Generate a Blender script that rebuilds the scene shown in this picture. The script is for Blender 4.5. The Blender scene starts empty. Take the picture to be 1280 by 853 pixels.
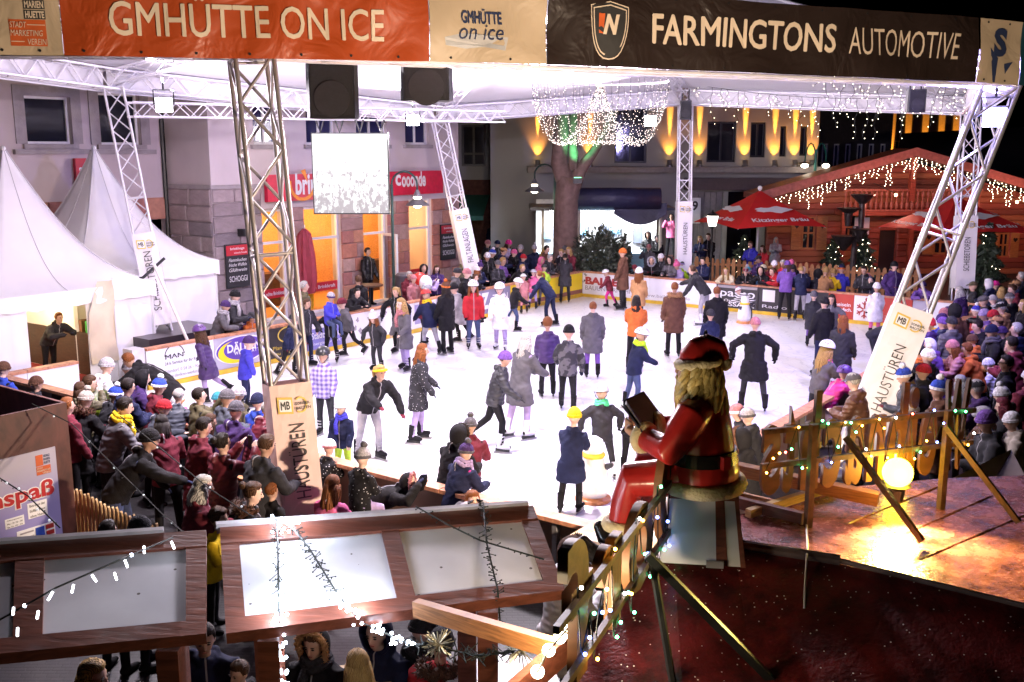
import bpy,bmesh,math,random
import numpy as np
from mathutils import Vector,Matrix
V = Vector
SC = bpy.context.scene
COLL = SC.collection
PI = math.pi
rad = math.radians
random.seed(7)
RNG = np.random.default_rng(7)

CAM_H = 5.0
F_PX = 1260.0
PITCH = math.atan(239.5/F_PX)
cam_d = bpy.data.cameras.new("camera")
cam_d.lens = 36.0*F_PX/1280.0
cam_d.sensor_width = 36.0
cam_d.clip_start = 0.1
cam_d.clip_end = 600.0
cam = bpy.data.objects.new("camera",cam_d)
COLL.objects.link(cam)
cam.location = (0,0,CAM_H)
cam.rotation_euler = (PI/2 -PITCH,0,0)
SC.camera = cam
SC.view_settings.view_transform = 'Standard'
SC.view_settings.look = 'None'
SC.view_settings.exposure = 0.2
SC.view_settings.gamma = 1.0
SC.view_settings.use_curve_mapping = False
SC.cycles.use_denoising = True
SC.cycles.max_bounces = 7
SC.cycles.diffuse_bounces = 4
SC.cycles.glossy_bounces = 3
SC.cycles.transparent_max_bounces = 12
SC.cycles.sample_clamp_indirect = 6.0
SC.cycles.caustics_reflective = False
SC.cycles.caustics_refractive = False

world = bpy.data.worlds.new("World")
SC.world = world
world.use_nodes = True
wn = world.node_tree
sky = wn.nodes.new("ShaderNodeTexSky")
sky.sky_type = 'NISHITA'
sky.sun_disc = False
sky.sun_elevation = rad(-7.0)
sky.sun_rotation = rad(200.0)
wn.links.new(sky.outputs[0],wn.nodes["Background"].inputs[0])
wn.nodes["Background"].inputs[1].default_value = 0.05

_cp,_sp = math.cos(PITCH),math.sin(PITCH)
def ray(u,v):
 a = (u -640.0)/F_PX
 b = (426.5 -v)/F_PX
 return V((a,_cp +b*_sp,-_sp +b*_cp))
def G(u,v,z=0.0):
 d = ray(u,v)
 t = (z -CAM_H)/d.z
 return V((d.x*t,d.y*t,z))
def AY(u,v,y):
 d = ray(u,v)
 t = y/d.y
 return V((d.x*t,y,CAM_H +d.z*t))
def proj(p):
 x,y,z = p[0],p[1],p[2] - CAM_H
 fw = y*_cp - z*_sp
 up = y*_sp + z*_cp
 return (640 +F_PX*x/fw,426.5 -F_PX*up/fw)

TH = rad(36.2)
AX = V((math.sin(TH),math.cos(TH),0))
BX = V((math.cos(TH),-math.sin(TH),0))
UPV = V((0,0,1))
P0 = G(728,372)
RL = 20.0
RW = (G(1225,425) -P0).dot(BX)
def RK(s,t,z=0.0):
 p = P0 - AX*s + BX*t
 return V((p.x,p.y,z))
def rk_of(p):
 d = V((p[0],p[1],0)) - P0
 return (-d.dot(AX),d.dot(BX))

_M = {}
def nmat(name):
 m = bpy.data.materials.new(name)
 m.use_nodes = True
 return m,m.node_tree.nodes,m.node_tree.links,m.node_tree.nodes["Principled BSDF"]
def mat(name,col,rough=0.6,metal=0.0,var=0.12,scale=8.0,bump=0.0,bscale=60.0,spec=0.5,trans=0.0):
 """plain surface with a little colour variation and fine relief"""
 if name in _M: return _M[name]
 m,N,L,B = nmat(name)
 B.inputs['Roughness'].default_value = rough
 B.inputs['Metallic'].default_value = metal
 B.inputs['Specular IOR Level'].default_value = spec
 if trans: B.inputs['Transmission Weight'].default_value = trans
 tc = N.new('ShaderNodeTexCoord')
 if var > 0:
  nz = N.new('ShaderNodeTexNoise'); nz.inputs['Scale'].default_value = scale; nz.inputs['Detail'].default_value = 6
  L.new(tc.outputs['Object'],nz.inputs['Vector'])
  rp = N.new('ShaderNodeValToRGB')
  rp.color_ramp.elements[0].position = 0.3; rp.color_ramp.elements[1].position = 0.7
  rp.color_ramp.elements[0].color = (*[c*(1 -var) for c in col],1)
  rp.color_ramp.elements[1].color = (*[min(1,c*(1 +var)) for c in col],1)
  L.new(nz.outputs['Fac'],rp.inputs['Fac']); L.new(rp.outputs['Color'],B.inputs['Base Color'])
 else:
  B.inputs['Base Color'].default_value = (*col,1)
 if bump > 0:
  nb = N.new('ShaderNodeTexNoise'); nb.inputs['Scale'].default_value = bscale; nb.inputs['Detail'].default_value = 4
  L.new(tc.outputs['Object'],nb.inputs['Vector'])
  bp = N.new('ShaderNodeBump'); bp.inputs['Strength'].default_value = bump; bp.inputs['Distance'].default_value = 0.02
  L.new(nb.outputs['Fac'],bp.inputs['Height']); L.new(bp.outputs['Normal'],B.inputs['Normal'])
 _M[name] = m
 return m
def emat(name,col,strength):
 if name in _M: return _M[name]
 m,N,L,B = nmat(name)
 B.inputs['Base Color'].default_value = (*[min(.8,c) for c in col],1)
 B.inputs['Emission Color'].default_value = (*col,1)
 B.inputs['Emission Strength'].default_value = strength
 _M[name] = m
 return m
def wood(name,col,rough=0.5,scale=6.0,stretch=(1,1,12),contrast=0.45,bump=0.25):
 if name in _M: return _M[name]
 m,N,L,B = nmat(name)
 B.inputs['Roughness'].default_value = rough
 tc = N.new('ShaderNodeTexCoord'); mp = N.new('ShaderNodeMapping')
 mp.inputs['Scale'].default_value = stretch
 L.new(tc.outputs['Object'],mp.inputs['Vector'])
 nz = N.new('ShaderNodeTexNoise'); nz.inputs['Scale'].default_value = scale; nz.inputs['Detail'].default_value = 8
 nz.inputs['Distortion'].default_value = 0.6
 L.new(mp.outputs['Vector'],nz.inputs['Vector'])
 rp = N.new('ShaderNodeValToRGB'); rp.color_ramp.elements[0].position = 0.3; rp.color_ramp.elements[1].position = 0.72
 rp.color_ramp.elements[0].color = (*[c*(1 -contrast) for c in col],1)
 rp.color_ramp.elements[1].color = (*[min(1,c*(1 +contrast*.6)) for c in col],1)
 L.new(nz.outputs['Fac'],rp.inputs['Fac']); L.new(rp.outputs['Color'],B.inputs['Base Color'])
 bp = N.new('ShaderNodeBump'); bp.inputs['Strength'].default_value = bump; bp.inputs['Distance'].default_value = 0.01
 L.new(nz.outputs['Fac'],bp.inputs['Height']); L.new(bp.outputs['Normal'],B.inputs['Normal'])
 _M[name] = m
 return m
def fabric_wrinkled(name,col,scale=1.3,strength=0.5,rough=0.5,trans=0.0,col2=None):
 """tarpaulin: broad creases as relief"""
 if name in _M: return _M[name]
 m,N,L,B = nmat(name)
 B.inputs['Roughness'].default_value = rough
 B.inputs['Base Color'].default_value = (*col,1)
 tc = N.new('ShaderNodeTexCoord')
 nz = N.new('ShaderNodeTexNoise'); nz.inputs['Scale'].default_value = scale; nz.inputs['Detail'].default_value = 3; nz.inputs['Distortion'].default_value = 1.2
 L.new(tc.outputs['Object'],nz.inputs['Vector'])
 bp = N.new('ShaderNodeBump'); bp.inputs['Strength'].default_value = strength; bp.inputs['Distance'].default_value = 0.12
 L.new(nz.outputs['Fac'],bp.inputs['Height']); L.new(bp.outputs['Normal'],B.inputs['Normal'])
 if trans:
  tr_ = N.new('ShaderNodeBsdfTranslucent'); tr_.inputs[0].default_value = (*col,1); mx = N.new('ShaderNodeMixShader'); mx.inputs[0].default_value = trans
  L.new(B.outputs[0],mx.inputs[1]); L.new(tr_.outputs[0],mx.inputs[2]); L.new(mx.outputs[0],N['Material Output'].inputs[0])
 _M[name] = m
 return m

STEEL = mat('galvanised_steel',(.50,.48,.50),.38,.7,.12,5,.05,90)
STEEL_W = mat('painted_truss',(.75,.73,.78),.45,.2,.08,5)
STEEL_RUST = mat('weathered_steel',(.33,.30,.30),.42,.5,.25,6,.1,60)
BLACK = mat('black_plastic',(.012,.012,.014),.45,0,.3,12,.1,120)
BLACKM = mat('black_metal',(.02,.02,.022),.4,.3,.2,10)
WHITE = mat('white_paint',(.80,.79,.80),.45,0,.03,5)
CREAM = mat('cream_paint',(.62,.56,.44),.6,0,.08,4)
SKINCOL = (.55,.33,.24)
RED = mat('red_paint',(.50,.02,.035),.45,0,.08,5)
GREEND = mat('dark_green_paint',(.02,.09,.05),.4,.2,.1,5)
GLASS_D = mat('dark_window_glass',(.015,.016,.025),.06,0,.0)
WOOD_OR = wood('orange_timber',(.42,.17,.055),.55)
WOOD_PALE = wood('pale_timber',(.55,.36,.16),.6)
WOOD_DK = wood('stained_dark_timber',(.13,.038,.022),.42)
WOOD_RED = wood('cabin_timber',(.33,.070,.038),.55,4,(1,1,10))

class MB:
 def __init__(s): s.v = []; s.f = []; s.m = []
 def add(s,vs,fs,mi=0):
  o = len(s.v); s.v += [tuple(p) for p in vs]
  for f in fs: s.f.append(tuple(i +o for i in f)); s.m.append(mi)
 def quad(s,a,b,c,d,mi=0): s.add([a,b,c,d],[(0,1,2,3)],mi)
 def boxf(s,o,x,y,z,mi=0):
  """parallelepiped from corner o with edge vectors x, y, z"""
  o,x,y,z = Vector(o),Vector(x),Vector(y),Vector(z)
  p = [o,o +x,o +x +y,o +y]; p += [q +z for q in p]
  s.add(p,[(3,2,1,0),(4,5,6,7),(0,1,5,4),(1,2,6,5),(2,3,7,6),(3,0,4,7)],mi)
 def box(s,c,sz,mi=0):
  s.boxf((c[0] -sz[0]/2,c[1] -sz[1]/2,c[2] -sz[2]/2),(sz[0],0,0),(0,sz[1],0),(0,0,sz[2]),mi)
 def tube(s,pts,r,n=8,mi=0,cap=True):
  pts = [Vector(p) for p in pts]
  rr = r if isinstance(r,(list,tuple)) else [r]*len(pts)
  ref = None; vs = []; fs = []
  for i,p in enumerate(pts):
   d = (pts[min(i +1,len(pts) -1)] -pts[max(i -1,0)])
   if d.length < 1e-9: d = V((0,0,1))
   d.normalize()
   if ref is None:
    ref = V((0,0,1)) if abs(d.z) < .9 else V((1,0,0))
   x = ref - d*ref.dot(d)
   if x.length < 1e-6: x = V((1,0,0)) - d*d.x
   x.normalize(); y = d.cross(x); ref = x
   for k in range(n):
    a = 2*PI*k/n
    vs.append(p +x*(math.cos(a)*rr[i]) +y*(math.sin(a)*rr[i]))
  for i in range(len(pts) -1):
   for k in range(n):
    k2 = (k +1) % n
    fs.append((i*n +k,i*n +k2,(i +1)*n +k2,(i +1)*n +k))
  if cap:
   fs.append(tuple(reversed(range(n)))); b = (len(pts) -1)*n
   fs.append(tuple(b +k for k in range(n)))
  s.add(vs,fs,mi)
 def lathe(s,prof,c=(0,0,0),n=16,mi=0,axis=None):
  """profile of (radius, height) round a vertical axis"""
  c = Vector(c); vs = []; fs = []
  for r,h in prof:
   for k in range(n):
    a = 2*PI*k/n
    vs.append(c +V((r*math.cos(a),r*math.sin(a),h)))
  for i in range(len(prof) -1):
   for k in range(n):
    k2 = (k +1) % n
    fs.append((i*n +k,i*n +k2,(i +1)*n +k2,(i +1)*n +k))
  fs.append(tuple(reversed(range(n)))); fs.append(tuple((len(prof) -1)*n +k for k in range(n)))
  s.add(vs,fs,mi)
 def ball(s,c,r,n=8,m=5,mi=0):
  if not isinstance(r,(tuple,list)): r = (r,r,r)
  c = Vector(c); vs = [c +V((0,0,r[2]))]; fs = []
  for i in range(1,m):
   t = PI*i/m
   for k in range(n):
    a = 2*PI*k/n
    vs.append(c +V((r[0]*math.sin(t)*math.cos(a),r[1]*math.sin(t)*math.sin(a),r[2]*math.cos(t))))
  vs.append(c -V((0,0,r[2])))
  for k in range(n): fs.append((0,1 +k,1 +(k +1) % n))
  for i in range(m -2):
   for k in range(n):
    k2 = (k +1) % n
    fs.append((1 +i*n +k,1 +(i +1)*n +k,1 +(i +1)*n +k2,1 +i*n +k2))
  b = 1 + (m -2)*n
  for k in range(n): fs.append((b +k,len(vs) -1,b +(k +1) % n))
  s.add(vs,fs,mi)
 def prism(s,poly,ext,mi=0):
  """closed outline (3-D points) swept by vector ext"""
  n = len(poly); e = Vector(ext)
  vs = [Vector(p) for p in poly] + [Vector(p) +e for p in poly]
  fs = [tuple(reversed(range(n))),tuple(range(n,2*n))] + [(i,(i +1) % n,n +(i +1) % n,n +i) for i in range(n)]
  s.add(vs,fs,mi)
 def mesh(s,name):
  me = bpy.data.meshes.new(name)
  me.from_pydata(s.v,[],s.f)
  if any(s.m): me.polygons.foreach_set('material_index',s.m)
  me.update()
  return me
 def build(s,name,mats,parent=None,smooth=False,world=True,fixn=True):
  me = s.mesh(name)
  if fixn:
   bm = bmesh.new(); bm.from_mesh(me); bmesh.ops.recalc_face_normals(bm,faces=bm.faces); bm.to_mesh(me); bm.free()
  for m in (mats if isinstance(mats,(list,tuple)) else [mats]): me.materials.append(m)
  if smooth: me.polygons.foreach_set('use_smooth',[True]*len(me.polygons))
  return link(name,me,parent)
def link(name,me,parent=None,M=None):
 o = bpy.data.objects.new(name,me)
 COLL.objects.link(o)
 if parent is not None: attach(o,parent)
 if M is not None:
  o.matrix_basis = M
 return o
_WM = {}
def wmat(o):
 return o.matrix_basis if o.parent is None else wmat(o.parent) @ o.matrix_parent_inverse @ o.matrix_basis
def attach(o,parent):
 """parent without moving the mesh (vertices are given in world coordinates)"""
 o.parent = parent
 o.matrix_parent_inverse = wmat(parent).inverted()
def tag(o,label=None,cat=None,group=None,kind=None):
 if label: o['label'] = label
 if cat: o['category'] = cat
 if group: o['group'] = group
 if kind: o['kind'] = kind
 return o
def thing(name,label,cat,loc=(0,0,0),group=None):
 o = bpy.data.objects.new(name,None); COLL.objects.link(o)
 o.location = loc; o.empty_display_size = .2
 return tag(o,label,cat,group)
def rot_frame(right,up,origin):
 r = Vector(right).normalized(); u = Vector(up).normalized(); n = r.cross(u)
 M = Matrix((( r.x,u.x,n.x,origin[0]),(r.y,u.y,n.y,origin[1]),(r.z,u.z,n.z,origin[2]),(0,0,0,1)))
 return M
def text_mesh(s,bold=0.0,ext=0.002,shear=0.0,space=1.0,res=3):
 if bold > 0 and ('M' in s or 'W' in s):
  me = text_mesh(s,0.0,ext,shear,space,res)
  bm = bmesh.new(); bm.from_mesh(me); bm.verts.ensure_lookup_table(); bm.edges.ensure_lookup_table(); bm.faces.ensure_lookup_table()
  for k,(dx,dy) in enumerate(((-1,0),(1,0),(0,1),(0,-1))):
   r = bmesh.ops.duplicate(bm,geom=bm.verts[:len(me.vertices)] +bm.edges[:] [:len(me.edges)] +bm.faces[:len(me.polygons)])
   for v in r['geom']:
    if isinstance(v,bmesh.types.BMVert): v.co.x += dx*bold*.8; v.co.y += dy*bold*.6; v.co.z *= 1 + .06*(k +1)
   bm.verts.ensure_lookup_table(); bm.edges.ensure_lookup_table(); bm.faces.ensure_lookup_table()
  bm.to_mesh(me); bm.free(); return me
 c = bpy.data.curves.new('lettering','FONT')
 c.body = s; c.size = 1.0; c.extrude = ext; c.offset = bold; c.resolution_u = res; c.shear = shear; c.space_character = space
 o = bpy.data.objects.new('lettering',c)
 COLL.objects.link(o)
 dg = bpy.context.evaluated_depsgraph_get()
 me = bpy.data.meshes.new_from_object(o.evaluated_get(dg))
 bpy.data.objects.remove(o); bpy.data.curves.remove(c)
 return me
def text(s,origin,right,up,width,height,m,parent,bold=0.0,ext=0.0015,off=0.004,name='lettering',shear=0.0,space=1.0,map2=None):
 """lettering fitted into width x height with its lower left corner at origin"""
 me = text_mesh(s,bold,1.0,shear,space)
 n = len(me.vertices)
 co = np.empty(n*3); me.vertices.foreach_get('co',co); co = co.reshape(-1,3)
 lo = co.min(0); hi = co.max(0)
 x = (co[:,0] -lo[0])/(hi[0] -lo[0])*width
 y = (co[:,1] -lo[1])/(hi[1] -lo[1])*height
 z = co[:,2]*ext + off
 r = np.array(Vector(right).normalized()); u = np.array(Vector(up).normalized()); nn = np.cross(r,u)
 if map2: P = map2(x,y,z)
 else: P = np.array(origin)[None] + x[:,None]*r + y[:,None]*u + z[:,None]*nn
 me.vertices.foreach_set('co',P.astype(np.float32).ravel())
 me.materials.clear(); me.materials.append(m)
 me.update(); me.name = name
 return link(name,me,parent)
def lamp(name,kind,loc,energy,col,target=None,size=.3,parent=None,spot=None,blend=.5):
 d = bpy.data.lights.new(name,kind); d.energy = energy; d.color = col
 if kind == 'AREA': d.shape = 'DISK'; d.size = size
 else: d.shadow_soft_size = size
 if kind == 'SPOT': d.spot_size = rad(spot); d.spot_blend = blend
 o = bpy.data.objects.new(name,d); COLL.objects.link(o)
 o.location = loc
 if target is not None:
  o.rotation_euler = (Vector(target) -Vector(loc)).to_track_quat('-Z','Y').to_euler()
 return o
def ground_mat():
 m,N,L,B = nmat('dark_wet_cobbles')
 tc = N.new('ShaderNodeTexCoord')
 br = N.new('ShaderNodeTexBrick'); br.inputs['Scale'].default_value = 4.0
 br.inputs['Color1'].default_value = (.022,.019,.02,1); br.inputs['Color2'].default_value = (.014,.012,.014,1)
 br.inputs['Mortar'].default_value = (.006,.006,.006,1); br.inputs['Mortar Size'].default_value = .03
 L.new(tc.outputs['Object'],br.inputs['Vector']); L.new(br.outputs['Color'],B.inputs['Base Color'])
 bp = N.new('ShaderNodeBump'); bp.inputs['Strength'].default_value = .5; bp.inputs['Distance'].default_value = .03; bp.invert = True
 L.new(br.outputs['Fac'],bp.inputs['Height']); L.new(bp.outputs['Normal'],B.inputs['Normal'])
 B.inputs['Roughness'].default_value = .38
 return m
g = MB(); g.quad((-260,-60,0),(260,-60,0),(260,420,0),(-260,420,0))
tag(g.build('ground',ground_mat()),kind='structure')
def ice_mat():
 m,N,L,B = nmat('scratched_ice')
 B.inputs['Roughness'].default_value = .22; B.inputs['Specular IOR Level'].default_value = .35
 tc = N.new('ShaderNodeTexCoord')
 nz = N.new('ShaderNodeTexNoise'); nz.inputs['Scale'].default_value = .8; nz.inputs['Detail'].default_value = 7
 L.new(tc.outputs['Object'],nz.inputs['Vector'])
 rp = N.new('ShaderNodeValToRGB'); rp.color_ramp.elements[0].color = (.74,.75,.79,1); rp.color_ramp.elements[1].color = (.90,.90,.92,1)
 L.new(nz.outputs['Fac'],rp.inputs['Fac']); L.new(rp.outputs['Color'],B.inputs['Base Color'])
 sc_ = N.new('ShaderNodeTexWave'); sc_.inputs['Scale'].default_value = .9; sc_.inputs['Distortion'].default_value = 26; sc_.inputs['Detail'].default_value = 3; sc_.inputs['Detail Scale'].default_value = .7
 L.new(tc.outputs['Object'],sc_.inputs['Vector'])
 r2 = N.new('ShaderNodeValToRGB'); r2.color_ramp.elements[0].position = .0; r2.color_ramp.elements[1].position = .05; r2.color_ramp.elements[0].color = (.84,.85,.88,1); r2.color_ramp.elements[1].color = (1,1,1,1); L.new(sc_.outputs['Fac'],r2.inputs['Fac'])
 mm = N.new('ShaderNodeMix'); mm.data_type = 'RGBA'; mm.blend_type = 'MULTIPLY'; mm.inputs[0].default_value = 1; L.new(rp.outputs[0],mm.inputs[6]); L.new(r2.outputs[0],mm.inputs[7]); L.new(mm.outputs[2],B.inputs['Base Color'])
 h = None
 for ang,sc in ((.4,30),(1.7,24),(2.6,36)):
  mp = N.new('ShaderNodeMapping'); mp.inputs['Rotation'].default_value = (0,0,ang); mp.inputs['Scale'].default_value = (.06,1,1)
  L.new(tc.outputs['Object'],mp.inputs['Vector'])
  n2 = N.new('ShaderNodeTexNoise'); n2.inputs['Scale'].default_value = sc; n2.inputs['Detail'].default_value = 3; n2.inputs['Distortion'].default_value = .7
  L.new(mp.outputs['Vector'],n2.inputs['Vector'])
  if h is None: h = n2.outputs['Fac']
  else:
   ad = N.new('ShaderNodeMath'); ad.operation = 'ADD'; L.new(h,ad.inputs[0]); L.new(n2.outputs['Fac'],ad.inputs[1]); h = ad.outputs[0]
 bp = N.new('ShaderNodeBump'); bp.inputs['Strength'].default_value = .35; bp.inputs['Distance'].default_value = .01
 L.new(h,bp.inputs['Height']); L.new(bp.outputs['Normal'],B.inputs['Normal'])
 return m
ICE_Z = 0.03
g = MB(); g.boxf(RK(0,0,.004),AX*-RL,BX*RW,(0,0,ICE_Z -.004))
tag(g.build('ice',ice_mat()),kind='structure')

def s_at(u):
 lo,hi = -1.0,24.0
 for _ in range(40):
  m_ = (lo +hi)/2
  if proj(RK(m_,0,.5))[0] > u: lo = m_
  else: hi = m_
 return lo
def t_at(u):
 lo,hi = -1.0,20.0
 for _ in range(40):
  m_ = (lo +hi)/2
  if proj(RK(0,m_,.5))[0] < u: lo = m_
  else: hi = m_
 return lo
def flat(poly,origin,right,up,m,parent,off=.004,name='printed_mark',th=.002):
 """printed shape: outline in metres on a surface"""
 o = Vector(origin); r = Vector(right).normalized(); u = Vector(up).normalized(); n = r.cross(u)
 b = MB(); b.prism([o +r*x +u*y +n*off for x,y in poly],n*th)
 return b.build(name,m,parent)
def ell(cx,cy,rx,ry,n=28,a0=0,a1=2*PI):
 return [(cx +rx*math.cos(a0 +(a1 -a0)*k/n),cy +ry*math.sin(a0 +(a1 -a0)*k/n)) for k in range(n if abs(a1 -a0 -2*PI) <1e-6 else n +1)]
def ring2(cx,cy,rx,ry,w,a0=0,a1=2*PI,n=28):
 return ell(cx,cy,rx,ry,n,a0,a1 -(1e-4 if abs(a1 -a0 -2*PI) <1e-6 else 0)) + list(reversed(ell(cx,cy,rx -w,ry -w,n,a0,a1 -(1e-4 if abs(a1 -a0 -2*PI) <1e-6 else 0))))
BCOL = {'white': (.78,.77,.80),'yellow': (.80,.60,.01),'slate': (.22,.20,.30),'mauve': (.33,.28,.52),'blue': (.22,.20,.50),
  'dark': (.03,.025,.03),'grey': (.42,.39,.47),'red': (.42,.045,.03),'orange': (.62,.20,.09),'plypanel': (.16,.09,.06),'black': (.02,.02,.02),
  'redtext': (.35,.03,.03),'greytext': (.33,.30,.32),'purple': (.10,.045,.34),'gold': (.62,.45,.08)}
def PM(c): return mat('print_' +c,BCOL[c],.35,0,.05,3)
RAIL = wood('barrier_rail_timber',(.50,.22,.12),.5,5,(2,2,2))
KICK = mat('yellow_kick_strip',(.66,.42,.03),.4,0,.2,5)
def barrier(label,a,b,inward,segs,ads=None,raily='RAIL'):
 """one side of the rink: panels, top rail, kick strip; segs = list of (d0, d1, colour) along a->b"""
 a,b = Vector(a),Vector(b); d = (b -a).normalized(); n = Vector(inward)
 t = thing('rink_barrier',label,'barrier',((a +b)/2)[:],'boards round the ice rink')
 for k,(d0,d1,c) in enumerate(segs):
  p = MB(); p.boxf(a +d*(d0 +.006) +V((0,0,.14)) -n*.05,d*(d1 -d0 -.012),n*.05,(0,0,.72))
  po = p.build('barrier_panel',PM(c),t)
  p = MB(); p.boxf(a +d*(d0 +.008) +V((0,0,.865)) -n*.17,d*(d1 -d0 -.016),n*.20,(0,0,.05))
  p.build('top_rail',RAIL,t)
  p = MB(); p.boxf(a +d*(d0 +.004) +V((0,0,.032)) -n*.052,d*(d1 -d0 -.008),n*.07,(0,0,.103))
  p.build('kick_strip',KICK,t)
  if ads and k in ads: ads[k](po,d0,d1)
 L_ = segs[-1][1]; s0 = segs[0][0]
 for k in range(int((L_ -s0)/1.5) +1):
  x = s0 + .3 + k*1.5
  if x < L_ - .1: q = MB(); q.boxf(a +d*x -n*.14 +V((0,0,.02)),d*.06,n*.08,(0,0,.84)); q.build('support_post',mat('barrier_back_steel',(.2,.19,.2),.5,.4),t)
 return t
us = [728,690,638,592,545,490,432,384,337,268,184]
cs = ['yellow','yellow','slate','grey','white','white','blue','dark','grey','white']
ss = [s_at(u) for u in us]
segsL = [(ss[i],ss[i +1],cs[i]) for i in range(len(cs))]
def LO(s,z): return RK(s,0.0,.14 +(z -.14)*.88)
def L_yellow(po,d0,d1):
 flat([(0.02,.02),(d1 -d0 -.02,.02),(d1 -d0 -.02,.16),(.02,.16)],LO(d1,.14),AX,UPV,mat('print_brown',(.22,.07,.05),.4),po)
def L_yellow2(po,d0,d1):
 L_yellow(po,d0,d1)
 w = d1 - d0
 text('SPORT',LO(d1 -w*.12,.50),AX,UPV,w*.55,.2,PM('red'),po,.02)
def L_slate(po,d0,d1):
 w = d1 - d0
 text('Z',LO(d1 -w*.2,.3),AX,UPV,w*.2,.5,PM('white'),po,.05)
 text('ZAHN',LO(d1 -w*.5,.5),AX,UPV,w*.42,.22,PM('white'),po,.02)
def L_greya(po,d0,d1):
 w = d1 - d0
 flat([(.1,.05),(w*.5,.05),(w*.62,.68),(.22,.68)],LO(d1,.14),AX,UPV,PM('black'),po)
 flat([(w*.6,.1),(w*.8,.1),(w*.8,.7),(w*.6,.7)],LO(d1,.14),AX,UPV,PM('yellow'),po)
 text('i',LO(d1 -w*.68,.28),AX,UPV,.07,.45,PM('purple'),po,.05,off=.008)
def L_mauve(po,d0,d1):
 w = d1 - d0
 flat([(.06,.08),(w*.42,.08),(w*.42,.55),(.06,.55)],LO(d1,.14),AX,UPV,PM('mauve'),po)
 flat([(w*.5,.12),(w*.96,.12),(w*.96,.66),(w*.5,.66)],LO(d1,.14),AX,UPV,PM('mauve'),po)
 text('+ i',LO(d1 -w*.6,.42),AX,UPV,w*.24,.22,PM('white'),po,.03,off=.008)
def L_fig(po,d0,d1):
 w = d1 - d0
 for k,(x,y,r) in enumerate([(.55,.5,.13),(.72,.42,.1),(.65,.3,.12),(.5,.3,.09),(.25,.55,.05),(.2,.35,.05),(.3,.25,.06),(.85,.6,.05)]):
  flat([(w*x +r*math.cos(a)*(1 +.4*math.sin(3*a +k)),y +r*1.2*math.sin(a)*(1 +.3*math.cos(4*a))) for a in [2*PI*j/14 for j in range(14)]],LO(d1,.14),AX,UPV,PM('greytext'),po,.004 +.0025*(k % 2))
def L_blue(po,d0,d1):
 w = d1 - d0
 flat([(0.01,.52),(w -.01,.52),(w -.01,.71),(.01,.71)],LO(d1,.14),AX,UPV,PM('white'),po)
 text('Stadtwerke',LO(d1 -w*.1,.44),AX,UPV,w*.75,.17,PM('white'),po,.01)
 text('Energie vor Ort',LO(d1 -w*.1,.24),AX,UPV,w*.75,.10,PM('white'),po)
def L_dark(po,d0,d1):
 w = d1 - d0
 flat(ring2(w*.5,.52,.34,.2,.03),LO(d1,.14),AX,UPV,PM('gold'),po)
 text('Planung Oase',LO(d1 -w*.08,.32),AX,UPV,w*.8,.12,PM('gold'),po)
 text('Bau Design',LO(d1 -w*.08,.18),AX,UPV,w*.6,.10,PM('gold'),po)
def L_dal(po,d0,d1):
 w = d1 - d0; cx,cy = w*.47,.38
 flat(ell(cx,cy,w*.46,.32),LO(d1,.14),AX,UPV,PM('white'),po,.003)
 flat(ell(cx,cy,w*.44,.295),LO(d1,.14),AX,UPV,PM('purple'),po,.006)
 cres = ell(cx -w*.10,cy -.03,w*.31,.26,20,PI*.62,PI*1.72)
 cres += list(reversed(ell(cx +w*.02,cy +.02,w*.33,.25,20,PI*.68,PI*1.62)))
 flat(cres,LO(d1,.14),AX,UPV,PM('yellow'),po,.009)
 text('DÄLKEN',LO(d1 -w*.22,.53),AX,UPV,w*.60,.23,PM('white'),po,.03,off=.012)
 text('WERKSTATT',LO(d1 -w*.34,.45),AX,UPV,w*.46,.075,PM('white'),po,.02,off=.012,space=1.3)
def L_man(po,d0,d1):
 w = d1 - d0
 flat(ring2(w*.40,.52,w*.15,.25,.022,.06,PI -.06,24),LO(d1,.14),AX,UPV,PM('black'),po)
 text('MAN',LO(d1 -w*.26,.675),AX,UPV,w*.27,.10,PM('black'),po,.03)
 flat([(w*.25,.50),(w*.56,.50),(w*.56,.512),(w*.25,.512)],LO(d1,.14),AX,UPV,PM('greytext'),po)
 text('24 h Service für Ihr Fahrzeug',LO(d1 -w*.25,.50),AX,UPV,w*.62,.095,PM('black'),po)
 text('Glandorf, 0 54 26 - 90 45',LO(d1 -w*.25,.325),AX,UPV,w*.56,.085,PM('greytext'),po)
 text('www.daelken-werkstatt.de',LO(d1 -w*.25,.205),AX,UPV,w*.60,.075,PM('greytext'),po)
bl = barrier('long left board wall with yellow, blue and white advertising panels in front of the bakery',RK(0,0),RK(RL,0),BX,segsL,
    {0: L_yellow,1: L_yellow2,2: L_slate,3: L_greya,4: L_mauve,5: L_fig,6: L_blue,7: L_dark,8: L_dal,9: L_man})
s_gate0,s_gate1 = s_at(168),s_at(100)
q = MB(); q.boxf(RK(ss[-1] +.012,-.03,.03),AX*-(s_gate0 -ss[-1] -.012),BX*-.34,(0,0,.90)); q.build('end_post',mat('grey_end_panel',(.55,.52,.57),.5),bl)
barrier('short white board wall left of the rink gate, beside the white tent',RK(0,0),RK(RL,0),BX,[(s_gate1,s_at(36),'white'),(s_at(36),RL,'white')])
ub = [728,812,895,948,1000,1035,1067,1100,1140,1160,1197,1225]
cb = ['white','white','dark','dark','dark','red','white','red','grey','white','orange']
tb = [t_at(u) for u in ub]; tb[-1] = RW
segsB = [(tb[i],tb[i +1],cb[i]) for i in range(len(cb))]
def BO(t,z): return RK(0.0,t,.14 +(z -.14)*.88)
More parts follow.
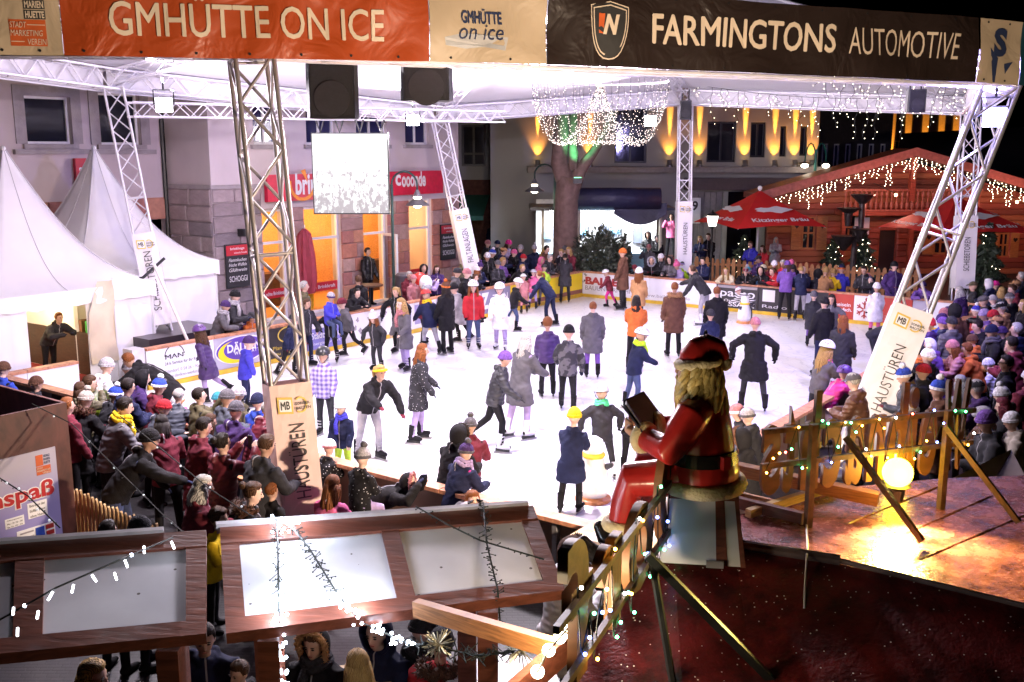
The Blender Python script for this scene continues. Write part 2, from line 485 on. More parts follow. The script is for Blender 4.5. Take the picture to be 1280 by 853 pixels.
def B_ball(po,d0,d1):
 w = d1 - d0
 text('BALLER',BO(d0 +.12,.52),BX,UPV,w*.62,.26,PM('redtext'),po,.05)
 text('BAUUNTERNEHMEN',BO(d0 +.12,.30),BX,UPV,w*.84,.15,PM('greytext'),po,.01)
def B_ball2(po,d0,d1):
 w = d1 - d0
 text('www.baller-bau.de',BO(d0 -.3,.26),BX,UPV,w*.75,.10,PM('greytext'),po)
 for x,y in ((-.35,.60),(-.35,.46),(-.35,.32),(w*.48,.60)):
  flat([(x,y),(x +.1,y),(x +.1,y +.09),(x,y +.09)],BO(d0,.14),BX,UPV,mat('print_tan',(.30,.16,.09),.5),po)
def B_passo(po,d0,d1):
 w = d1 - d0
 flat([(.05,.62),(w -.05,.62),(w -.05,.70),(.05,.70)],BO(d0,.14),BX,UPV,PM('greytext'),po)
 text('passo',BO(d0 +w*.1,.46),BX,UPV,w*.82,.24,PM('white'),po,.01)
 text('Osnabrück',BO(d0 +w*.2,.36),BX,UPV,w*.6,.08,PM('white'),po)
 text('PASSAGE',BO(d0 +w*.06,.20),BX,UPV,w*.85,.14,PM('white'),po,.02)
def B_dark(po,d0,d1):
 w = d1 - d0
 flat([(w*.1,.3),(w*.4,.3),(w*.4,.66),(w*.1,.66)],BO(d0,.14),BX,UPV,PM('white'),po)
 text('Radio',BO(d0 +w*.1,.26),BX,UPV,w*.6,.1,PM('white'),po)
def B_ein(po,d0,d1):
 w = d1 - d0
 text('Scheisein',BO(d0 +w*.08,.56),BX,UPV,w*.8,.11,PM('white'),po,.01)
 text('einfach.',BO(d0 +w*.36,.40),BX,UPV,w*.58,.10,PM('white'),po,.02)
def B_snow(po,d0,d1):
 w = d1 - d0; c = (w*.42,.32)
 for k in range(6):
  a = PI/6 + k*PI/3
  dx,dy = math.cos(a),math.sin(a)
  def arm(x0,y0,ux,uy,l,h=.022):
   px,py = -uy*h,ux*h
   return [(x0 +px,y0 +py),(x0 -px,y0 -py),(x0 -px +ux*l,y0 -py +uy*l),(x0 +px +ux*l,y0 +py +uy*l)]
  off = .004 + .0022*(k % 3)
  flat(arm(c[0] +dx*.03,c[1] +dy*.03,dx,dy,.22),BO(d0,.14),BX,UPV,PM('redtext'),po,off)
  for sg in (-1,1):
   b2 = a + sg*.8
   flat(arm(c[0] +dx*.14,c[1] +dy*.14,math.cos(b2),math.sin(b2),.10,.016),BO(d0,.14),BX,UPV,PM('redtext'),po,off +.006 +.001*sg)
 flat(ell(w*.5,.62,.055,.06,14),BO(d0,.14),BX,UPV,PM('redtext'),po)
def B_red2(po,d0,d1):
 w = d1 - d0
 text('Ja',BO(d0 +w*.25,.26),BX,UPV,w*.5,.36,PM('white'),po,.04)
barrier('back board wall with white, dark and red panels below the picket fence',RK(0,0),RK(0,RW),-AX,segsB,
  {0: B_ball,1: B_ball2,2: B_passo,3: B_dark,4: B_dark,5: B_ein,6: B_snow,7: B_red2})
nseg = int(RW/2.1)
barrier('front board wall with plywood backs behind the row of market stall roofs',RK(RL,0),RK(RL,RW),AX,[(i*RW/nseg,(i +1)*RW/nseg,'plypanel') for i in range(nseg)])
barrier('right board wall in front of the dense crowd',RK(0,RW),RK(RL,RW),-BX,[(i*2.0,(i +1)*2.0,'plypanel') for i in range(10)])

node = {'A': (G(213,462),AY(142,112,23.2)),'B': (G(600,392),AY(550,152,31.2)),'C': (G(853,378),AY(857,130,33.6)),
  'D': (G(1200,412),AY(1214,142,28.8)),'FR': (G(1060,590),AY(1250,108,16.3)),'FL': (G(382,705),AY(314,72,12.3)),
  'E': (G(-140,560),AY(-170,70,17.0))}
_unit = MB(); _unit.tube([(0,0,0),(0,0,1)],1.0,8)
UNIT_TUBE = {}
def rod(name,p,q,r,m,parent):
 """a strut: shares one unit cylinder"""
 if m.name not in UNIT_TUBE:
  me = _unit.mesh('strut'); me.materials.append(m); me.polygons.foreach_set('use_smooth',[len(p_.vertices) == 4 for p_ in me.polygons]); UNIT_TUBE[m.name] = me
 p,q = Vector(p),Vector(q); d = q - p
 M = Matrix.Translation(p) @ d.to_track_quat('Z','Y').to_matrix().to_4x4() @ Matrix.Diagonal((r,r,d.length,1))
 return link(name,UNIT_TUBE[m.name],parent,M)
TW = {}
def tower(key,label,side,psi,bays,rc,rb,m,split):
 base,top = node[key]
 w = (top -base).normalized()
 r0 = V((math.cos(psi),math.sin(psi),0)); r = (r0 -w*r0.dot(w)).normalized(); f = w.cross(r)
 t = thing('truss_tower',label,'truss tower',base[:],'leaning truss towers of the tent')
 h = side/2
 cor = [r*-h +f*-h,r*h +f*-h,r*h +f*h,r*-h +f*h]
 Lh = (top -base).length
 for c in cor:
  rod('chord',base +c,top +c,rc,m,t)
 bm_ = MB()
 for k in range(4):
  c0,c1 = cor[k],cor[(k +1) % 4]
  for i in range(bays):
   z0,z1 = Lh*i/bays,Lh*(i +1)/bays
   a,b = (c0,c1) if (i +k) % 2 == 0 else (c1,c0)
   p,q = base + a + w*z0,base + b + w*z1
   if split: rod('brace',p,q,rb,m,t)
   else: bm_.tube([p,q],rb,5)
  for z in (0.02,Lh*.62,Lh -.02):
   p,q = base + c0 + w*z,base + c1 + w*z
   if split: rod('rung',p,q,rb,m,t)
   else: bm_.tube([p,q],rb,5)
 if not split: bm_.build('bracing',m,t)
 q = MB(); q.box(base +V((0,0,.02)),(side +.3,side +.3,.04)); q.build('base_plate',STEEL,t)
 TW[key] = (t,base,top,w,r,f,h)
 return t
tower('FL','nearest truss tower in weathered steel, left of centre with the reddish banner sleeve',.44,rad(24),11,.030,.020,STEEL_RUST,True)
tower('FR','big pale truss tower leaning strongly to the right, in front of the right hand crowd',.50,rad(-14),9,.034,.023,STEEL,True)
tower('A','white truss tower standing by the black box beside the second white tent',.40,rad(20),14,.028,.016,STEEL_W,False)
tower('B','white truss tower leaning left at the right end of the bakery',.42,rad(14),14,.028,.016,STEEL_W,False)
tower('C','upright white truss tower behind the back boards right of the big tree',.40,rad(0),14,.028,.016,STEEL_W,False)
tower('D','white truss tower behind the leaning right hand tower, before the log cabin',.42,rad(-8),12,.028,.016,STEEL_W,False)

canopy = thing('event_canopy','large white tent canopy on truss beams spanning the whole ice rink','canopy',RK(RL/2,RW/2)[:])
ringk = ['E','A','B','C','D','FR','FL']
APEX = V((1.5,23.5,10.6))
def truss_beam(p,q,side,n,rc,rb,name='truss_beam'):
 p,q = Vector(p),Vector(q); d = (q -p).normalized(); s = d.cross(UPV).normalized(); u = s.cross(d)
 h = side/2
 cor = [s*-h,s*h,s*h +u*side,s*-h +u*side]
 b = MB()
 for c in cor: b.tube([p +c,q +c],rc,6)
 L_ = (q -p).length
 for k in range(4):
  for i in range(n):
   a,e = (cor[k],cor[(k +1) % 4]) if i % 2 == 0 else (cor[(k +1) % 4],cor[k])
   b.tube([p +a +d*(L_*i/n),p +e +d*(L_*(i +1)/n)],rb,5,cap=False)
 return b.build(name,STEEL_W,canopy)
for i,k in enumerate(ringk):
 k2 = ringk[(i +1) % len(ringk)]
 p,q = node[k][1],node[k2][1]
 truss_beam(p,q,.42,int((q -p).length/.42),.027,.014)
for k in ringk:
 p = node[k][1] + V((0,0,.10)); q = APEX - V((0,0,1.5))
 truss_beam(p,q,.30,int((q -p).length/.5),.022,.011,'rafter')
truss_beam(AY(163,146,22.4),AY(627,153,30.4),.30,34,.024,.012,'lighting_truss')
MEMB = fabric_wrinkled('tent_membrane',(.80,.78,.82),.5,.35,.55,.12)
b = MB(); nr,ns = 7,7
for i,k in enumerate(ringk):
 k2 = ringk[(i +1) % len(ringk)]
 p,q = node[k][1] + V((0,0,.50)),node[k2][1] + V((0,0,.50))
 grid = []
 for a in range(nr +1):
  row = []
  for c in range(ns +1):
   e = p.lerp(q,c/ns); f_ = a/nr
   x = e.lerp(APEX,f_)
   sag = .55*math.sin(PI*f_) + .25*math.sin(PI*c/ns)*(1 -f_)*f_*4
   row.append(x -V((0,0,sag)))
  grid.append(row)
 vs = [x for row in grid for x in row]
 fs = [(a*(ns +1) +c,a*(ns +1) +c +1,(a +1)*(ns +1) +c +1,(a +1)*(ns +1) +c) for a in range(nr) for c in range(ns)]
 b.add(vs,fs)
mo = b.build('membrane',MEMB,canopy,smooth=True)
b = MB()
for i,k in enumerate(ringk[:-2]):
 k2 = ringk[i +1]
 p,q = node[k][1],node[k2][1]
 d = (q -p).normalized(); s = d.cross(UPV).normalized()*-1.0
 o = .26
 if (p +s -APEX).xy.length < (p -s -APEX).xy.length: s = -s
 b.boxf(p +s*o -V((0,0,.06)),q -p,s*.012,(0,0,.58))
b.build('valance',MEMB,canopy)

pa,pb = node['FL'][1],node['FR'][1]
bd = (pb -pa); bd.z = 0; bd.normalize()
bn = bd.cross(UPV)
BP = pa + bn*.42
def on_plane(u,v):
 d = ray(u,v); o = V((0,0,CAM_H))
 t = (BP -o).dot(bn)/d.dot(bn)
 return o + d*t
def bx(u,v=80): return (on_plane(u,v) -BP).dot(bd)
def bot_z(u):
 v = np.interp(u,[-60,0,537,685,1222,1290],[67,68.5,77,80.5,103,108])
 return on_plane(u,v).z
BH = .93
def bwave(x,y):
 return .022*np.sin(x*3.1 +y*2.0) + .016*np.sin(x*6.7 -y*4.1 +1.0) + .012*np.sin(y*7 +x*2.2)
def banner(label,u0,u1,m,eyes,extra=None,name='banner'):
 x0,x1 = bx(u0),bx(u1); z0,z1 = bot_z(u0),bot_z(u1)
 base = BP + bd*x0; base.z = z0
 right = bd*(x1 -x0) + V((0,0,z1 -z0)); W_ = right.length; rn = right.normalized(); un = bn.cross(rn)
 B0 = np.array(base); R_ = np.array(rn); U_ = np.array(un); N_ = np.array(bn)
 def place(x,y,off=0.0):
  x = np.asarray(x,float); y = np.asarray(y,float)
  return B0 + x[...,None]*R_ + y[...,None]*U_ + (bwave(x +x0,y)*(1 if np.ndim(x) else 1) +off)[...,None]*N_
 nx,ny = max(4,int(W_/.12)),8
 X,Y = np.meshgrid(np.linspace(.004,W_ -.004,nx +1),np.linspace(0,BH,ny +1))
 P = place(X,Y).reshape(-1,3); Q = place(X,Y,-.006).reshape(-1,3)
 b = MB(); k = nx + 1
 fs = [(j*k +i,j*k +i +1,(j +1)*k +i +1,(j +1)*k +i) for j in range(ny) for i in range(nx)]
 b.add(P,fs); b.add(Q,[tuple(reversed(f)) for f in fs])
 o = b.build(name,m,None,smooth=True,fixn=False)
 tag(o,label,'banner','banners along the front beam')
 def put(s,xf,yf,wf,hf,mm,bold=0.0,**kw):
  def mp(x,y,z):
   return place(x +xf*W_,y +yf*BH) + (z)[:,None]*N_
  return text(s,(0,0,0),rn,un,wf*W_,hf*BH,mm,o,bold,ext=.0008,off=.0125,map2=mp,**kw)
 def shape(poly,mm,off=.006,name='printed_mark'):
  c = MB(); pts = np.array(poly)
  A_ = place(pts[:,0]*W_,pts[:,1]*BH,off); n = len(poly)
  cen = A_.mean(0); c.add([cen] +list(A_),[(0,1 +i,1 +(i +1) % n) for i in range(n)])
  return c.build(name,mm,o)
 for i in range(eyes):
  x = (i +.35)/eyes*W_
  for y in (.05,BH -.05):
   p = Vector(place(np.array([x]),np.array([y]),.002)[0])
   em = MB(); em.tube([p,p +bn*.006],.016,8); em.build('eyelet',BLACKM,o)
 if extra: extra(put,shape,W_)
 return o
B_OR = fabric_wrinkled('orange_tarpaulin',(.40,.062,.012),1.6,.5,.42)
B_BE = fabric_wrinkled('beige_tarpaulin',(.50,.40,.28),1.6,.4,.42)
B_BK = fabric_wrinkled('black_tarpaulin',(.022,.014,.012),1.6,.5,.38)
T_BE = mat('banner_print_beige',(.66,.55,.42),.5,0,.04)
T_BK = mat('banner_print_black',(.03,.03,.03),.5)
T_OR = mat('banner_print_orange',(.55,.10,.02),.5)
T_NV = mat('banner_print_navy',(.03,.045,.11),.5)
T_GR = mat('banner_print_greyblue',(.36,.37,.38),.5)
T_GR2 = mat('banner_print_paleblue',(.46,.46,.46),.5)
def ex_white(put,shape,W_):
 x0,x1 = .65,.895; xm = .757
 for s,y in (('GEORGS',.628),('MARIEN',.518),('HUETTE',.408)):
  shape([(xm,y -.012),(x1 +.004,y -.012),(x1 +.004,y +.088),(xm,y +.088)],T_BK,.006)
  put(s,xm +.008,y,x1 -xm -.012,.075,T_BE,.03)
 shape([(x0,.10),(x1,.10),(x1,.39),(x0,.39)],T_OR,.005)
 for s,y,x,w in (('STADT',.30,.005,.11),('MARKETING',.21,.005,.215),('VEREIN',.115,.115,.125)): put(s,x0 +x,y,w,.065,T_BE,.0,shear=.15)
 for x,y,w in ((.12,.33,.12),(.005,.145,.105)): shape([(x0 +x,y),(x0 +x +w,y),(x0 +x +w,y +.008),(x0 +x,y +.008)],T_BE,.008)
banner('pale end banner with the orange and black town marketing logo',-110,81,B_BE,4,ex_white)
def ex_or(put,shape,W_):
 put('GMHÜTTE ON ICE',.118,.235,.748,.475,T_BE,.012)
banner('bright orange banner reading GMHÜTTE ON ICE',81,537,B_OR,7,ex_or)
def ex_be(put,shape,W_):
 shape([(.12,.31),(.28,.37),(.66,.33),(.63,.16),(.45,.20),(.30,.17),(.13,.21)],T_GR2,.002)
 shape([(.13,.21),(.30,.17),(.45,.20),(.63,.16),(.63,.22),(.45,.26),(.30,.23),(.13,.27)],T_GR,.004)
 put('GMHÜTTE',.26,.49,.35,.20,T_NV,.04)
 put('on ice',.24,.29,.38,.19,T_NV,-.004,shear=.3)
banner('beige banner with the blue GMHÜTTE on ice emblem',537,684,B_BE,2,ex_be)
def ex_bk(put,shape,W_):
 def sh(sc,cx=.123,cy=.50):
  pts = [(-.5,.42),(0,.50),(.5,.42)]
  pts += [(.5*math.cos(a) ** .8 if math.cos(a) >0 else 0,.40 -.95*math.sin(a)) for a in [PI/2*k/8 for k in range(1,9)]]
  pts += [(-.5*math.cos(a) ** .8 if math.cos(a) >0 else 0,.40 -.95*math.sin(a)) for a in [PI/2*k/8 for k in range(7,0,-1)]]
  return [(cx +x*.082*sc,cy +y*.74*sc) for x,y in pts]
 shape(sh(1.0),T_BE,.004); shape(sh(.955),T_BK,.006); shape(sh(.88),T_BE,.008); shape(sh(.83),T_BK,.010)
 x0,y0,s = .102,.44,.0
 shape([(x0 -.004,.70),(x0 +.009,.70),(x0 +.007,.44),(x0 -.002,.44)][::1],T_OR,.0115)
 put('N',x0 +.007,.43,.034,.27,T_BE,.05,shear=.25)
 put('FARMINGTONS',.212,.335,.415,.42,T_BE,.025)
 put('AUTOMOTIVE',.662,.335,.285,.40,T_BE,-.006)
banner('black banner reading FARMINGTONS AUTOMOTIVE beside a shield emblem',684,1220,B_BK,9,ex_bk)
def ex_s(put,shape,W_):
 put('S',.30,.42,.35,.45,T_NV,.05)
 shape([(.22,.55),(.45,.40),(.45,.02),(.40,.02)],T_NV,.007)
 shape([(.62,.32),(.82,.36),(.66,.16)],T_NV,.007)
banner('small white banner with a navy S at the right end of the beam',1221,1275,B_BE,2,ex_s)
def ex_t(put,shape,W_):
 put('GMH',.15,.5,.6,.25,T_BE,.03)
banner('dark teal banner cut off by the right picture edge',1276,1330,mat('teal_tarpaulin',(.01,.05,.07),.4),2,ex_t)

def sleeve(key,z0,z1,label,texts,m,pad=.045,logo=True,mtxt=None):
 t,base,top,w,r,f,h = TW[key]
 h2 = h + pad
 mtxt = mtxt or PM('black')
 k0 = (z0 -base.z)/w.z; k1 = (z1 -base.z)/w.z
 c = [r*-h2 +f*-h2,r*h2 +f*-h2,r*h2 +f*h2,r*-h2 +f*h2]
 n = 14; b = MB(); vs = []; fs = []
 nf = 5
 for i in range(n +1):
  k = k0 + (k1 -k0)*i/n
  for j in range(4):
   for q_ in range(nf):
    p = c[j].lerp(c[(j +1) % 4],q_/nf)
    bulge = .004*math.sin(i*1.9 +j*2 +q_*1.3)*(0 if q_ == 0 else 1)
    nrm = (c[j] +c[(j +1) % 4]).normalized()
    vs.append(base +w*k +p +nrm*bulge)
 m_ = 4*nf
 for i in range(n):
  for j in range(m_):
   j2 = (j +1) % m_
   fs.append((i*m_ +j,i*m_ +j2,(i +1)*m_ +j2,(i +1)*m_ +j))
 b.add(vs,fs)
 o = b.build('banner_sleeve',m,None,smooth=False)
 tag(o,label,'banner sleeve','printed sleeves round the truss towers')
 Lk = k1 - k0
 for face,s,p0,p1,hh in texts:
  if face == 0: e0,e1 = c[0],c[1]
  elif face == 1: e0,e1 = c[1],c[2]
  else: e0,e1 = c[3],c[0]
  fr = (e1 -e0).normalized(); nn = fr.cross(w)
  wd = (e1 -e0).length
  org = base + w*(k0 +Lk*p0) + e0 + fr*(wd*(.5 +hh/2)) + nn*.018
  text(s,org,w,-fr,Lk*(p1 -p0),wd*hh,mtxt,o,-.004)
 if logo:
  fr = (c[1] -c[0]).normalized(); wd = (c[1] -c[0]).length; nn = fr.cross(w)
  org = base + w*(k1 -.36) + c[0] + nn*.016
  G_ = PM('gold')
  flat([(wd*.14,.02),(wd*.5,0),(wd*.5,.20),(wd*.14,.22)],org,fr,w,G_,o,.002)
  flat([(wd*.18,.045),(wd*.46,.028),(wd*.46,.172),(wd*.18,.19)],org,fr,w,PM('white'),o,.006)
  text('MB',org +fr*(wd*.21) +w*.06,fr,w,wd*.22,.10,PM('black'),o,.04,off=.010)
  flat(ring2(wd*.68,.10,wd*.17,.10,.022,-PI*.72,PI*.72,10),org,fr,w,G_,o,.004)
  text('SONDER-',org +fr*(wd*.56) +w*.10,fr,w,wd*.36,.035,PM('black'),o,.02,off=.010)
  text('BAUTEN',org +fr*(wd*.56) +w*.045,fr,w,wd*.36,.035,PM('black'),o,.02,off=.010)
 return o
def z_on(key,v):
 """height on a tower axis that shows at photo row v"""
 base,top = node[key]
 lo,hi = 0.0,1.0
 for _ in range(40):
  m_ = (lo +hi)/2
  if proj(base.lerp(top,m_))[1] > v: lo = m_
  else: hi = m_
 return base.lerp(top,lo).z
SL_WARM_LIT = fabric_wrinkled('sleeve_cloth_warm_lit_tint',(.72,.52,.49),1.2,.07,.5)  # warm light falling on this sleeve is put into its cloth colour
SL_WH = fabric_wrinkled('sleeve_cloth_white',(.74,.71,.74),1.2,.07,.5)
sleeve('FL',.25,z_on('FL',478),'reddish sleeve reading HAUSTÜREN round the nearest truss tower',[(0,'HAUSTÜREN',.31,.76,.44),(1,'SCHIEBETÜREN',.26,.78,.34)],SL_WARM_LIT,.03)
sleeve('FR',.35,z_on('FR',388),'white sleeve reading HAUSTÜREN on the tower leaning to the right',[(0,'HAUSTÜREN',.28,.74,.34),(1,'FALTANLAGEN',.28,.72,.34)],SL_WH)
sleeve('A',1.05,z_on('A',292),'pale sleeve reading SCHIEBETOREN beside the white tents',[(0,'SCHIEBETOREN',.16,.80,.34),(1,'FALTANLAGEN',.30,.78,.36)],SL_WH,logo=True)
sleeve('B',.9,z_on('B',262),'white sleeve reading FALTANLAGEN beside the bakery corner',[(0,'FALTANLAGEN',.30,.74,.36),(1,'SCHIEBETOREN',.30,.76,.34)],SL_WH)
sleeve('C',1.0,z_on('C',252),'slim white sleeve reading HAUSTÜREN on the upright tower',[(0,'HAUSTÜREN',.26,.70,.34)],SL_WH)
sleeve('D',1.15,z_on('D',270),'white sleeve reading FALTANLAGEN in front of the log cabin',[(0,'SCHIEBETOREN',.24,.70,.30),(1,'FALTANLAGEN',.24,.70,.34)],SL_WH)

FLOOD_GLASS = emat('floodlight_glass',(.93,.90,1.0),22.0)
FLOOD_BLUE = emat('blue_floodlight_glass',(.35,.35,1.0),26.0)
ICEC = RK(RL*.5,RW*.5)
def flood(u,v,y,label,e_dn,e_up,aim=None,col=(1.0,.89,1.0),glass=None,face=None,dz=0):
 p = AY(u,v,y); p.z += dz
 t = thing('flood_light',label,'floodlight',p[:],'floodlights under the canopy')
 tgt = Vector(face) if face is not None else V((0,0,CAM_H -2.5))
 d = (tgt -p).normalized()
 M = rot_frame(UPV.cross(d),d.cross(UPV.cross(d)),p)
 b = MB(); b.box((0,0,0),(.36,.32,.12)); o = b.build('housing',BLACKM); o.matrix_basis = M; attach_keep(o,t)
 b = MB(); b.box((0,0,.075),(.33,.29,.03)); o = b.build('lens',glass or FLOOD_GLASS); o.matrix_basis = M; attach_keep(o,t)
 b = MB(); b.tube([(-.2,0,0),(-.2,.3,0),(.2,.3,0),(.2,0,0)],.018,6); b.tube([(0,.3,0),(0,.55,0)],.022,6)
 o = b.build('yoke',BLACKM); o.matrix_basis = M; attach_keep(o,t)
 aim = Vector(aim) if aim is not None else ICEC
 l = lamp('lamp','AREA',p +(aim -p).normalized()*.45,e_dn,col,aim,.55); attach_keep(l,t)
 if e_up:
  up = p.lerp(APEX,.45); up.z = APEX.z
  l = lamp('lamp','AREA',p +V((0,0,.45)),e_up,col,up,.5); attach_keep(l,t)
 return t
def attach_keep(o,parent):
 o.parent = parent; o.matrix_parent_inverse = wmat(parent).inverted()
ED,EU = 330,1000
flood(205,131,21.6,'bright floodlight hanging at the left lighting truss near the white tents',ED,EU)
flood(516,150,28.6,'bright floodlight above the bakery lamp post beside the video screen',ED,EU)
flood(813,151,30.0,'bright floodlight glowing through the hanging light curtain by the tree',ED,EU)
flood(1243,146,16.2,'bluish floodlight clamped inside the tower leaning to the right',750,450,col=(.42,.36,1.0),glass=FLOOD_BLUE)
flood(198,60,13.6,'floodlight tucked behind the lower edge of the orange banner',700,EU,aim=G(230,640))
flood(668,74,14.8,'floodlight tucked behind the lower edge of the black banner',900,EU,aim=G(520,740))
def speaker(u0,u1,v0,v1,y,label,tilt=0.0):
 p0,p1 = AY(u0,v1,y),AY(u1,v0,y)
 w,h = p1.x - p0.x,p1.z - p0.z; c = (p0 +p1)/2; dp = w*.75
 t = thing('loudspeaker',label,'loudspeaker',(c.x,c.y,p0.z),'loudspeakers hung from the trusses')
 b = MB(); e = w*.07
 prof = [(-w/2 +e,-dp/2),(w/2 -e,-dp/2),(w/2,-dp/2 +e),(w*.36,dp/2),(-w*.36,dp/2),(-w/2,-dp/2 +e)]
 b.prism([(c.x +x,c.y +q_,p0.z) for x,q_ in prof],(0,0,h))
 b.build('cabinet',BLACK,t)
 fy = c.y - dp/2
 b = MB(); b.boxf((c.x -w*.40,fy -.012,p0.z +h*.06),(w*.8,0,0),(0,.011,0),(0,0,h*.86)); b.build('grille',mat('speaker_grille',(.010,.009,.012),.6,.2,.3,60,.4,300),t)
 b = MB(); b.tube([(c.x,fy -.014,p0.z +h*.33),(c.x,fy -.03,p0.z +h*.33)],w*.34,24); b.build('woofer',mat('speaker_cone',(.016,.014,.018),.7,0,.2,20),t)
 b = MB(); b.tube([(c.x -w*.3,c.y,p0.z +h),(c.x -w*.3,c.y,p0.z +h +.35)],.02,6); b.tube([(c.x +w*.3,c.y,p0.z +h),(c.x +w*.3,c.y,p0.z +h +.35)],.02,6); b.build('bracket',BLACKM,t)
speaker(388,450,76,149,13.2,'large black loudspeaker hung under the orange banner, left of its smaller neighbour')
speaker(503,567,78,127,13.6,'boxy dark loudspeaker hung under the seam of the orange and beige banners')
speaker(1131,1156,112,141,22.0,'small pale sided loudspeaker under the right canopy edge')
speaker(849,864,126,150,33.0,'small grey loudspeaker at the head of the upright tower')
class Fr:
 """upright surface: x along right, z up, d out of the wall"""
 def __init__(s,o,right):
  s.o = V((o[0],o[1],0)); s.r = Vector(right).normalized(); s.n = s.r.cross(UPV)
 def P(s,x,z,d=0.0): return s.o + s.r*x + UPV*z + s.n*d
 def at(s,u,v):
  q = ray(u,v); c = V((0,0,CAM_H))
  t = (s.o -c).dot(s.n)/q.dot(s.n)
  p = c + q*t
  return ((p -s.o).dot(s.r),p.z)
 def x(s,u): return s.at(u,200)[0]
def wall_cells(b,fr,W0,W1,H0,H1,holes,thick=.35,mi=0):
 xs = sorted(set([W0,W1] +[h[0] for h in holes] +[h[1] for h in holes]))
 zs = sorted(set([H0,H1] +[h[2] for h in holes] +[h[3] for h in holes]))
 for i in range(len(xs) -1):
  run = None
  for j in range(len(zs) -1):
   cx,cz = (xs[i] +xs[i +1])/2,(zs[j] +zs[j +1])/2
   solid = W0 <= cx <= W1 and H0 <= cz <= H1 and not any(h[0] <cx <h[1] and h[2] <cz <h[3] for h in holes)
   if solid:
    if run is None: run = [zs[j],zs[j +1]]
    else: run[1] = zs[j +1]
   if (not solid or j == len(zs) -2) and run:
    b.boxf(fr.P(xs[i],run[0],-thick),fr.r*(xs[i +1] -xs[i]),fr.n*thick,UPV*(run[1] -run[0]),mi); run = None
def glass_mat():
 m = bpy.data.materials.new('window_pane'); m.use_nodes = True
 N,L = m.node_tree.nodes,m.node_tree.links
 N.remove(N["Principled BSDF"])
 a = N.new('ShaderNodeBsdfTransparent'); a.inputs[0].default_value = (.95,.95,.95,1)
 g_ = N.new('ShaderNodeBsdfGlossy'); g_.inputs['Roughness'].default_value = .03
 fr_ = N.new('ShaderNodeFresnel'); fr_.inputs[0].default_value = 1.5
 mx = N.new('ShaderNodeMixShader'); L.new(fr_.outputs[0],mx.inputs[0]); L.new(a.outputs[0],mx.inputs[1]); L.new(g_.outputs[0],mx.inputs[2])
 L.new(mx.outputs[0],N['Material Output'].inputs[0]); return m
PANE = glass_mat()
def window(par,fr,x0,x1,z0,z1,frame_m,glass_m,fw=.07,mull=(),trans=(),d=-.14,name='window',sill=True):
 b = MB()
 for (a0,a1,c0,c1) in ((x0,x1,z0,z0 +fw),(x0,x1,z1 -fw,z1),(x0,x0 +fw,z0 +fw,z1 -fw),(x1 -fw,x1,z0 +fw,z1 -fw)):
  b.boxf(fr.P(a0,c0,d -.03),fr.r*(a1 -a0),fr.n*.08,UPV*(c1 -c0))
 for k in mull: b.boxf(fr.P(x0 +(x1 -x0)*k -fw/2,z0 +fw,d -.025),fr.r*fw,fr.n*.07,UPV*(z1 -z0 -2*fw))
 for k in trans: b.boxf(fr.P(x0 +fw,z0 +(z1 -z0)*k -fw/2,d -.02),fr.r*(x1 -x0 -2*fw),fr.n*.075,UPV*fw)
 w = b.build(name,frame_m,par)
 b = MB(); b.quad(fr.P(x0 +fw/2,z0 +fw/2,d),fr.P(x1 -fw/2,z0 +fw/2,d),fr.P(x1 -fw/2,z1 -fw/2,d),fr.P(x0 +fw/2,z1 -fw/2,d))
 b.build('pane',glass_m,w,fixn=False)
 if sill:
  b = MB(); b.boxf(fr.P(x0 -.12,z0 -.12,-.1),fr.r*(x1 -x0 +.24),fr.n*.2,UPV*.117); b.build('sill',STONE_TRIM,w)
 return w
def stone_mats(pref,cols,rough=.8):
 return [mat(f'{pref}_{i}',c,rough,0,.22,3.5,.5,14) for i,c in enumerate(cols)]
STONE_TRIM = mat('stone_trim',(.33,.29,.30),.8,0,.15,4,.2,30)
PLASTER = mat('pale_plaster',(.60,.52,.54),.85,0,.08,.8,.15,60)
PLASTER_L = mat('grey_plaster',(.56,.47,.49),.85,0,.10,.6,.15,60)
ST_RED = stone_mats('red_sandstone',[(.42,.17,.12),(.36,.15,.13),(.47,.22,.15),(.33,.20,.19),(.40,.25,.22)])
ST_GRY = stone_mats('grey_sandstone',[(.24,.19,.20),(.29,.23,.24),(.20,.165,.18),(.33,.26,.27)])
_ub = {}
def unit_block(m):
 if m.name not in _ub:
  b = MB(); e = .04
  p = [(-.5,0,-.5),(.5,0,-.5),(.5,0,.5),(-.5,0,.5)]
  q = [(-.5,.6,-.5),(.5,.6,-.5),(.5,.6,.5),(-.5,.6,.5)]
  r_ = [(-.5 +e,1,-.5 +e*2),(.5 -e,1,-.5 +e*2),(.5 -e,1,.5 -e*2),(-.5 +e,1,.5 -e*2)]
  b.add(p +q +r_,[(0,1,5,4),(1,2,6,5),(2,3,7,6),(3,0,4,7),(4,5,9,8),(5,6,10,9),(6,7,11,10),(7,4,8,11),(8,9,10,11)])
  me = b.mesh('stone_block'); me.materials.append(m); _ub[m.name] = me
 return _ub[m.name]
def block(par,fr,x0,x1,z0,z1,depth,m,name='stone_block',gap=.012):
 c = fr.P((x0 +x1)/2,(z0 +z1)/2,.001)
 M = Matrix(((fr.r.x,fr.n.x,0,c.x),(fr.r.y,fr.n.y,0,c.y),(fr.r.z,fr.n.z,1,c.z),(0,0,0,1))) @ Matrix.Diagonal((x1 -x0 -gap,depth,z1 -z0 -gap,1))
 return link(name,unit_block(m),par,M)
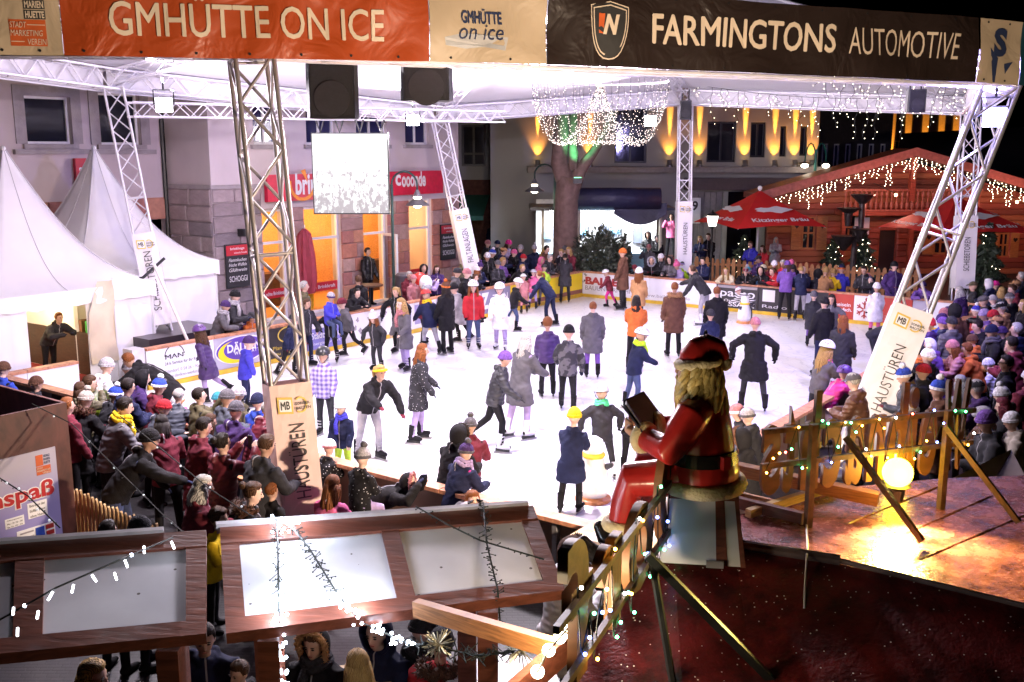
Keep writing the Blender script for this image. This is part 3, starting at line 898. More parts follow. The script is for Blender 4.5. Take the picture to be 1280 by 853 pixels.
def cladding(par,fr,x0,x1,z0,z1,mats,ch=.36,bw=.62,rng=None):
 rng = rng or random
 n = max(1,round((z1 -z0)/ch)); z = z0
 hs = [1 +rng.uniform(-.18,.18) for _ in range(n)]; tot = sum(hs)
 for i in range(n):
  h = (z1 -z0)*hs[i]/tot
  x = x0
  while x < x1 - .02:
   w = bw*rng.uniform(.65,1.35)
   if x1 - (x +w) < bw*.45: w = x1 - x
   block(par,fr,x,x +w,z,z +h,rng.uniform(.035,.07),rng.choice(mats)); x += w
  z += h
rs = random.Random(3)
fo = G(490,380)
FB = Fr(fo,AX)
xl,xr = FB.x(262),FB.x(573)
FB = Fr(FB.P(xl,0),AX); WBk = xr - xl
bak = thing('bakery_building','pale plastered bakery with red sandstone ground floor and red shop sign','building',FB.P(WBk/2,0)[:])
ops = []
for (u0,u1,vt,vb) in ((323,355,262,398),(376,423,258,393),(451,482,254,377),(509,538,249,366)):
 x0 = FB.x(u0); x1 = FB.x(u1); z1 = FB.at((u0 +u1)/2,vt)[1]
 ops.append([x0,x1,0.12,z1])
ZST = 3.95
upw = []
for (u0,u1) in ((318,350),(384,420),(446,484),(507,536)):
 x0,x1 = FB.x(u0),FB.x(u1); zb = FB.at((u0 +u1)/2,181)[1]
 upw.append([x0,x1,zb,zb +1.9])
b = MB(); wall_cells(b,FB,0,WBk,0,9.5,ops +upw,.4)
b.boxf(FB.P(.0,0,-1.9),FB.r*.4,FB.n*1.5,UPV*9.5)
b.boxf(FB.P(WBk -.4,0,-9),FB.r*.4,FB.n*8.6,UPV*9.5)
b.build('wall',PLASTER,bak)
edges = [0.0] + [e for o_ in ops for e in (o_[0],o_[1])] + [WBk]
for i in range(0,len(edges),2):
 cladding(bak,FB,edges[i] +(.0 if i else .0),edges[i +1],.0,3.35 if i else ZST,ST_GRY if i == 0 else ST_RED,.40,.60 if i else .85,rs)
for o_ in ops:
 if o_[3] < 3.33: block(bak,FB,o_[0],o_[1],o_[3],3.35,.05,ST_RED[3],'lintel')
FR_ = Fr(FB.P(0,0,-1.9),FB.n)
FRs = Fr(FB.P(0,0,-1.9),FB.n)
cladding(bak,Fr(FB.P(-.001,0,-1.9),FB.n),0,1.9,0,ZST,ST_GRY,.42,.8,rs)
b = MB(); b.boxf(FB.P(-.06,ZST,-1.9),FB.r*(WBk*.20),FB.n*1.96,UPV*.1); b.build('stone_ledge',STONE_TRIM,bak)
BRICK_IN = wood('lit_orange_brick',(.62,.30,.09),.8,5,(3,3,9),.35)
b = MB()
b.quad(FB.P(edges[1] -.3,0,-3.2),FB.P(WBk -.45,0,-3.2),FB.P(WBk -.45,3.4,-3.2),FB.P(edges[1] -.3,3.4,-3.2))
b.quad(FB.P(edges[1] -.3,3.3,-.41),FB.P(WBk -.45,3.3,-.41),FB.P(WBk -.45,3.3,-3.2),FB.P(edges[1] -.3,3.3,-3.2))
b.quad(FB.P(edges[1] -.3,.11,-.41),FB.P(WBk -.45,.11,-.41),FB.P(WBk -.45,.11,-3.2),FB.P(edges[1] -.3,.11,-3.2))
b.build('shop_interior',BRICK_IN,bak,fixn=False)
DARKW = wood('dark_counter',(.06,.03,.02),.5)
b = MB()
for x in (ops[1][0] +.2,ops[3][0] -.2): b.boxf(FB.P(x,.12,-2.6),FB.r*1.4,FB.n*.5,UPV*1.05)
b.build('shop_counter',DARKW,bak)
b = MB(); b.boxf(FB.P(ops[1][0] +.38,.12,-1.2),FB.r*.62,FB.n*.45,UPV*1.75); b.build('yellow_cooler',mat('yellow_cabinet',(.75,.58,.05),.4),bak)
for k,o_ in enumerate(ops):
 xm = (o_[0] +o_[1])/2; p = FB.P(xm,2.9,-1.7)
 b = MB(); b.ball(p +UPV*.06,.09,10,6); b.build('pendant_bulb',emat('warm_bulb',(1,.62,.25),30),bak)
 attach_keep(lamp('lamp','POINT',p -UPV*.15,130,(1,.66,.3),None,.12),bak)
 zt = o_[2] + (o_[3] -o_[2])*.70
 w = window(bak,FB,o_[0],o_[1],o_[2],o_[3],WHITE,PANE,.075,(),(.70,),-.16,'shop_window',sill=False)
 if k in (0,1,3):
  b = MB(); b.boxf(FB.P(o_[0] +.08,.75,-.15),FB.r*(o_[1] -o_[0] -.16),FB.n*.012,UPV*.27); rb_ = b.build('red_band',RED,w)
  text('echte Brinkkraft' if k != 3 else 'die Vesperstube',FB.P(o_[0] +.16,.83,-.137),FB.r,UPV,(o_[1] -o_[0])*.78,.11,WHITE,w,.01)
 if k == 1 or k == 2:
  fd = Fr(FB.P(o_[1] -.1,0,-.12),(FB.n*1.0 +FB.r*-.25))
  if k == 2: window(bak,fd,.0,.85,.14,2.35,WHITE,PANE,.08,(),(),0,'glass_door',sill=False)
ZS0,ZS1 = FB.at(436,247)[1],FB.at(436,216)[1]
xs0,xs1 = FB.x(326),FB.x(547)
b = MB(); b.boxf(FB.P(xs0,ZS0,.09),FB.r*(xs1 -xs0),FB.n*.14,UPV*(ZS1 -ZS0)); sg = b.build('shop_sign',mat('shop_sign_red',(.55,.012,.05),.35),bak)
W_ = xs1 - xs0
text('brinkh',FB.P(FB.x(361),ZS0 +.16,.232),FB.r,UPV,FB.x(404) -FB.x(361),.62,WHITE,sg,.03)
text('c',FB.P(FB.x(487),ZS0 +.30,.232),FB.r,UPV,.26,.36,WHITE,sg,.03)
text('ooonde',FB.P(FB.x(495),ZS0 +.25,.232),FB.r,UPV,FB.x(525) -FB.x(495),.5,WHITE,sg,.03)
flat(ring2(0,0,.52,.52,.10,PI*.95,PI*1.95,18),FB.P(FB.x(370),ZS0 +.50,.232),FB.r,UPV,mat('sign_orange',(.8,.25,.02),.4),sg)
flat([(.1,.5),(.35,.15),(.28,.55)],FB.P(FB.x(365),ZS0 +.35,.232),FB.r,UPV,mat('sign_orange',(.8,.25,.02),.4),sg)
WIN_BL = mat('blue_reflection_tint_glass',(.03,.03,.09),.08,0,0)  # blue reflections are put into the pane colour
for x0,x1,z0,z1 in upw:
 window(bak,FB,x0,x1,z0,z1,WHITE,WIN_BL,.07,(.5,),(.62,),-.15)
for o_ in [(547,566,281,323)]:
 x0,z1 = FB.at(o_[0],o_[2]); x1,z0 = FB.at(o_[1],o_[3])
def menu_board(fr,x0,x1,z0,z1,label,d=.10):
 t = thing('menu_board',label,'menu board',fr.P(x0,z0,d)[:],'chalk menu boards by the bakery')
 b = MB(); b.boxf(fr.P(x0,z0,d),fr.r*(x1 -x0),fr.n*.04,UPV*(z1 -z0)); b.build('board',mat('chalkboard',(.018,.018,.022),.5),t)
 h = z1 - z0; w = x1 - x0
 b = MB(); b.boxf(fr.P(x0 +.03,z1 -h*.26,d +.041),fr.r*(w -.06),fr.n*.008,UPV*(h*.23)); b.build('header',RED,t)
 text('brinkhege',fr.P(x0 +w*.2,z1 -h*.15,d +.05),fr.r,UPV,w*.6,h*.075,WHITE,t,.01)
 text('wünscht Freude',fr.P(x0 +w*.35,z1 -h*.22,d +.05),fr.r,UPV,w*.55,h*.04,WHITE,t)
 for s,y,hh,sh in (('Flammkuchen',.60,.075,.3),('frische Waffeln',.49,.075,.3),('Glühwein',.37,.08,.3),('SCHOGGI',.14,.13,0)):
  text(s,fr.P(x0 +w*.12,z0 +h*y,d +.042),fr.r,UPV,w*.76,h*hh,WHITE,t,.0,shear=sh)
menu_board(FB,x0,x1,z0,z1,'chalk menu board at the right end of the bakery front')
x0,z1 = FB.at(277,306); x1,z0 = FB.at(309,357)
menu_board(FB,x0,x1,z0,z1,'chalk menu board on the grey stone corner left of the nearest tower')
b = MB(); b.boxf(FB.P(FB.x(290),z1 +.2,.08),FB.r*.2,FB.n*.25,UPV*.2); tag(b.build('wall_lamp',BLACKM),'small dark wall lamp above the left chalk menu board','lamp')
b = MB(); b.tube([FB.P(-.12,.1,-1.85),FB.P(-.12,9.4,-1.85)],.06,8); tag(b.build('downpipe',BLACKM),'dark downpipe in the inner corner left of the grey stone wall','downpipe')
FLb = Fr(FB.P(0,0,-1.9) -AX*0,AX)
hl = thing('plaster_house','grey plastered house behind the two pointed white tents','building',FLb.P(-4,0)[:])
wl = []
for (u0,u1,v0,v1) in ((34,86,122,180),(126,172,118,181)):
 a0,zb = FLb.at(u0,v1); a1,zt = FLb.at(u1,v0); wl.append([a0,a1,zb,zt])
arch = []
for (u0,u1) in ((178,206),(70,118),(10,55)):
 a0 = FLb.x(u0); a1 = FLb.x(u1); arch.append([a0,a1,.0,3.1])
b = MB(); wall_cells(b,FLb,-16,-.02,0,9.5,wl +arch,.35); b.build('wall',PLASTER_L,hl)
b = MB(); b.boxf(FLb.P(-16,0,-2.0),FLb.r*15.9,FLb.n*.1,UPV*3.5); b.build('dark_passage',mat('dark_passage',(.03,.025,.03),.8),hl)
e2 = [-9.0] + sorted([e for a in arch for e in (a[0],a[1])]) + [-.02]
for i in range(0,len(e2),2):
 if e2[i +1] > e2[i]: cladding(hl,FLb,e2[i],e2[i +1],0,ZST -.25,ST_RED,.42,.8,rs)
for a in arch: block(hl,FLb,a[0],a[1],3.1,ZST -.25,.05,ST_RED[2],'lintel')
for (a0,a1,zb,zt) in wl:
 window(hl,FLb,a0,a1,zb,zt,WHITE,GLASS_D,.06,(),(),-.16)
 b = MB()
 for (p0,p1,q0,q1) in ((a0 -.28,a0 -.005,zb,zt +.25),(a1 +.005,a1 +.28,zb,zt +.25),(a0 -.005,a1 +.005,zt +.003,zt +.25)):
  b.boxf(FLb.P(p0,q0,.002),FLb.r*(p1 -p0),FLb.n*.04,UPV*(q1 -q0))
 b.build('window_surround',STONE_TRIM,hl)
 b = MB(); b.boxf(FLb.P(a0 -.38,zb -.25,.001),FLb.r*(a1 -a0 +.76),FLb.n*.13,UPV*.12); b.build('window_ledge',STONE_TRIM,hl)
a0,zb = FLb.at(92,232); a1,zt = FLb.at(108,198)
b = MB(); b.boxf(FLb.P(a0,zb,.05),FLb.r*(a1 -a0),FLb.n*.12,UPV*(zt -zb)); so = b.build('wall_sign',RED); tag(so,'small red sign on the plaster wall between the tents','sign')
text('24',FLb.P(a0 +.08,zb +.2,.172),FLb.r,UPV,(a1 -a0)*.6,.26,WHITE,so,.02)
GREYW = mat('greenish_grey_render',(.36,.35,.33),.85,0,.06,.5,.1,50)
FC = Fr((0,44,0),(1,0,0))
def U(fr,u,v): return fr.at(u,v)
cen = thing('grey_house','grey rendered house with orange lit pilasters behind the big tree','building',(9,44,0))
x0 = FC.x(613); x1 = FC.x(1022)
wn_ = []
for (u0,u1,v0,v1) in ((768,810,120,204),(883,921,152,203),(937,958,153,197),(974,984,158,196),(999,1010,158,195)):
 a0,zb = U(FC,u0,v1); a1,zt = U(FC,u1,v0); wn_.append([a0,a1,zb,zt])
gh = []
for (u0,u1) in ((868,906),(912,952),(960,1010)):
 gh.append([FC.x(u0),FC.x(u1),.1,3.2])
b = MB(); wall_cells(b,FC,x0,x1,0,9.5,wn_ +gh,.4)
b.boxf(FC.P(x0,0,-14),(.4,0,0),(0,13.6,0),(0,0,9.5)); b.build('wall',GREYW,cen)
for (a0,a1,zb,zt) in wn_:
 window(cen,FC,a0,a1,zb,zt,BLACKM,GLASS_D,.08,(.5,) if a1 -a0 >.6 else (),(),-.2,sill=False)
for k,(a0,a1,zb,zt) in enumerate(gh):
 if k == 1:
  b = MB(); b.boxf(FC.P(a0,zb,-1.5),FC.r*(a1 -a0),FC.n*.1,UPV*(zt -zb)); b.build('dark_shopfront',GLASS_D,cen)
 else:
  n_ = 5 if k == 0 else 6
  for j in range(n_):
   w_ = (a1 -a0)/n_
   b = MB(); b.boxf(FC.P(a0 +j*w_ +.01,zb,-.25),FC.r*(w_ -.02),FC.n*.06,UPV*(zt -zb)); b.build('shutter_panel',mat('grey_shutter',(.26,.23,.23),.6),cen)
b = MB(); b.boxf(FC.P(FC.x(659),FC.at(800,215)[1] -.02,.001),FC.r*(FC.x(1030) -FC.x(659)),FC.n*.9,UPV*.24); b.build('ledge',mat('ledge_concrete',(.30,.26,.24),.8),cen)
b = MB(); b.boxf(FC.P(FC.x(856),3.30,.001),FC.r*(FC.x(1030) -FC.x(856)),FC.n*.85,UPV*.5); b.build('fascia',mat('dark_fascia',(.09,.06,.06),.6),cen)
x9,z9 = FC.at(861,262)
b = MB(); b.boxf(FC.P(x9,z9 -.6,.02),FC.r*.5,FC.n*.06,UPV*1.1); so = b.build('number_plate',WHITE); tag(so,'white plate with the number 9 beside the upright tower','sign')
text('9',FC.P(x9 +.12,z9 -.05,.082),FC.r,UPV,.26,.42,PM('black'),so,.03)
ORANGE_L = (1.0,.36,.035)
zl = FC.at(800,215)[1] + .22
def uplight(u,fr,z,d,label,e,wide=.05,tz=3.2):
 p = fr.P(fr.x(u),z,d)
 t = thing('wall_uplight',label,'uplight',p[:],'orange uplights along the house ledges')
 b = MB(); b.tube([p,p +UPV*.06],.14,10); b.tube([p +UPV*.06 +fr.n*.05,p +UPV*.26 -fr.n*.02],.11,10); b.build('can',mat('uplight_can',(.25,.24,.24),.4,.5),t)
 b = MB(); b.tube([p +UPV*.262 -fr.n*.02,p +UPV*.27 -fr.n*.02],.095,10); b.build('lens',emat('uplight_lens',(1,.55,.12),12),t)
 l = lamp('lamp','SPOT',p +UPV*.29 -fr.n*.10,e,ORANGE_L,fr.P(fr.x(u),z +tz,-.02),.03,spot=9,blend=.8); attach_keep(l,t)
 l = lamp('lamp','SPOT',p +UPV*.29 -fr.n*.06,e*wide,ORANGE_L,fr.P(fr.x(u),z +2.0,-.05),.03,spot=70,blend=1.0); attach_keep(l,t)
for k,u in enumerate((672,737,836,873,930,967,992,1013)):
 uplight(u,FC,zl,.24,['leftmost orange uplight beside the tree trunk','orange uplight behind the forked tree','orange uplight left of the upright tower','orange uplight just right of the upright tower','orange uplight between the two dark windows','orange uplight above the left end of the cabin roof','orange uplight behind the double street lamp','last orange uplight at the end of the ledge'][k],9000,.03)
FD = Fr((0,48,0),(1,0,0))
rc_ = thing('dark_brick_house','dark brick house in the gap right of the bakery','building',FD.P(FD.x(590),0)[:])
a0,zb = FD.at(577,208); a1,zt = FD.at(607,156)
b = MB(); wall_cells(b,FD,FD.x(540),FD.x(613) +1,3.6,9.5,[[a0,a1,zb,zt]],.4); b.build('wall',GREYW,rc_)
window(rc_,FD,a0,a1,zb,zt,BLACKM,GLASS_D,.1,(.5,),(.3,),-.2,sill=False)
b = MB(); b.boxf(FD.P(FD.x(540),0,-.4),FD.r*(FD.x(613) +1 -FD.x(540)),FD.n*.38,UPV*3.598); b.build('brick_base',mat('dark_brick',(.12,.045,.035),.85,0,.3,6,.4,20),rc_)
b = MB()
p = FD.P(FD.x(575),0,4.0)
b.quad(FD.P(FD.x(572),2.9,.1),FD.P(FD.x(612),2.9,.1),FD.P(FD.x(606),2.1,3.0),FD.P(FD.x(572),2.1,3.0)); b.quad(FD.P(FD.x(572),2.1,3.0),FD.P(FD.x(606),2.1,3.0),FD.P(FD.x(606),1.9,3.0),FD.P(FD.x(572),1.9,3.0))
tag(b.build('green_awning',mat('green_awning_cloth',(.03,.16,.11),.7),None,fixn=False),'green awning in the dark gap right of the bakery','awning')
FE = Fr((0,58,0),(1,0,0))
off_ = thing('dark_office_block','dark flat roofed block with a row of white framed windows','building',FE.P(FE.x(1066),0)[:])
ws = []
for i in range(6):
 u0 = 1026 + i*14.5; a0,zb = FE.at(u0,214); a1,zt = FE.at(u0 +9,180); ws.append([a0,a1,zb,zt])
b = MB(); wall_cells(b,FE,FE.x(1000),FE.x(1113),0,12,ws,.4); b.build('wall',mat('dark_render',(.06,.05,.05),.8),off_)
for w_ in ws: window(off_,FE,*w_,WHITE,WIN_BL,.09,(),(),-.1,sill=False)
FF = Fr((0,68,0),(1,0,0))
far = thing('pilaster_house','far pale block with yellow lit pilasters above the cabin ridge','building',FF.P(FF.x(1150),0)[:])
ws = []
for i in range(4):
 u0 = 1116 + i*21; a0,zb = FF.at(u0,212); a1,zt = FF.at(u0 +14,176); ws.append([a0,a1,zb,zt])
b = MB(); wall_cells(b,FF,FF.x(1090),FF.x(1205),0,13,ws,.4); b.build('wall',mat('far_render',(.22,.17,.15),.8),far)
for w_ in ws: window(far,FF,*w_,WHITE,GLASS_D,.09,(.5,),(),-.1,sill=False)
for k,u in enumerate((1111,1131,1152,1172,1190)):
 b = MB(); b.boxf(FF.P(FF.x(u) -.22,0,.001),FF.r*.44,FF.n*.22,UPV*13); b.build('pilaster',mat('far_pilaster',(.5,.42,.3),.7),far)
 uplight(u,FF,FF.at(u,236)[1],.40,['yellow uplight on the far block, leftmost of five','yellow uplight on the far block above the cabin ridge','middle one of the five yellow uplights on the far block','fourth yellow uplight on the far block','yellow uplight on the far block next to the dark roof'][k],30000,.002,9.0)
rf = thing('dark_hall','big dark roofed hall against the night sky at the right','building',(27,50,0))
FH = Fr((0,52,0),(1,0,0))
b = MB(); h0 = FH.at(1140,196)[1]; xa,xb = FH.x(1120),FH.x(1420)
b.boxf((xa,52,0),(xb -xa,0,0),(0,12,0),(0,0,h0 -1.2)); b.build('wall',mat('hall_wall',(.05,.04,.05),.8),rf)
b = MB(); b.prism([(xa -.5,51.4,h0 -1.3),(xa +2.5,58,h0 +1.0),(xb -2,58,h0 +1.4),(xb +.5,51.4,h0 -1.2)],(0,0,.25)); b.build('roof',mat('hall_roof',(.02,.02,.03),.6),rf)

cy = 41.0
FK = Fr((0,cy,0),(1,0,0))
cab = thing('log_cabin','reddish log cabin with balcony, carved gable and icicle fairy lights','cabin',FK.P(FK.x(1130),0)[:])
xA,zA = FK.at(1130,196); xL,zL = FK.at(952,246); xR = 2*xA - xL; zR = zL
cop = []
for (u0,u1,v0,v1) in ((1001,1020,271,312),(1095,1121,288,362),(1166,1186,288,318),(1246,1262,291,322),(1050,1072,268,300)):
 a0,zb = FK.at(u0,v1); a1,zt = FK.at(u1,v0); cop.append([a0,a1,zb if v1 <350 else .0,zt])
plank_m = [WOOD_RED,wood('cabin_timber_light',(.38,.12,.05),.55,4,(1,1,10)),wood('cabin_timber_dark',(.22,.05,.028),.55,4,(1,1,10))]
z = 0.0; ph = .24
while z < zA - .05:
 zt = z + ph
 def half(zz): return (xA -xL) - .25 if zz < zL else ((xA -xL) -.25)*max(0,(zA -zz))/(zA -zL)
 w0 = half(zt)
 if w0 > .15:
  cuts = [(xA -w0,xA +w0)]
  for h in cop:
   if h[2] < zt - .05 and h[3] > z + .05:
    cuts = [c for (p,q) in cuts for c in ((p,min(q,h[0])),(max(p,h[1]),q)) if c[1] -c[0] >.05]
  for (p,q) in cuts:
   block(cab,FK,p,q,z,zt,.07,rs.choice(plank_m),'plank',.014)
 z = zt
b = MB(); wall_cells(b,FK,xL +.3,xR -.3,0,zL,cop,.25)
b.prism([FK.P(xL +.3,zL +.002,-.25),FK.P(xR -.3,zL +.002,-.25),FK.P(xA,zA -.1,-.25)],FK.n*.24)
b.build('wall',WOOD_RED,cab)
FRR = wood('barge_board_timber',(.36,.11,.07),.5,4,(6,1,1))
for sg,xe in ((-1,xL),(1,xR)):
 b = MB(); b.prism([FK.P(xA,zA +.32,-1.0),FK.P(xe +sg*.5,zL +.16,-1.0),FK.P(xe +sg*.5,zL -.06,-1.0),FK.P(xA,zA +.10,-1.0)],FK.n*2.2); b.build('roof',FRR,cab)
 b = MB(); b.prism([FK.P(xA,zA +.36,1.21),FK.P(xe +sg*.55,zL +.19,1.21),FK.P(xe +sg*.55,zL -.16,1.21),FK.P(xA,zA +.03,1.21)],FK.n*.06); b.build('barge_board',mat('barge_board_pink',(.42,.15,.12),.5,0,.2,8),cab)
b = MB(); b.boxf(FK.P(xA -.1,zA -1.7,.9),FK.r*.2,FK.n*.25,UPV*1.7); b.build('king_post',WOOD_RED,cab)
zb0 = FK.at(1130,263)[1]; zb1 = FK.at(1130,236)[1]
xb0,xb1 = FK.x(1046),FK.x(1216)
b = MB(); b.boxf(FK.P(xb0,zb0 -.15,.1),FK.r*(xb1 -xb0),FK.n*1.0,UPV*.16); b.build('balcony_floor',WOOD_RED,cab)
b = MB(); b.boxf(FK.P(xb0,zb1 -.06,1.0),FK.r*(xb1 -xb0),FK.n*.1,UPV*.09); b.boxf(FK.P(xb0,zb0 +.02,1.02),FK.r*(xb1 -xb0),FK.n*.07,UPV*.07); b.build('balcony_rail',FRR,cab)
mb_ = MB(); mb_.lathe([(.03,0),(.065,.15),(.06,.35),(.025,.5),(.03,.62),(.06,.8),(.06,.9),(.03,1.0)],n=8)
bal_me = mb_.mesh('baluster'); bal_me.materials.append(FRR)
nb = int((xb1 -xb0)/.20)
for i in range(nb):
 p = FK.P(xb0 +(i +.5)*(xb1 -xb0)/nb,zb0 +.085,1.055)
 link('baluster',bal_me,cab,Matrix.Translation(p) @ Matrix.Diagonal((1,1,zb1 -zb0 -.14,1)))
for u in (1048,1132,1180):
 b = MB(); b.boxf(FK.P(FK.x(u) -.08,0,1.0),FK.r*.16,FK.n*.16,UPV*(zb0 -.16)); b.build('balcony_post',WOOD_RED,cab)
for k,h in enumerate(cop):
 if k == 1:
  b = MB(); b.boxf(FK.P(h[0],h[2],-.2),FK.r*(h[1] -h[0]),FK.n*.05,UPV*(h[3] -h[2])); b.build('door',mat('cabin_door_dark',(.03,.018,.015),.5),cab)
 else:
  window(cab,FK,*h,WOOD_OR,GLASS_D,.07,(.5,),(.5,),-.05,sill=False)
  if k in (0,2,3):
   w_ = (h[1] -h[0])*.75
   for p in (h[0] -w_ -.04,h[1] +.04):
    b = MB(); b.boxf(FK.P(p,h[2],.075),FK.r*w_,FK.n*.05,UPV*(h[3] -h[2])); s_ = b.build('shutter',WOOD_OR,cab)
    flat([(w_*.5 +.09*math.sin(a) ** 3,(h[3] -h[2])*.72 +.007*(13*math.cos(a) -5*math.cos(2*a) -2*math.cos(3*a) -math.cos(4*a))) for a in [2*PI*i/18 for i in range(18)]],FK.P(p,h[2],.125),FK.r,UPV,BLACKM,s_)
b = MB(); b.boxf(FK.P(FK.x(1072),1.6,.11),FK.r*.6,FK.n*.02,UPV*.7); b.build('notice',WHITE,cab)
BULB_W = emat('warm_white_led',(1.0,.86,.62),14)
BULB_C = emat('cold_white_led',(.92,.95,1.0),14)
WIRE = mat('dark_wire',(.015,.018,.015),.6,0,0)
def light_string(name,label,pts,bulbs,bulb_m,r=.02,wr=.006,cat='fairy lights',group=None,wires=None):
 t = thing(name,label,cat,pts[0][0][:] if pts else bulbs[0][:],group)
 b = MB()
 for pl in pts: b.tube(pl,wr,4,cap=False)
 b.build('wire',WIRE,t)
 groups = bulbs if isinstance(bulbs,dict) else {bulb_m: bulbs}
 for m_,bl in groups.items():
  c = MB()
  for p in bl: c.ball(p,r,5,3)
  tag(c.build('bulb',m_,t,fixn=False),kind='stuff')
 return t
rb = random.Random(11)
pts,bl = [],[]
for sg,xe in ((-1,xL),(1,xR)):
 a,e = FK.P(xA,zA +.02,1.30),FK.P(xe +sg*.4,zL -.15,1.30)
 pts.append([a,e])
 n_ = 34
 for i in range(n_):
  p = a.lerp(e,(i +.3)/n_); L_ = rb.choice([.15,.3,.5,.8,.35])*1.0
  pts.append([p,p -UPV*L_])
  for j in range(int(L_/.085) +1):
   bl.append(p -UPV*(.05 +j*.085 +rb.uniform(-.02,.02)) +V((rb.uniform(-.05,.05),0,0)))
light_string('icicle_lights','icicle fairy lights hanging along the log cabin gable',pts,bl,BULB_W,.0145,.005)
lamp_r = lamp('lamp','POINT',FK.P(xA -1.5,3.2,3.4),150,(1.0,.34,.24),None,.3); attach_keep(lamp_r,cab)
lamp_r = lamp('lamp','POINT',FK.P(xA +3.4,2.9,2.6),110,(1.0,.34,.24),None,.3); attach_keep(lamp_r,cab)
for s_,q_ in ((-1.5,(3.35,3.4)),(3.4,(3.05,2.6))):
 b = MB(); b.ball(FK.P(xA +s_,q_[0],q_[1]),.06); b.build('porch_bulb',emat('porch_bulb',(1,.6,.35),10),cab)
b = MB(); b.tube([FK.P(xA -1.5,3.4,3.4),FK.P(xA -1.5,3.7,1.0)],.012,5); b.tube([FK.P(xA +3.4,3.1,2.6),FK.P(xA +3.4,3.6,1.0)],.012,5)
b.build('porch_lamp_cable',WIRE,cab)

TENT = mat('white_pvc',(.88,.86,.88),.42,0,.03,2)
TENT_S = mat('tent_seam',(.62,.60,.63),.5,0,.05,3)
TENT_IN = mat('cream_tent_lining',(.62,.52,.30),.7)
def pagoda(c,size,ze,za,label,front_open=True,valance=.35):
 t = thing('pagoda_tent',label,'tent',(c.x,c.y,0),'white pointed pagoda tents')
 h = size/2; n = 12; m_ = 6
 def sq(k):
  a = (k % 1)*4; i = int(a); f_ = a - i
  cs_ = [(-1,-1),(1,-1),(1,1),(-1,1)]
  p,q = cs_[i],cs_[(i +1) % 4]
  return (p[0] +(q[0] -p[0])*f_,p[1] +(q[1] -p[1])*f_)
 b = MB(); vs = []; fs = []; per = 4*m_
 for i in range(n +1):
  f_ = i/n; s = (1 -f_) ** 1.0*h + .02; zz = ze + (za -ze)*(f_ ** 2.1*.75 +f_*.25)
  for k in range(per):
   x,y = sq(k/per); bow = 1 - .05*math.sin(PI*f_)*(1 if True else 0)
   p = c + AX*(x*s*bow) + BX*(y*s*bow); vs.append((p.x,p.y,zz))
 for i in range(n):
  for k in range(per):
   k2 = (k +1) % per; fs.append((i*per +k,i*per +k2,(i +1)*per +k2,(i +1)*per +k))
 b.add(vs,fs); b.build('roof',TENT,t,smooth=True)
 for k in range(0,per,3):
  b = MB(); pl = []
  for i in range(0,n +1):
   f_ = i/n; s = (1 -f_)*h + .024; x,y = sq(k/per); bow = 1 - .05*math.sin(PI*f_); q_ = c + AX*(x*s*bow) + BX*(y*s*bow)
   pl.append(V((q_.x,q_.y,ze +.006 +(za -ze)*(f_ ** 2.1*.75 +f_*.25))))
  b.tube(pl,.014 if k % m_ == 0 else .008,5,cap=False); b.build('seam',TENT_S,t)
 b = MB(); vs = []; fs = []; N_ = 96
 for k in range(N_):
  x,y = sq(k/N_); p = c + AX*(x*(h +.03)) + BX*(y*(h +.03))
  sc_ = .05*abs(math.sin(PI*9*(k/N_)*4))
  vs += [(p.x,p.y,ze +.01),(p.x,p.y,ze -valance +sc_)]
 for k in range(N_):
  k2 = (k +1) % N_; fs.append((2*k,2*k2,2*k2 +1,2*k +1))
 b.add(vs,fs); b.build('valance',TENT,t,smooth=False)
 cs_ = [(-1,-1),(1,-1),(1,1),(-1,1)]
 for i in range(4):
  p = c + AX*(cs_[i][0]*(h -.06)) + BX*(cs_[i][1]*(h -.06))
  b = MB(); b.box((p.x,p.y,ze/2),(.09,.09,ze)); b.build('pole',WHITE,t)
 for i in range(4):
  x0,y0 = cs_[i]; x1,y1 = cs_[(i +1) % 4]
  p = c + AX*(x0*h*.985) + BX*(y0*h*.985); q = c + AX*(x1*h*.985) + BX*(y1*h*.985)
  seg = [(0,1)]
  if front_open and i == 2: seg = [(.0,.40),(.72,1.0)]
  for (f0,f1) in seg:
   b = MB(); vs = []; fs = []; m2 = 10
   for k in range(m2 +1):
    f_ = f0 + (f1 -f0)*k/m2; r_ = p.lerp(q,f_); nn = (q -p).normalized().cross(UPV)*(.02*math.sin(k*2.1))
    vs += [(r_.x +nn.x,r_.y +nn.y,.02),(r_.x +nn.x,r_.y +nn.y,ze -.01)]
   for k in range(m2): fs.append((2*k,2*k +2,2*k +3,2*k +1))
   b.add(vs,fs); b.build('side_wall',TENT,t,smooth=True)
 b = MB(); b.ball((c.x,c.y,za +.02),.06); b.build('finial',WHITE,t)
 return t
c1 = AY(4,186,21.9); c1.z = 0
c2 = AY(117,182,24.9); c2.z = 0
t1 = pagoda(c1,4.1,2.12,5.0,'nearer white pointed tent at the left edge with a lit opening')
lp = lamp('lamp','POINT',(c1.x,c1.y,1.85),120,(1,.78,.42),None,.15); attach_keep(lp,t1)
b = MB(); b.ball((c1.x,c1.y,2.02),.08); b.build('bulb',emat('tent_bulb',(1,.8,.5),18),t1)
b = MB(); b.quad(c1 -AX*1.95 -BX*1.9 +UPV*.03,c1 -AX*1.95 +BX*1.9 +UPV*.03,c1 +AX*1.95 +BX*1.9 +UPV*.03,c1 +AX*1.95 -BX*1.9 +UPV*.03)
b.build('floor_carpet',mat('red_carpet',(.25,.02,.02),.9),t1)
b = MB(); q_ = c1 + AX*1.5; b.boxf(q_ -BX*1.9 +UPV*.04,BX*3.8,AX*.05,UPV*2.0); b.build('inner_lining',TENT_IN,t1)
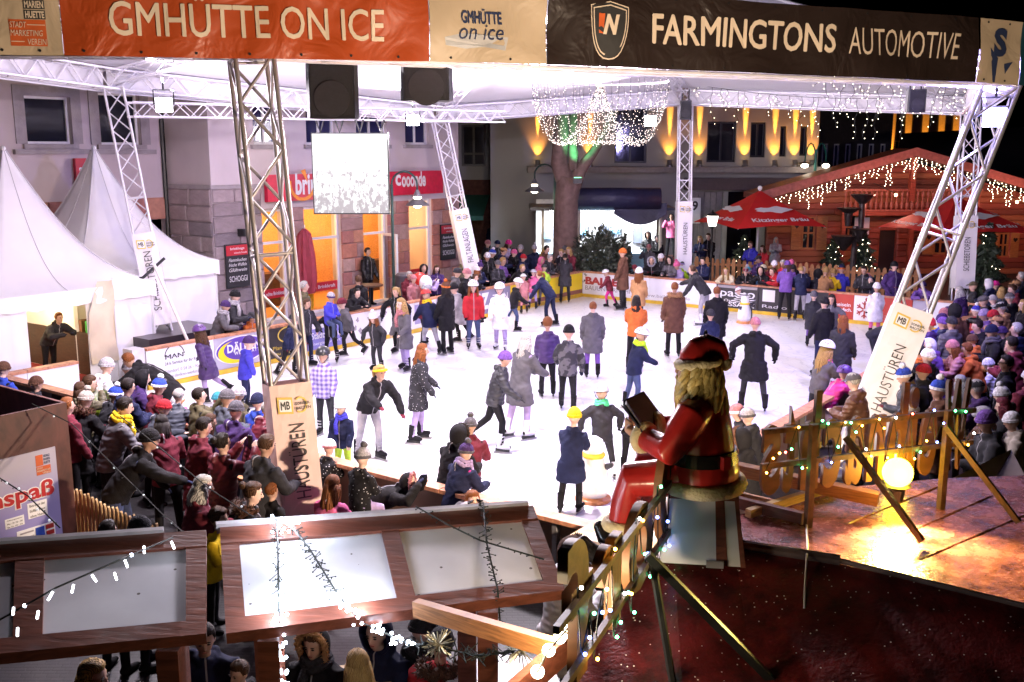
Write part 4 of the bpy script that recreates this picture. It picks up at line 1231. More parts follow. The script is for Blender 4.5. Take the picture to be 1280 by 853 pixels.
pagoda(c2,3.9,2.25,5.02,'second white pointed tent behind the black box',False)
p = G(150,478) + UPV*0
b = MB(); vs,fs = [],[]
for k in range(9):
 w_ = .42*math.sin(PI*(.15 +.85*min(1,(k +1)/5))) if k < 4 else .42
 zz = .5 + 1.75*(1 -k/8)
 for j in range(4): vs.append(V((p.x,p.y,zz)) +AX*(-.62*(j/3)*(0.55 +.45*min(1,k/3))) +BX*(.04*math.sin(j*1.7 +k)))
for k in range(8):
 for j in range(3): fs.append((k*4 +j,k*4 +j +1,(k +1)*4 +j +1,(k +1)*4 +j))
t = thing('beach_flag','cream and white beach flag standing at the rink gate','flag',p[:])
b.add(vs,fs); b.build('flag_cloth',mat('flag_cream',(.70,.58,.42),.6,0,.15,2),t,smooth=True)
b = MB(); b.tube([p,p +UPV*2.3],.02,6); b.build('pole',WHITE,t)
pc = node['A'][0]; b = MB(); q_ = V((pc.x,pc.y,0)) - AX*1.0 - BX*.75
b.boxf(q_,AX*2.1,BX*1.5,UPV*.93); tag(b.build('ballast_box',mat('dark_sheet_box',(.035,.025,.03),.3,0,.15,4)),'dark box carrying the truss tower beside the rink boards','ballast box')
b = MB(); a_ = node['A'][0]; b.tube([a_ +V((.1,-.2,2.6)),a_ +V((-.3,-.5,2.2)),a_ +V((-.9,-.5,2.0)),a_ +V((-1.6,.2,2.15))],.035,6)
tag(b.build('cable_bundle',BLACK),'black cable bundle slung from the white tower to the tent','cable')
b = MB(); a_ = G(215,470); b.tube([RK(ss[-1] -1.2,-.25,.9),RK(ss[-1] -.6,-.4,2.6)],.035,8); tag(b.build('umbrella_pole',WHITE),'white slanting pole standing on the black box','pole')

ys = 26.3
p0,p1 = AY(392,268,ys),AY(485,166,ys)
scr = thing('video_screen','white glowing video screen hanging in front of the bakery sign','screen',((p0.x +p1.x)/2,ys,p0.z))
m,N,L,B = nmat('video_picture')
tc = N.new('ShaderNodeTexCoord'); sx = N.new('ShaderNodeSeparateXYZ'); L.new(tc.outputs['Generated'],sx.inputs[0])
n1 = N.new('ShaderNodeTexNoise'); n1.inputs['Scale'].default_value = 9; n1.inputs['Detail'].default_value = 9; n1.inputs['Roughness'].default_value = .7
mp = N.new('ShaderNodeMapping'); mp.inputs['Scale'].default_value = (1.7,1,1.0); L.new(tc.outputs['Generated'],mp.inputs['Vector']); L.new(mp.outputs[0],n1.inputs['Vector'])
mr = N.new('ShaderNodeMapRange'); mr.inputs[1].default_value = .0; mr.inputs[2].default_value = .75; mr.inputs[3].default_value = .10; mr.inputs[4].default_value = -.075
L.new(sx.outputs['Z'],mr.inputs[0])
ad = N.new('ShaderNodeMath'); ad.operation = 'SUBTRACT'; L.new(n1.outputs['Fac'],ad.inputs[0]); L.new(mr.outputs[0],ad.inputs[1])
rp = N.new('ShaderNodeValToRGB'); rp.color_ramp.elements[0].position = .42; rp.color_ramp.elements[0].color = (.40,.36,.38,1)
rp.color_ramp.elements[1].position = .50; rp.color_ramp.elements[1].color = (1,1,1,1)
L.new(ad.outputs[0],rp.inputs[0]); L.new(rp.outputs[0],B.inputs['Emission Color']); B.inputs['Emission Strength'].default_value = 1.15; B.inputs['Base Color'].default_value = (.02,.02,.02,1)
b = MB(); b.boxf((p0.x +.03,ys,p0.z +.03),(p1.x -p0.x -.06,0,0),(0,.02,0),(0,0,p1.z -p0.z -.06)); b.build('display',m,scr)
b = MB(); b.boxf((p0.x,ys +.022,p0.z),(p1.x -p0.x,0,0),(0,.12,0),(0,0,p1.z -p0.z)); b.build('casing',BLACKM,scr)
for k in (.12,.37,.63,.9):
 x = p0.x + (p1.x -p0.x)*k
 b = MB(); b.tube([(x -.1,ys +.05,p1.z +.32),(x,ys +.05,p1.z),(x +.1,ys +.05,p1.z +.32)],.03,6); b.build('hanging_clamp',BLACKM,scr)

yst = 39.5
st = thing('market_stall','brightly lit market stall with a dark blue awning behind the tree','market stall',AY(755,340,yst)[:])
FS = Fr((0,yst,0),(1,0,0))
xa,xb = FS.x(672),FS.x(832)
WALL_S = mat('stall_white_wall',(.8,.8,.8),.6)
b = MB(); b.boxf((xa,yst +2.0,0),(xb -xa,0,0),(0,.08,0),(0,0,3.0)); b.build('back_wall',WALL_S,st)
b = MB(); b.boxf((xa,yst -.2,0),(xb -xa,0,0),(0,.6,0),(0,0,1.0)); b.build('counter',mat('stall_counter_blue',(.25,.45,.60),.5,0,.4,2),st)
zt = FS.at(750,262)[1]
b = MB(); b.boxf((xa -.3,yst -.8,zt),(xb -xa +.6,0,0),(0,3,0),(0,0,.12)); b.build('roof',BLACKM,st)
AWN = fabric_wrinkled('blue_awning_cloth',(.025,.025,.07),1.5,.5,.5)
b = MB(); b.tube([(xa +.9,yst -.9,zt +.45),(xb -.3,yst -.9,zt +.45)],[.42,.42],14); o = b.build('rolled_awning',AWN,st,smooth=True)
b = MB(); vs = []; fs = []
for i in range(11):
 f_ = i/10; x = FS.x(765) + (FS.x(830) -FS.x(765))*f_
 vs += [(x,yst -1.0,zt +.3),(x,yst -1.15,zt -.1 -.42*math.sin(PI*f_))]
for i in range(10): fs.append((2*i,2*i +2,2*i +3,2*i +1))
b.add(vs,fs); b.build('sagging_cloth',AWN,st,smooth=True)
for x in (xa +.2,xa +1.6,xb -.2):
 b = MB(); b.box((x,yst -.5,zt/2),(.1,.1,zt)); b.build('post',CREAM,st)
for i in range(9):
 x = xa + .5 + i*(xb -xa -.8)/9
 b = MB(); h_ = rs.uniform(.3,.8); b.box((x,yst +1.8,1.4 +rs.uniform(0,.5)),(.35,.1,h_)); b.build('displayed_goods',mat(f'goods_{i % 3}',[(.2,.45,.65),(.5,.5,.52),(.12,.14,.2)][i % 3],.5),st)
b = MB()
for i in range(4): b.boxf((xa +.5 +i*1.2,yst +.3,zt -.08),(.9,0,0),(0,.08,0),(0,0,.05))
b.build('tube_lamp',emat('stall_tube',(.95,.97,1),22),st)
for i in (0,1,2):
 l = lamp('lamp','AREA',(xa +1 +i*1.6,yst +.5,zt -.2),170,(.95,.98,1),(xa +1 +i*1.6,yst +.9,0),.8); attach_keep(l,st)
BARK = mat('tree_bark',(.17,.105,.09),.9,0,.3,5,.9,12)
ty = 36.6
def TP(u,v,dy=0): return AY(u,v,ty +dy)
tr = thing('bare_tree','big bare forked tree wrapped with light curtains, lit green at the fork','tree',(AY(707,340,ty).x,ty,0))
b = MB(); gb = V((AY(707,335,ty).x,ty,0))
b.tube([gb,gb +UPV*.35,TP(707,300),TP(708,250),TP(712,222)],[.66,.52,.44,.42,.46],14)
b.tube([TP(709,232),TP(699,205),TP(701,170),TP(703,120),TP(700,60)],[.36,.30,.27,.22,.14],12)
b.tube([TP(716,232),TP(726,212),TP(742,190),TP(758,165),TP(772,120),TP(790,60)],[.32,.22,.17,.15,.12,.07],10)
b.tube([TP(717,212),TP(716,180),TP(717,120),TP(722,60)],[.2,.15,.13,.08],10)
b.build('trunk',BARK,tr,smooth=True)
rb = random.Random(5); b = MB()
def branch(p,d,L_,r,dep):
 q = p + d*L_; m_ = p.lerp(q,.5) + V((rb.uniform(-.1,.1),rb.uniform(-.1,.1),rb.uniform(-.1,.1)))*L_*.5
 b.tube([p,m_,q],[r,r*.8,r*.55],5,cap=False)
 if dep:
  for _ in range(3):
   nd = (d +V((rb.uniform(-.8,.8),rb.uniform(-.8,.8),rb.uniform(-.3,.6)))).normalized()
   branch(p.lerp(q,rb.uniform(.5,1)),nd,L_*.68,r*.5,dep -1)
for (u,v,du) in ((702,140,-.5),(703,120,.2),(700,80,-.3),(760,160,.6),(772,120,.5),(785,80,.7),(717,130,.2),(720,90,.3)):
 branch(TP(u,v),V((du,rb.uniform(-.5,.5),.8)).normalized(),1.6,.07,3)
b.build('branches',BARK,tr,smooth=False)
gl = lamp('lamp','SPOT',TP(722,222,-1.0),900,(.1,1.0,.35),TP(727,160,0),.1,spot=60,blend=.5)
t = thing('green_floodlight','small green floodlight strapped at the tree fork','floodlight',TP(722,224,-1.0)[:])
b = MB(); b.box(TP(722,226,-1.05),(.3,.2,.2)); b.build('housing',BLACKM,t); b = MB(); b.box(TP(722,226,-1.05) +UPV*.106,(.24,.15,.01)); b.build('lens',emat('green_lens',(.15,1,.4),6),t); attach_keep(gl,t)
yc = 28.0
cc = AY(750,101,yc); R_c = (AY(835,101,yc).x -AY(665,101,yc).x)/2
ctr_low = AY(746,118,yc)
ch = thing('light_chandelier','huge ring of hanging light chains swagged to the middle under the canopy','light curtain',cc[:])
b = MB(); b.tube([cc +V((R_c*math.cos(2*PI*k/40),R_c*math.sin(2*PI*k/40),0)) for k in range(41)],.03,6)
for k in range(4):
 a = 2*PI*k/4; b.tube([cc +V((R_c*math.cos(a),R_c*math.sin(a),0)),cc +UPV*1.6],.01,4)
b.build('ring',STEEL,ch)
b = MB(); wv = MB(); rb = random.Random(2)
NS = 46
zbot = AY(750,180,yc).z
for k in range(NS):
 a = 2*PI*k/NS + rb.uniform(-.03,.03)
 top = cc + V((R_c*math.cos(a),R_c*math.sin(a),0)); Rm = R_c*.62
 pl = []
 for i in range(47):
  f_ = i/46
  rr = R_c*(1 -.12*f_) if f_ < .45 else None
  if f_ < .42: r_ = R_c*(1 -.22*(f_/.42) ** 2); zz = cc.z - (cc.z -zbot)*.86*(f_/.42)
  else:
   g_ = (f_ -.42)/.58
   r_ = R_c*.78*max(0.0,1 -g_) ** 1.15 + .02
   zz = cc.z - (cc.z -zbot)*(.86 +.14*math.sin(PI*min(1,g_*2.2) if g_ <.45 else PI)) if g_ < .45 else cc.z - (cc.z -zbot)*.86*(1 -((g_ -.45)/.55) ** 1.3)
  pl.append(V((cc.x +r_*math.cos(a) +rb.uniform(-.03,.03),cc.y +r_*math.sin(a) +rb.uniform(-.03,.03),zz +rb.uniform(-.02,.02))))
 wv.tube(pl[::3],.004,3,cap=False)
 for i,p in enumerate(pl):
  if i > 6 or i % 2: b.ball(p +V((rb.uniform(-.04,.04),rb.uniform(-.04,.04),rb.uniform(-.05,.05))),.0085,4,3)
wv.build('wire',WIRE,ch); tag(b.build('bulb',emat('chandelier_led',(1.0,.78,.68),4),ch,fixn=False),kind='stuff')
def leafy(name,label,c,rx,ry,h,n,m,trunk_m,cat,shape='bush',leaf=.10,lights=0,seed=1,group=None):
 rr = random.Random(seed); t = thing(name,label,cat,c[:],group)
 b = MB(); lb = []
 for i in range(n):
  if shape == 'bush':
   a = rr.uniform(0,2*PI); ph_ = math.acos(rr.uniform(-.6,1)); k = rr.uniform(.55,1.0)*(1 +.18*math.sin(3*a +seed)*math.sin(2.3*ph_ +a))
   d = V((math.sin(ph_)*math.cos(a),math.sin(ph_)*math.sin(a),math.cos(ph_)))
   p = c + V((d.x*rx*k,d.y*ry*k,h*.42 +d.z*h*.58*k))
  else:
   f_ = rr.random() ** .75 ; zz = h*(1 -f_)*.95 + .05*h
   tier = .75 + .25*math.cos(zz/h*2*PI*6)
   a = rr.uniform(0,2*PI); k = max(0.0,f_) ** .85*rr.uniform(.5,1.0)*tier
   p = c + V((rx*k*math.cos(a),ry*k*math.sin(a),zz -.12*k*h*.3)); d = V((math.cos(a),math.sin(a),-.25))
  x = V((rr.uniform(-1,1),rr.uniform(-1,1),rr.uniform(-1,1))).normalized(); s = leaf*rr.uniform(.6,1.4)
  dd = (d +x*.8).normalized(); sd = dd.cross(x).normalized()
  b.add([p -dd*s,p +sd*s*.35,p +dd*s,p -sd*s*.35],[(0,1,2,3)])
  if lights and i % max(1,n // lights) == 0: lb.append(p +d*.05)
 tag(b.build('foliage',m,t,fixn=False),kind='stuff')
 b = MB(); b.tube([c,c +UPV*h*.9],[.07*h/2,.015],7)
 for i in range(10):
  a = i*2.4; zz = h*(.15 +.07*i); L_ = rx*(.8 if shape == 'bush' else (1 -zz/h))*.8
  b.tube([c +UPV*zz,c +UPV*(zz +.12) +V((math.cos(a)*L_,math.sin(a)*L_,0))],[.02,.006],4,cap=False)
 b.build('trunk',trunk_m,t)
 if lb:
  b = MB()
  for p in lb: b.ball(p,.014,5,3)
  tag(b.build('fairy_light',BULB_W,t,fixn=False),kind='stuff')
 return t
LEAF = mat('evergreen_leaf',(.045,.055,.035),.55,0,.45,3)
FIR = mat('fir_needles',(.035,.055,.03),.6,0,.45,4)
leafy('evergreen_shrub','broad dark evergreen shrub right of the tree trunk',V((AY(752,330,35).x,35.0,0)),1.05,.9,2.35,5200,LEAF,BARK,'shrub','bush',.09,seed=3)
leafy('christmas_tree','fir tree with fairy lights below the dark bird bath sculpture',V((AY(1078,330,37.5).x,37.5,0)),.85,.85,2.0,3200,FIR,BARK,'fir tree','fir',.10,110,4,'fir trees in front of the cabin')
leafy('christmas_tree','bushy fir tree with fairy lights left of the sculpture',V((AY(1040,330,38).x,38.0,0)),.8,.8,1.7,2600,FIR,BARK,'fir tree','fir',.10,40,5,'fir trees in front of the cabin')
leafy('christmas_tree','tall dark fir behind the right hand umbrella near the edge',V((AY(1232,340,33.5).x,33.5,0)),1.0,1.0,2.6,3200,FIR,BARK,'fir tree','fir',.11,30,6,'fir trees in front of the cabin')
leafy('christmas_tree','low fir branches with ornaments under the left umbrella',V((AY(930,330,39).x,39.0,0)),1.0,.8,1.7,2600,FIR,BARK,'fir tree','fir',.11,50,7,'fir trees in front of the cabin')
UMB = mat('red_umbrella_cloth',(.62,.022,.02),.6,0,.06,2)
def umbrella(u,yy,half,z_e,z_t,rotz,label,open_=True):
 c = AY(u,300,yy); c.z = 0
 t = thing('market_umbrella',label,'umbrella',c[:],'red market umbrellas')
 n = 8; a0 = rotz
 R_ = [V((half*math.cos(a0 +2*PI*k/4)*1.414,half*math.sin(a0 +2*PI*k/4)*1.414,0)) for k in range(4)]
 b = MB(); m_ = 6; vs = []; fs = []
 per = 4*m_
 for i in range(5):
  f_ = i/4
  for k in range(per):
   e = k/m_; j = int(e) % 4; r_ = R_[j].lerp(R_[(j +1) % 4],e -int(e))
   zz = z_t + (z_e -z_t)*f_ ** .92 + (-.0 if True else 0) + .10*f_*f_*(abs((e -int(e)) -.5)*-2 +1)
   vs.append((c.x +r_.x*f_,c.y +r_.y*f_,zz))
 for i in range(4):
  for k in range(per):
   k2 = (k +1) % per; fs.append((i*per +k,i*per +k2,(i +1)*per +k2,(i +1)*per +k))
 b.add(vs,fs); can = b.build('canopy',UMB,t,smooth=False)
 b = MB(); b.tube([c,c +UPV*(z_t +.12)],.035,8); b.build('pole',WHITE,t)
 b = MB(); b.ball(c +UPV*(z_t +.08),.09); b.build('finial',WHITE,t)
 b = MB()
 for r_ in R_: b.tube([c +UPV*(z_t -.1),c +r_*.97 +UPV*(z_e -.02)],.018,5)
 b.build('ribs',STEEL,t)
 for j in range(4):
  p,q = R_[j],R_[(j +1) % 4]; mid = (p +q)/2
  if mid.y > .2*half: continue
  rt = (q -p).normalized()
  sl = (V((mid.x,mid.y,z_e +.10)) -V((0,0,z_t))); upv = -sl.normalized(); nn = rt.cross(upv)
  if nn.z < 0: rt = -rt; nn = rt.cross(upv)
  o = c + V((mid.x,mid.y,z_e +.10)) + upv*.10 + nn*.03
  if (q -p).length > 1:
   text('Kitzinger Bräu',o -rt*half*.62,rt,upv,half*1.24,.26,WHITE,can,.02)
   o2 = o + upv*(sl.length*.36)
   pl = [(.62*half*math.cos(a)*(1 +.14*math.cos(9*a))*.62,.17*math.sin(a)*(1 +.3*math.cos(5*a))) for a in [2*PI*i/40 for i in range(40)]]
   flat(pl,o2,rt,upv,WHITE,can)
 return t
umbrella(947,36.8,1.75,2.32,3.55,rad(60),'red market umbrella standing left of the log cabin door')
umbrella(1192,35.0,1.85,2.25,3.42,rad(56),'red market umbrella behind the two right hand towers')
t = thing('closed_umbrella','closed dark red parasol in front of the bakery window','umbrella',(AY(384,385,29.3).x,29.3,0))
c = V((AY(384,385,29.3).x,29.3,0)); b = MB()
vs,fs = [],[]
for i,(r_,z) in enumerate([(.04,2.75),(.16,2.6),(.24,2.0),(.27,1.3),(.22,.9),(.20,.86)]):
 for k in range(20): rr = r_*(1 +.22*(k % 2)); vs.append((c.x +rr*math.cos(PI*k/10),c.y +rr*math.sin(PI*k/10),z))
for i in range(5):
 for k in range(20): fs.append((i*20 +k,i*20 +(k +1) % 20,(i +1)*20 +(k +1) % 20,(i +1)*20 +k))
b.add(vs,fs); b.build('folded_cloth',mat('wine_cloth',(.28,.03,.05),.7),t); b = MB(); b.tube([c,c +UPV*2.85],.03,8); b.build('pole',STEEL,t)
def picket_unit(m):
 b = MB(); b.prism([(-.5,0,0),(.5,0,0),(.5,0,.93),(.25,0,.985),(0,0,1),(-.25,0,.985),(-.5,0,.93)],(0,1,0)); me = b.mesh('picket'); me.materials.append(m); return me
PICK = [picket_unit(WOOD_OR),picket_unit(wood('picket_timber_b',(.36,.15,.05),.6)),picket_unit(wood('picket_timber_c',(.48,.22,.08),.6))]
PICKP = [picket_unit(WOOD_PALE),picket_unit(wood('pale_timber_b',(.48,.30,.13),.6))]
def fence(p,q,h,pitch,w,label,units,rail_m,group=None):
 p,q = Vector(p),Vector(q); d = (q -p).normalized(); n = d.cross(UPV)
 t = thing('picket_fence',label,'fence',((p +q)/2)[:],group)
 L_ = (q -p).length; k = int(L_/pitch)
 for i in range(k):
  x = p + d*(i +.5)*L_/k
  hh = h*rs.uniform(.97,1.03)
  M = Matrix(((d.x,n.x,0,x.x),(d.y,n.y,0,x.y),(0,0,1,.03),(0,0,0,1))) @ Matrix.Diagonal((w,.025,hh,1))
  link('picket',rs.choice(units),t,M)
 for z in (.3,h*.78):
  b = MB(); b.boxf(p -n*.046 +UPV*z,q -p,n*.044,UPV*.09); b.build('rail',rail_m,t)
 return t
fence(G(868,322,1.1)*1 -UPV*1.1,G(1150,338,1.1) -UPV*1.1,1.1,.20,.13,'orange picket fence of the beer garden behind the back boards',PICK,WOOD_OR)
def arc_lamp(u,v0,yy,zt,side,label,head_v=None):
 c = V((AY(u,300,yy).x,yy,0)); r = .38
 t = thing('street_lamp',label,'street lamp',c[:],'arched street lamps')
 b = MB(); b.tube([c,c +UPV*.9],.07,8); b.tube([c +UPV*.9,c +UPV*(zt -r)],.045,8)
 pl = [c +UPV*(zt -r) +V((side*r*(1 -math.cos(a)),0,r*math.sin(a))) for a in [PI*k/10 for k in range(11)]]
 b.tube(pl +[pl[-1] -UPV*.15],.03,8,cap=True); b.build('post',mat('lamp_post_green',(.03,.07,.06),.45,.3),t)
 h = pl[-1] - UPV*.15
 b = MB(); b.lathe([(.05,0),(.07,-.06),(.12,-.16),(.12,-.20)],h,14); b.lathe([(.13,-.27),(.16,-.30),(.36,-.45),(.37,-.47),(.10,-.46)],h,18); b.build('shade',mat('lamp_shade_grey',(.20,.19,.20),.4,.4),t,smooth=False)
 b = MB(); b.lathe([(.10,-.20),(.12,-.235),(.10,-.27)],h,12); b.lathe([(.09,-.462),(.13,-.49),(.06,-.54)],h,12); b.build('bulb',emat('street_bulb',(1,.86,.66),14),t)
 attach_keep(lamp('lamp','POINT',h -UPV*.66,45,(1,.86,.66),None,.1),t)
arc_lamp(491,0,30.4,4.35,1,'arched street lamp in front of the bakery door')
arc_lamp(693,0,38.2,4.45,-1,'arched street lamp left of the big tree trunk')
c = V((AY(1014,300,42.6).x,42.6,0)); t = thing('double_street_lamp','green street lamp with two glowing heads left of the cabin ridge','street lamp',c[:])
b = MB(); b.tube([c,c +UPV*5.0],.06,8)
for s in (-1,1): b.tube([c +UPV*4.5 +V((s*.12*0,0,0))] +[c +V((s*(.22 -.22*math.cos(a)),0,4.5 +.75*math.sin(a))) for a in [PI*k/8 for k in range(1,9)]],.03,6)
b.build('post',mat('lamp_post_teal',(.02,.16,.12),.45,.3),t)
for s in (-1,1):
 h = c + V((s*.44,0,4.45)); b = MB(); b.lathe([(.03,.06),(.28,0),(.28,-.03),(.12,-.03)],h,12); b.build('shade',BLACKM,t)
 b = MB(); b.ball(h -UPV*.12,(.16,.16,.09)); b.build('bulb',emat('street_bulb',(1,.86,.66),14),t)
c = V((AY(889,320,34.6).x,34.6,0)); t = thing('lantern','white glowing lantern on a thin post left of the umbrella','lantern',c[:])
z0,z1 = AY(889,283,34.6).z,AY(889,270,34.6).z
b = MB(); b.tube([c,c +UPV*z0],.03,8); b.build('post',BLACKM,t)
b = MB(); b.lathe([(.13,0),(.2,z1 -z0)],c +UPV*z0,6); b.build('glass',emat('lantern_glass',(1,.93,.8),3.2),t)
b = MB(); b.lathe([(.25,0),(.17,.06),(.04,.13),(.02,.2)],c +UPV*(z1 +.004),6); b.lathe([(.05,-.08),(.14,-.005)],c +UPV*z0,6); b.build('cap',BLACKM,t)
c = V((AY(1067,320,37).x,37.0,0)); t = thing('tiered_sculpture','dark tiered dish sculpture in front of the cabin balcony','sculpture',c[:])
zz = AY(1067,243,37).z
b = MB(); b.lathe([(.14,0),(.10,zz*.4),(.09,zz*.55),(.13,zz*.62),(.1,zz*.66)],c,10)
b.lathe([(.10,zz*.66),(.16,zz*.80),(.42,zz*.845),(.44,zz*.855),(.1,zz*.85)],c +V((-.28,0,0)),14)
b.lathe([(.09,zz*.6),(.12,zz*.90),(.42,zz*.985),(.44,zz),(.1,zz*.99)],c +V((.2,0,0)),14)
b.lathe([(.08,zz*.5),(.3,zz*.62),(.42,zz*.64),(.1,zz*.635)],c +V((.05,-.3,0)),14)
b.lathe([(.08,zz*.40),(.45,zz*.545),(.47,zz*.56),(.1,zz*.55)],c +V((-.42,-.1,0)),14)
b.build('dishes',mat('patinated_bronze',(.07,.055,.055),.4,.6,.3,6),t,smooth=False)
c = V((AY(506,380,29.6).x,29.6,0)); b = MB(); b.lathe([(.25,0),(.29,.3),(.30,.7),(.27,1.35),(.20,1.42)],c,16)
tag(b.build('covered_heater',mat('heater_cover',(.05,.04,.05),.7),None,smooth=False),'dark covered patio heater beside the street lamp','patio heater')
for k,(u,v,col,nm) in enumerate(((525,350,(.62,.04,.03),'upper red balloon in front of the bakery window'),(524,362,(.55,.06,.05),'lower red balloon below the other red one'),(532,354,(.8,.78,.78),'white balloon right of the two red ones'))):
 p = AY(u,v,28.4 -.12*(k == 2)); b = MB(); b.ball(p,(.19,.19,.22),14,10); b.tube([p -UPV*.215,p -UPV*.27],[.02,.035],6); b.tube([p -UPV*.27,p -UPV*.8],.004,4)
 tag(b.build('balloon',mat('balloon_%d' % k,col,.3),None,smooth=True),nm,'balloon','balloons by the bakery')
def bistro(u,v,y,label,kind):
 c = V((AY(u,v,y).x,y,0)); t = thing('bar_table',label,'table',c[:],'bar tables by the bakery')
 b = MB(); b.lathe([(.02,1.06),(.40,1.06),(.40,1.10),(.02,1.10)],c,18); b.build('tabletop',DARKW,t)
 b = MB(); b.tube([c,c +UPV*1.06],.035,8); b.lathe([(.28,.0),(.26,.03),(.04,.05)],c,14); b.build('leg',BLACKM,t)
bistro(462,356,29.4,'dark round bar table in the bakery doorway',0)
c = FB.P(ops[1][0] -.4,0,1.2)

rb = random.Random(31); pts = []; bl = []
a_,e_ = node['C'][1] + V((.3,-.5,.55)),node['D'][1] + V((-.2,-.6,.5))
for (p,q,n_) in ((a_,e_,26),(a_.lerp(e_,.35) +V((0,-2.5,.5)),e_ +V((0,-2.5,.3)),20)):
 pts.append([p.lerp(q,i/12) -UPV*(.25*math.sin(PI*i/12)) for i in range(13)])
 for i in range(n_):
  f_ = (i +rb.random())/n_; s_ = p.lerp(q,f_) - UPV*(.25*math.sin(PI*f_)); L_ = rb.choice([.3,.5,.8,1.1,.6]); w_ = [s_]
  for j in range(6): w_.append(s_ +V((rb.uniform(-.09,.09),0,-L_*(j +1)/6)))
  pts.append(w_)
  for x in w_[1:]: bl.append(x +V((rb.choice([-.05,.05]),0,-.03)))
light_string('canopy_light_curtain','dark wires with tiny bulbs hanging from the back right canopy beam',pts,bl,BULB_W,.0095,.006)
def bil(c,s,t):
 return c[0]*((1 -s)*(1 -t)) + c[1]*(s*(1 -t)) + c[2]*(s*t) + c[3]*((1 -s)*t)
PANEL_W = mat('white_roof_sheet',(.60,.57,.62),.35,0,.10,1.2,.08,30)
def dirt_sheet():
 m,N,L,B = nmat('speckled_white_sheet')
 tc = N.new('ShaderNodeTexCoord')
 nz = N.new('ShaderNodeTexNoise'); nz.inputs['Scale'].default_value = 1.6; nz.inputs['Detail'].default_value = 6; L.new(tc.outputs['Object'],nz.inputs['Vector'])
 rp = N.new('ShaderNodeValToRGB'); rp.color_ramp.elements[0].color = (.50,.48,.53,1); rp.color_ramp.elements[1].color = (.70,.68,.72,1); rp.color_ramp.elements[0].position = .3; rp.color_ramp.elements[1].position = .7
 L.new(nz.outputs['Fac'],rp.inputs[0])
 vo = N.new('ShaderNodeTexVoronoi'); vo.inputs['Scale'].default_value = 7; vo.inputs['Randomness'].default_value = 1; L.new(tc.outputs['Object'],vo.inputs['Vector'])
 lt = N.new('ShaderNodeMath'); lt.operation = 'LESS_THAN'; lt.inputs[1].default_value = .075; L.new(vo.outputs['Distance'],lt.inputs[0])
 sp = N.new('ShaderNodeSeparateColor'); L.new(vo.outputs['Color'],sp.inputs[0])
 g2 = N.new('ShaderNodeMath'); g2.operation = 'GREATER_THAN'; g2.inputs[1].default_value = .3; L.new(sp.outputs[0],g2.inputs[0])
 ml = N.new('ShaderNodeMath'); ml.operation = 'MULTIPLY'; L.new(lt.outputs[0],ml.inputs[0]); L.new(g2.outputs[0],ml.inputs[1])
 mx = N.new('ShaderNodeMix'); mx.data_type = 'RGBA'; L.new(ml.outputs[0],mx.inputs[0]); L.new(rp.outputs[0],mx.inputs[6]); mx.inputs[7].default_value = (.07,.05,.05,1)
 L.new(mx.outputs[2],B.inputs['Base Color']); B.inputs['Roughness'].default_value = .4
 return m
SHEET = dirt_sheet()
ROOFW = wood('oiled_red_brown_timber',(.16,.05,.032),.34,3,(1.3,9,9),.4,.35)
def stall_roof(label,corners,cols,posts,strip):
 """corners: TL TR BR BL in the roof plane; cols = panel limits along s"""
 c = corners
 t = thing('stall_roof',label,'stall roof',((c[2] +c[3])/2)[:],'market stall roofs in the foreground')
 n = (c[1] -c[0]).cross(c[3] -c[0]).normalized()
 if n.z < 0: n = -n
 def slab(s0,s1,t0,t1,d0,d1,name,m):
  p = [bil(c,s0,t0),bil(c,s1,t0),bil(c,s1,t1),bil(c,s0,t1)]
  b = MB(); b.prism([q +n*d0 for q in p],n*(d1 -d0)); return b.build(name,m,t)
 slab(0,1,0,.17,-.05,.03,'frame_board',ROOFW)
 slab(0,1,.875,1,-.05,.03,'frame_board',ROOFW)
 for (s0,s1) in cols['bars']: slab(s0,s1,.1702,.8748,-.045,.027,'frame_board',ROOFW)
 for (s0,s1) in cols['panels']: slab(s0,s1,.165,.88,-.02,.008,'roof_panel',SHEET)
 if strip: slab(strip[0],strip[1],-.035,.0,-.02,.055,'metal_strip',mat('pale_metal_strip',(.6,.57,.6),.35,.4))
 for (s,tt) in posts:
  p = bil(c,s,tt); b = MB(); b.box((p.x,p.y,p.z/2 -.04),(.13,.13,p.z -.06)); b.build('post',ROOFW,t)
 return t
zf,zn = 2.45,2.18
cR = [G(275,664,zf),G(666,636,zf),G(706,742,zn),G(283,797,zn)]
stall_roof('stall roof with two white panels and LED garlands, right one in the foreground',cR,
   {'bars': [(0,.055),(.49,.545),(.945,1)],'panels': [(.05,.495),(.54,.95)]},[(.12,.95),(.76,.95),(.12,.2),(.76,.2)],(-.01,.985))
cL = [G(-230,702,zf),G(258,667,zf),G(258,797,zn),G(-240,846,zn)]
stall_roof('stall roof with dirty white panels at the lower left corner',cL,
   {'bars': [(0,.05),(.495,.57),(.945,1)],'panels': [(.045,.50),(.565,.95)]},[(.90,.95),(.90,.2)],(-.01,.885))
LED_BL = emat('blue_white_led',(.70,.80,1.0),26)
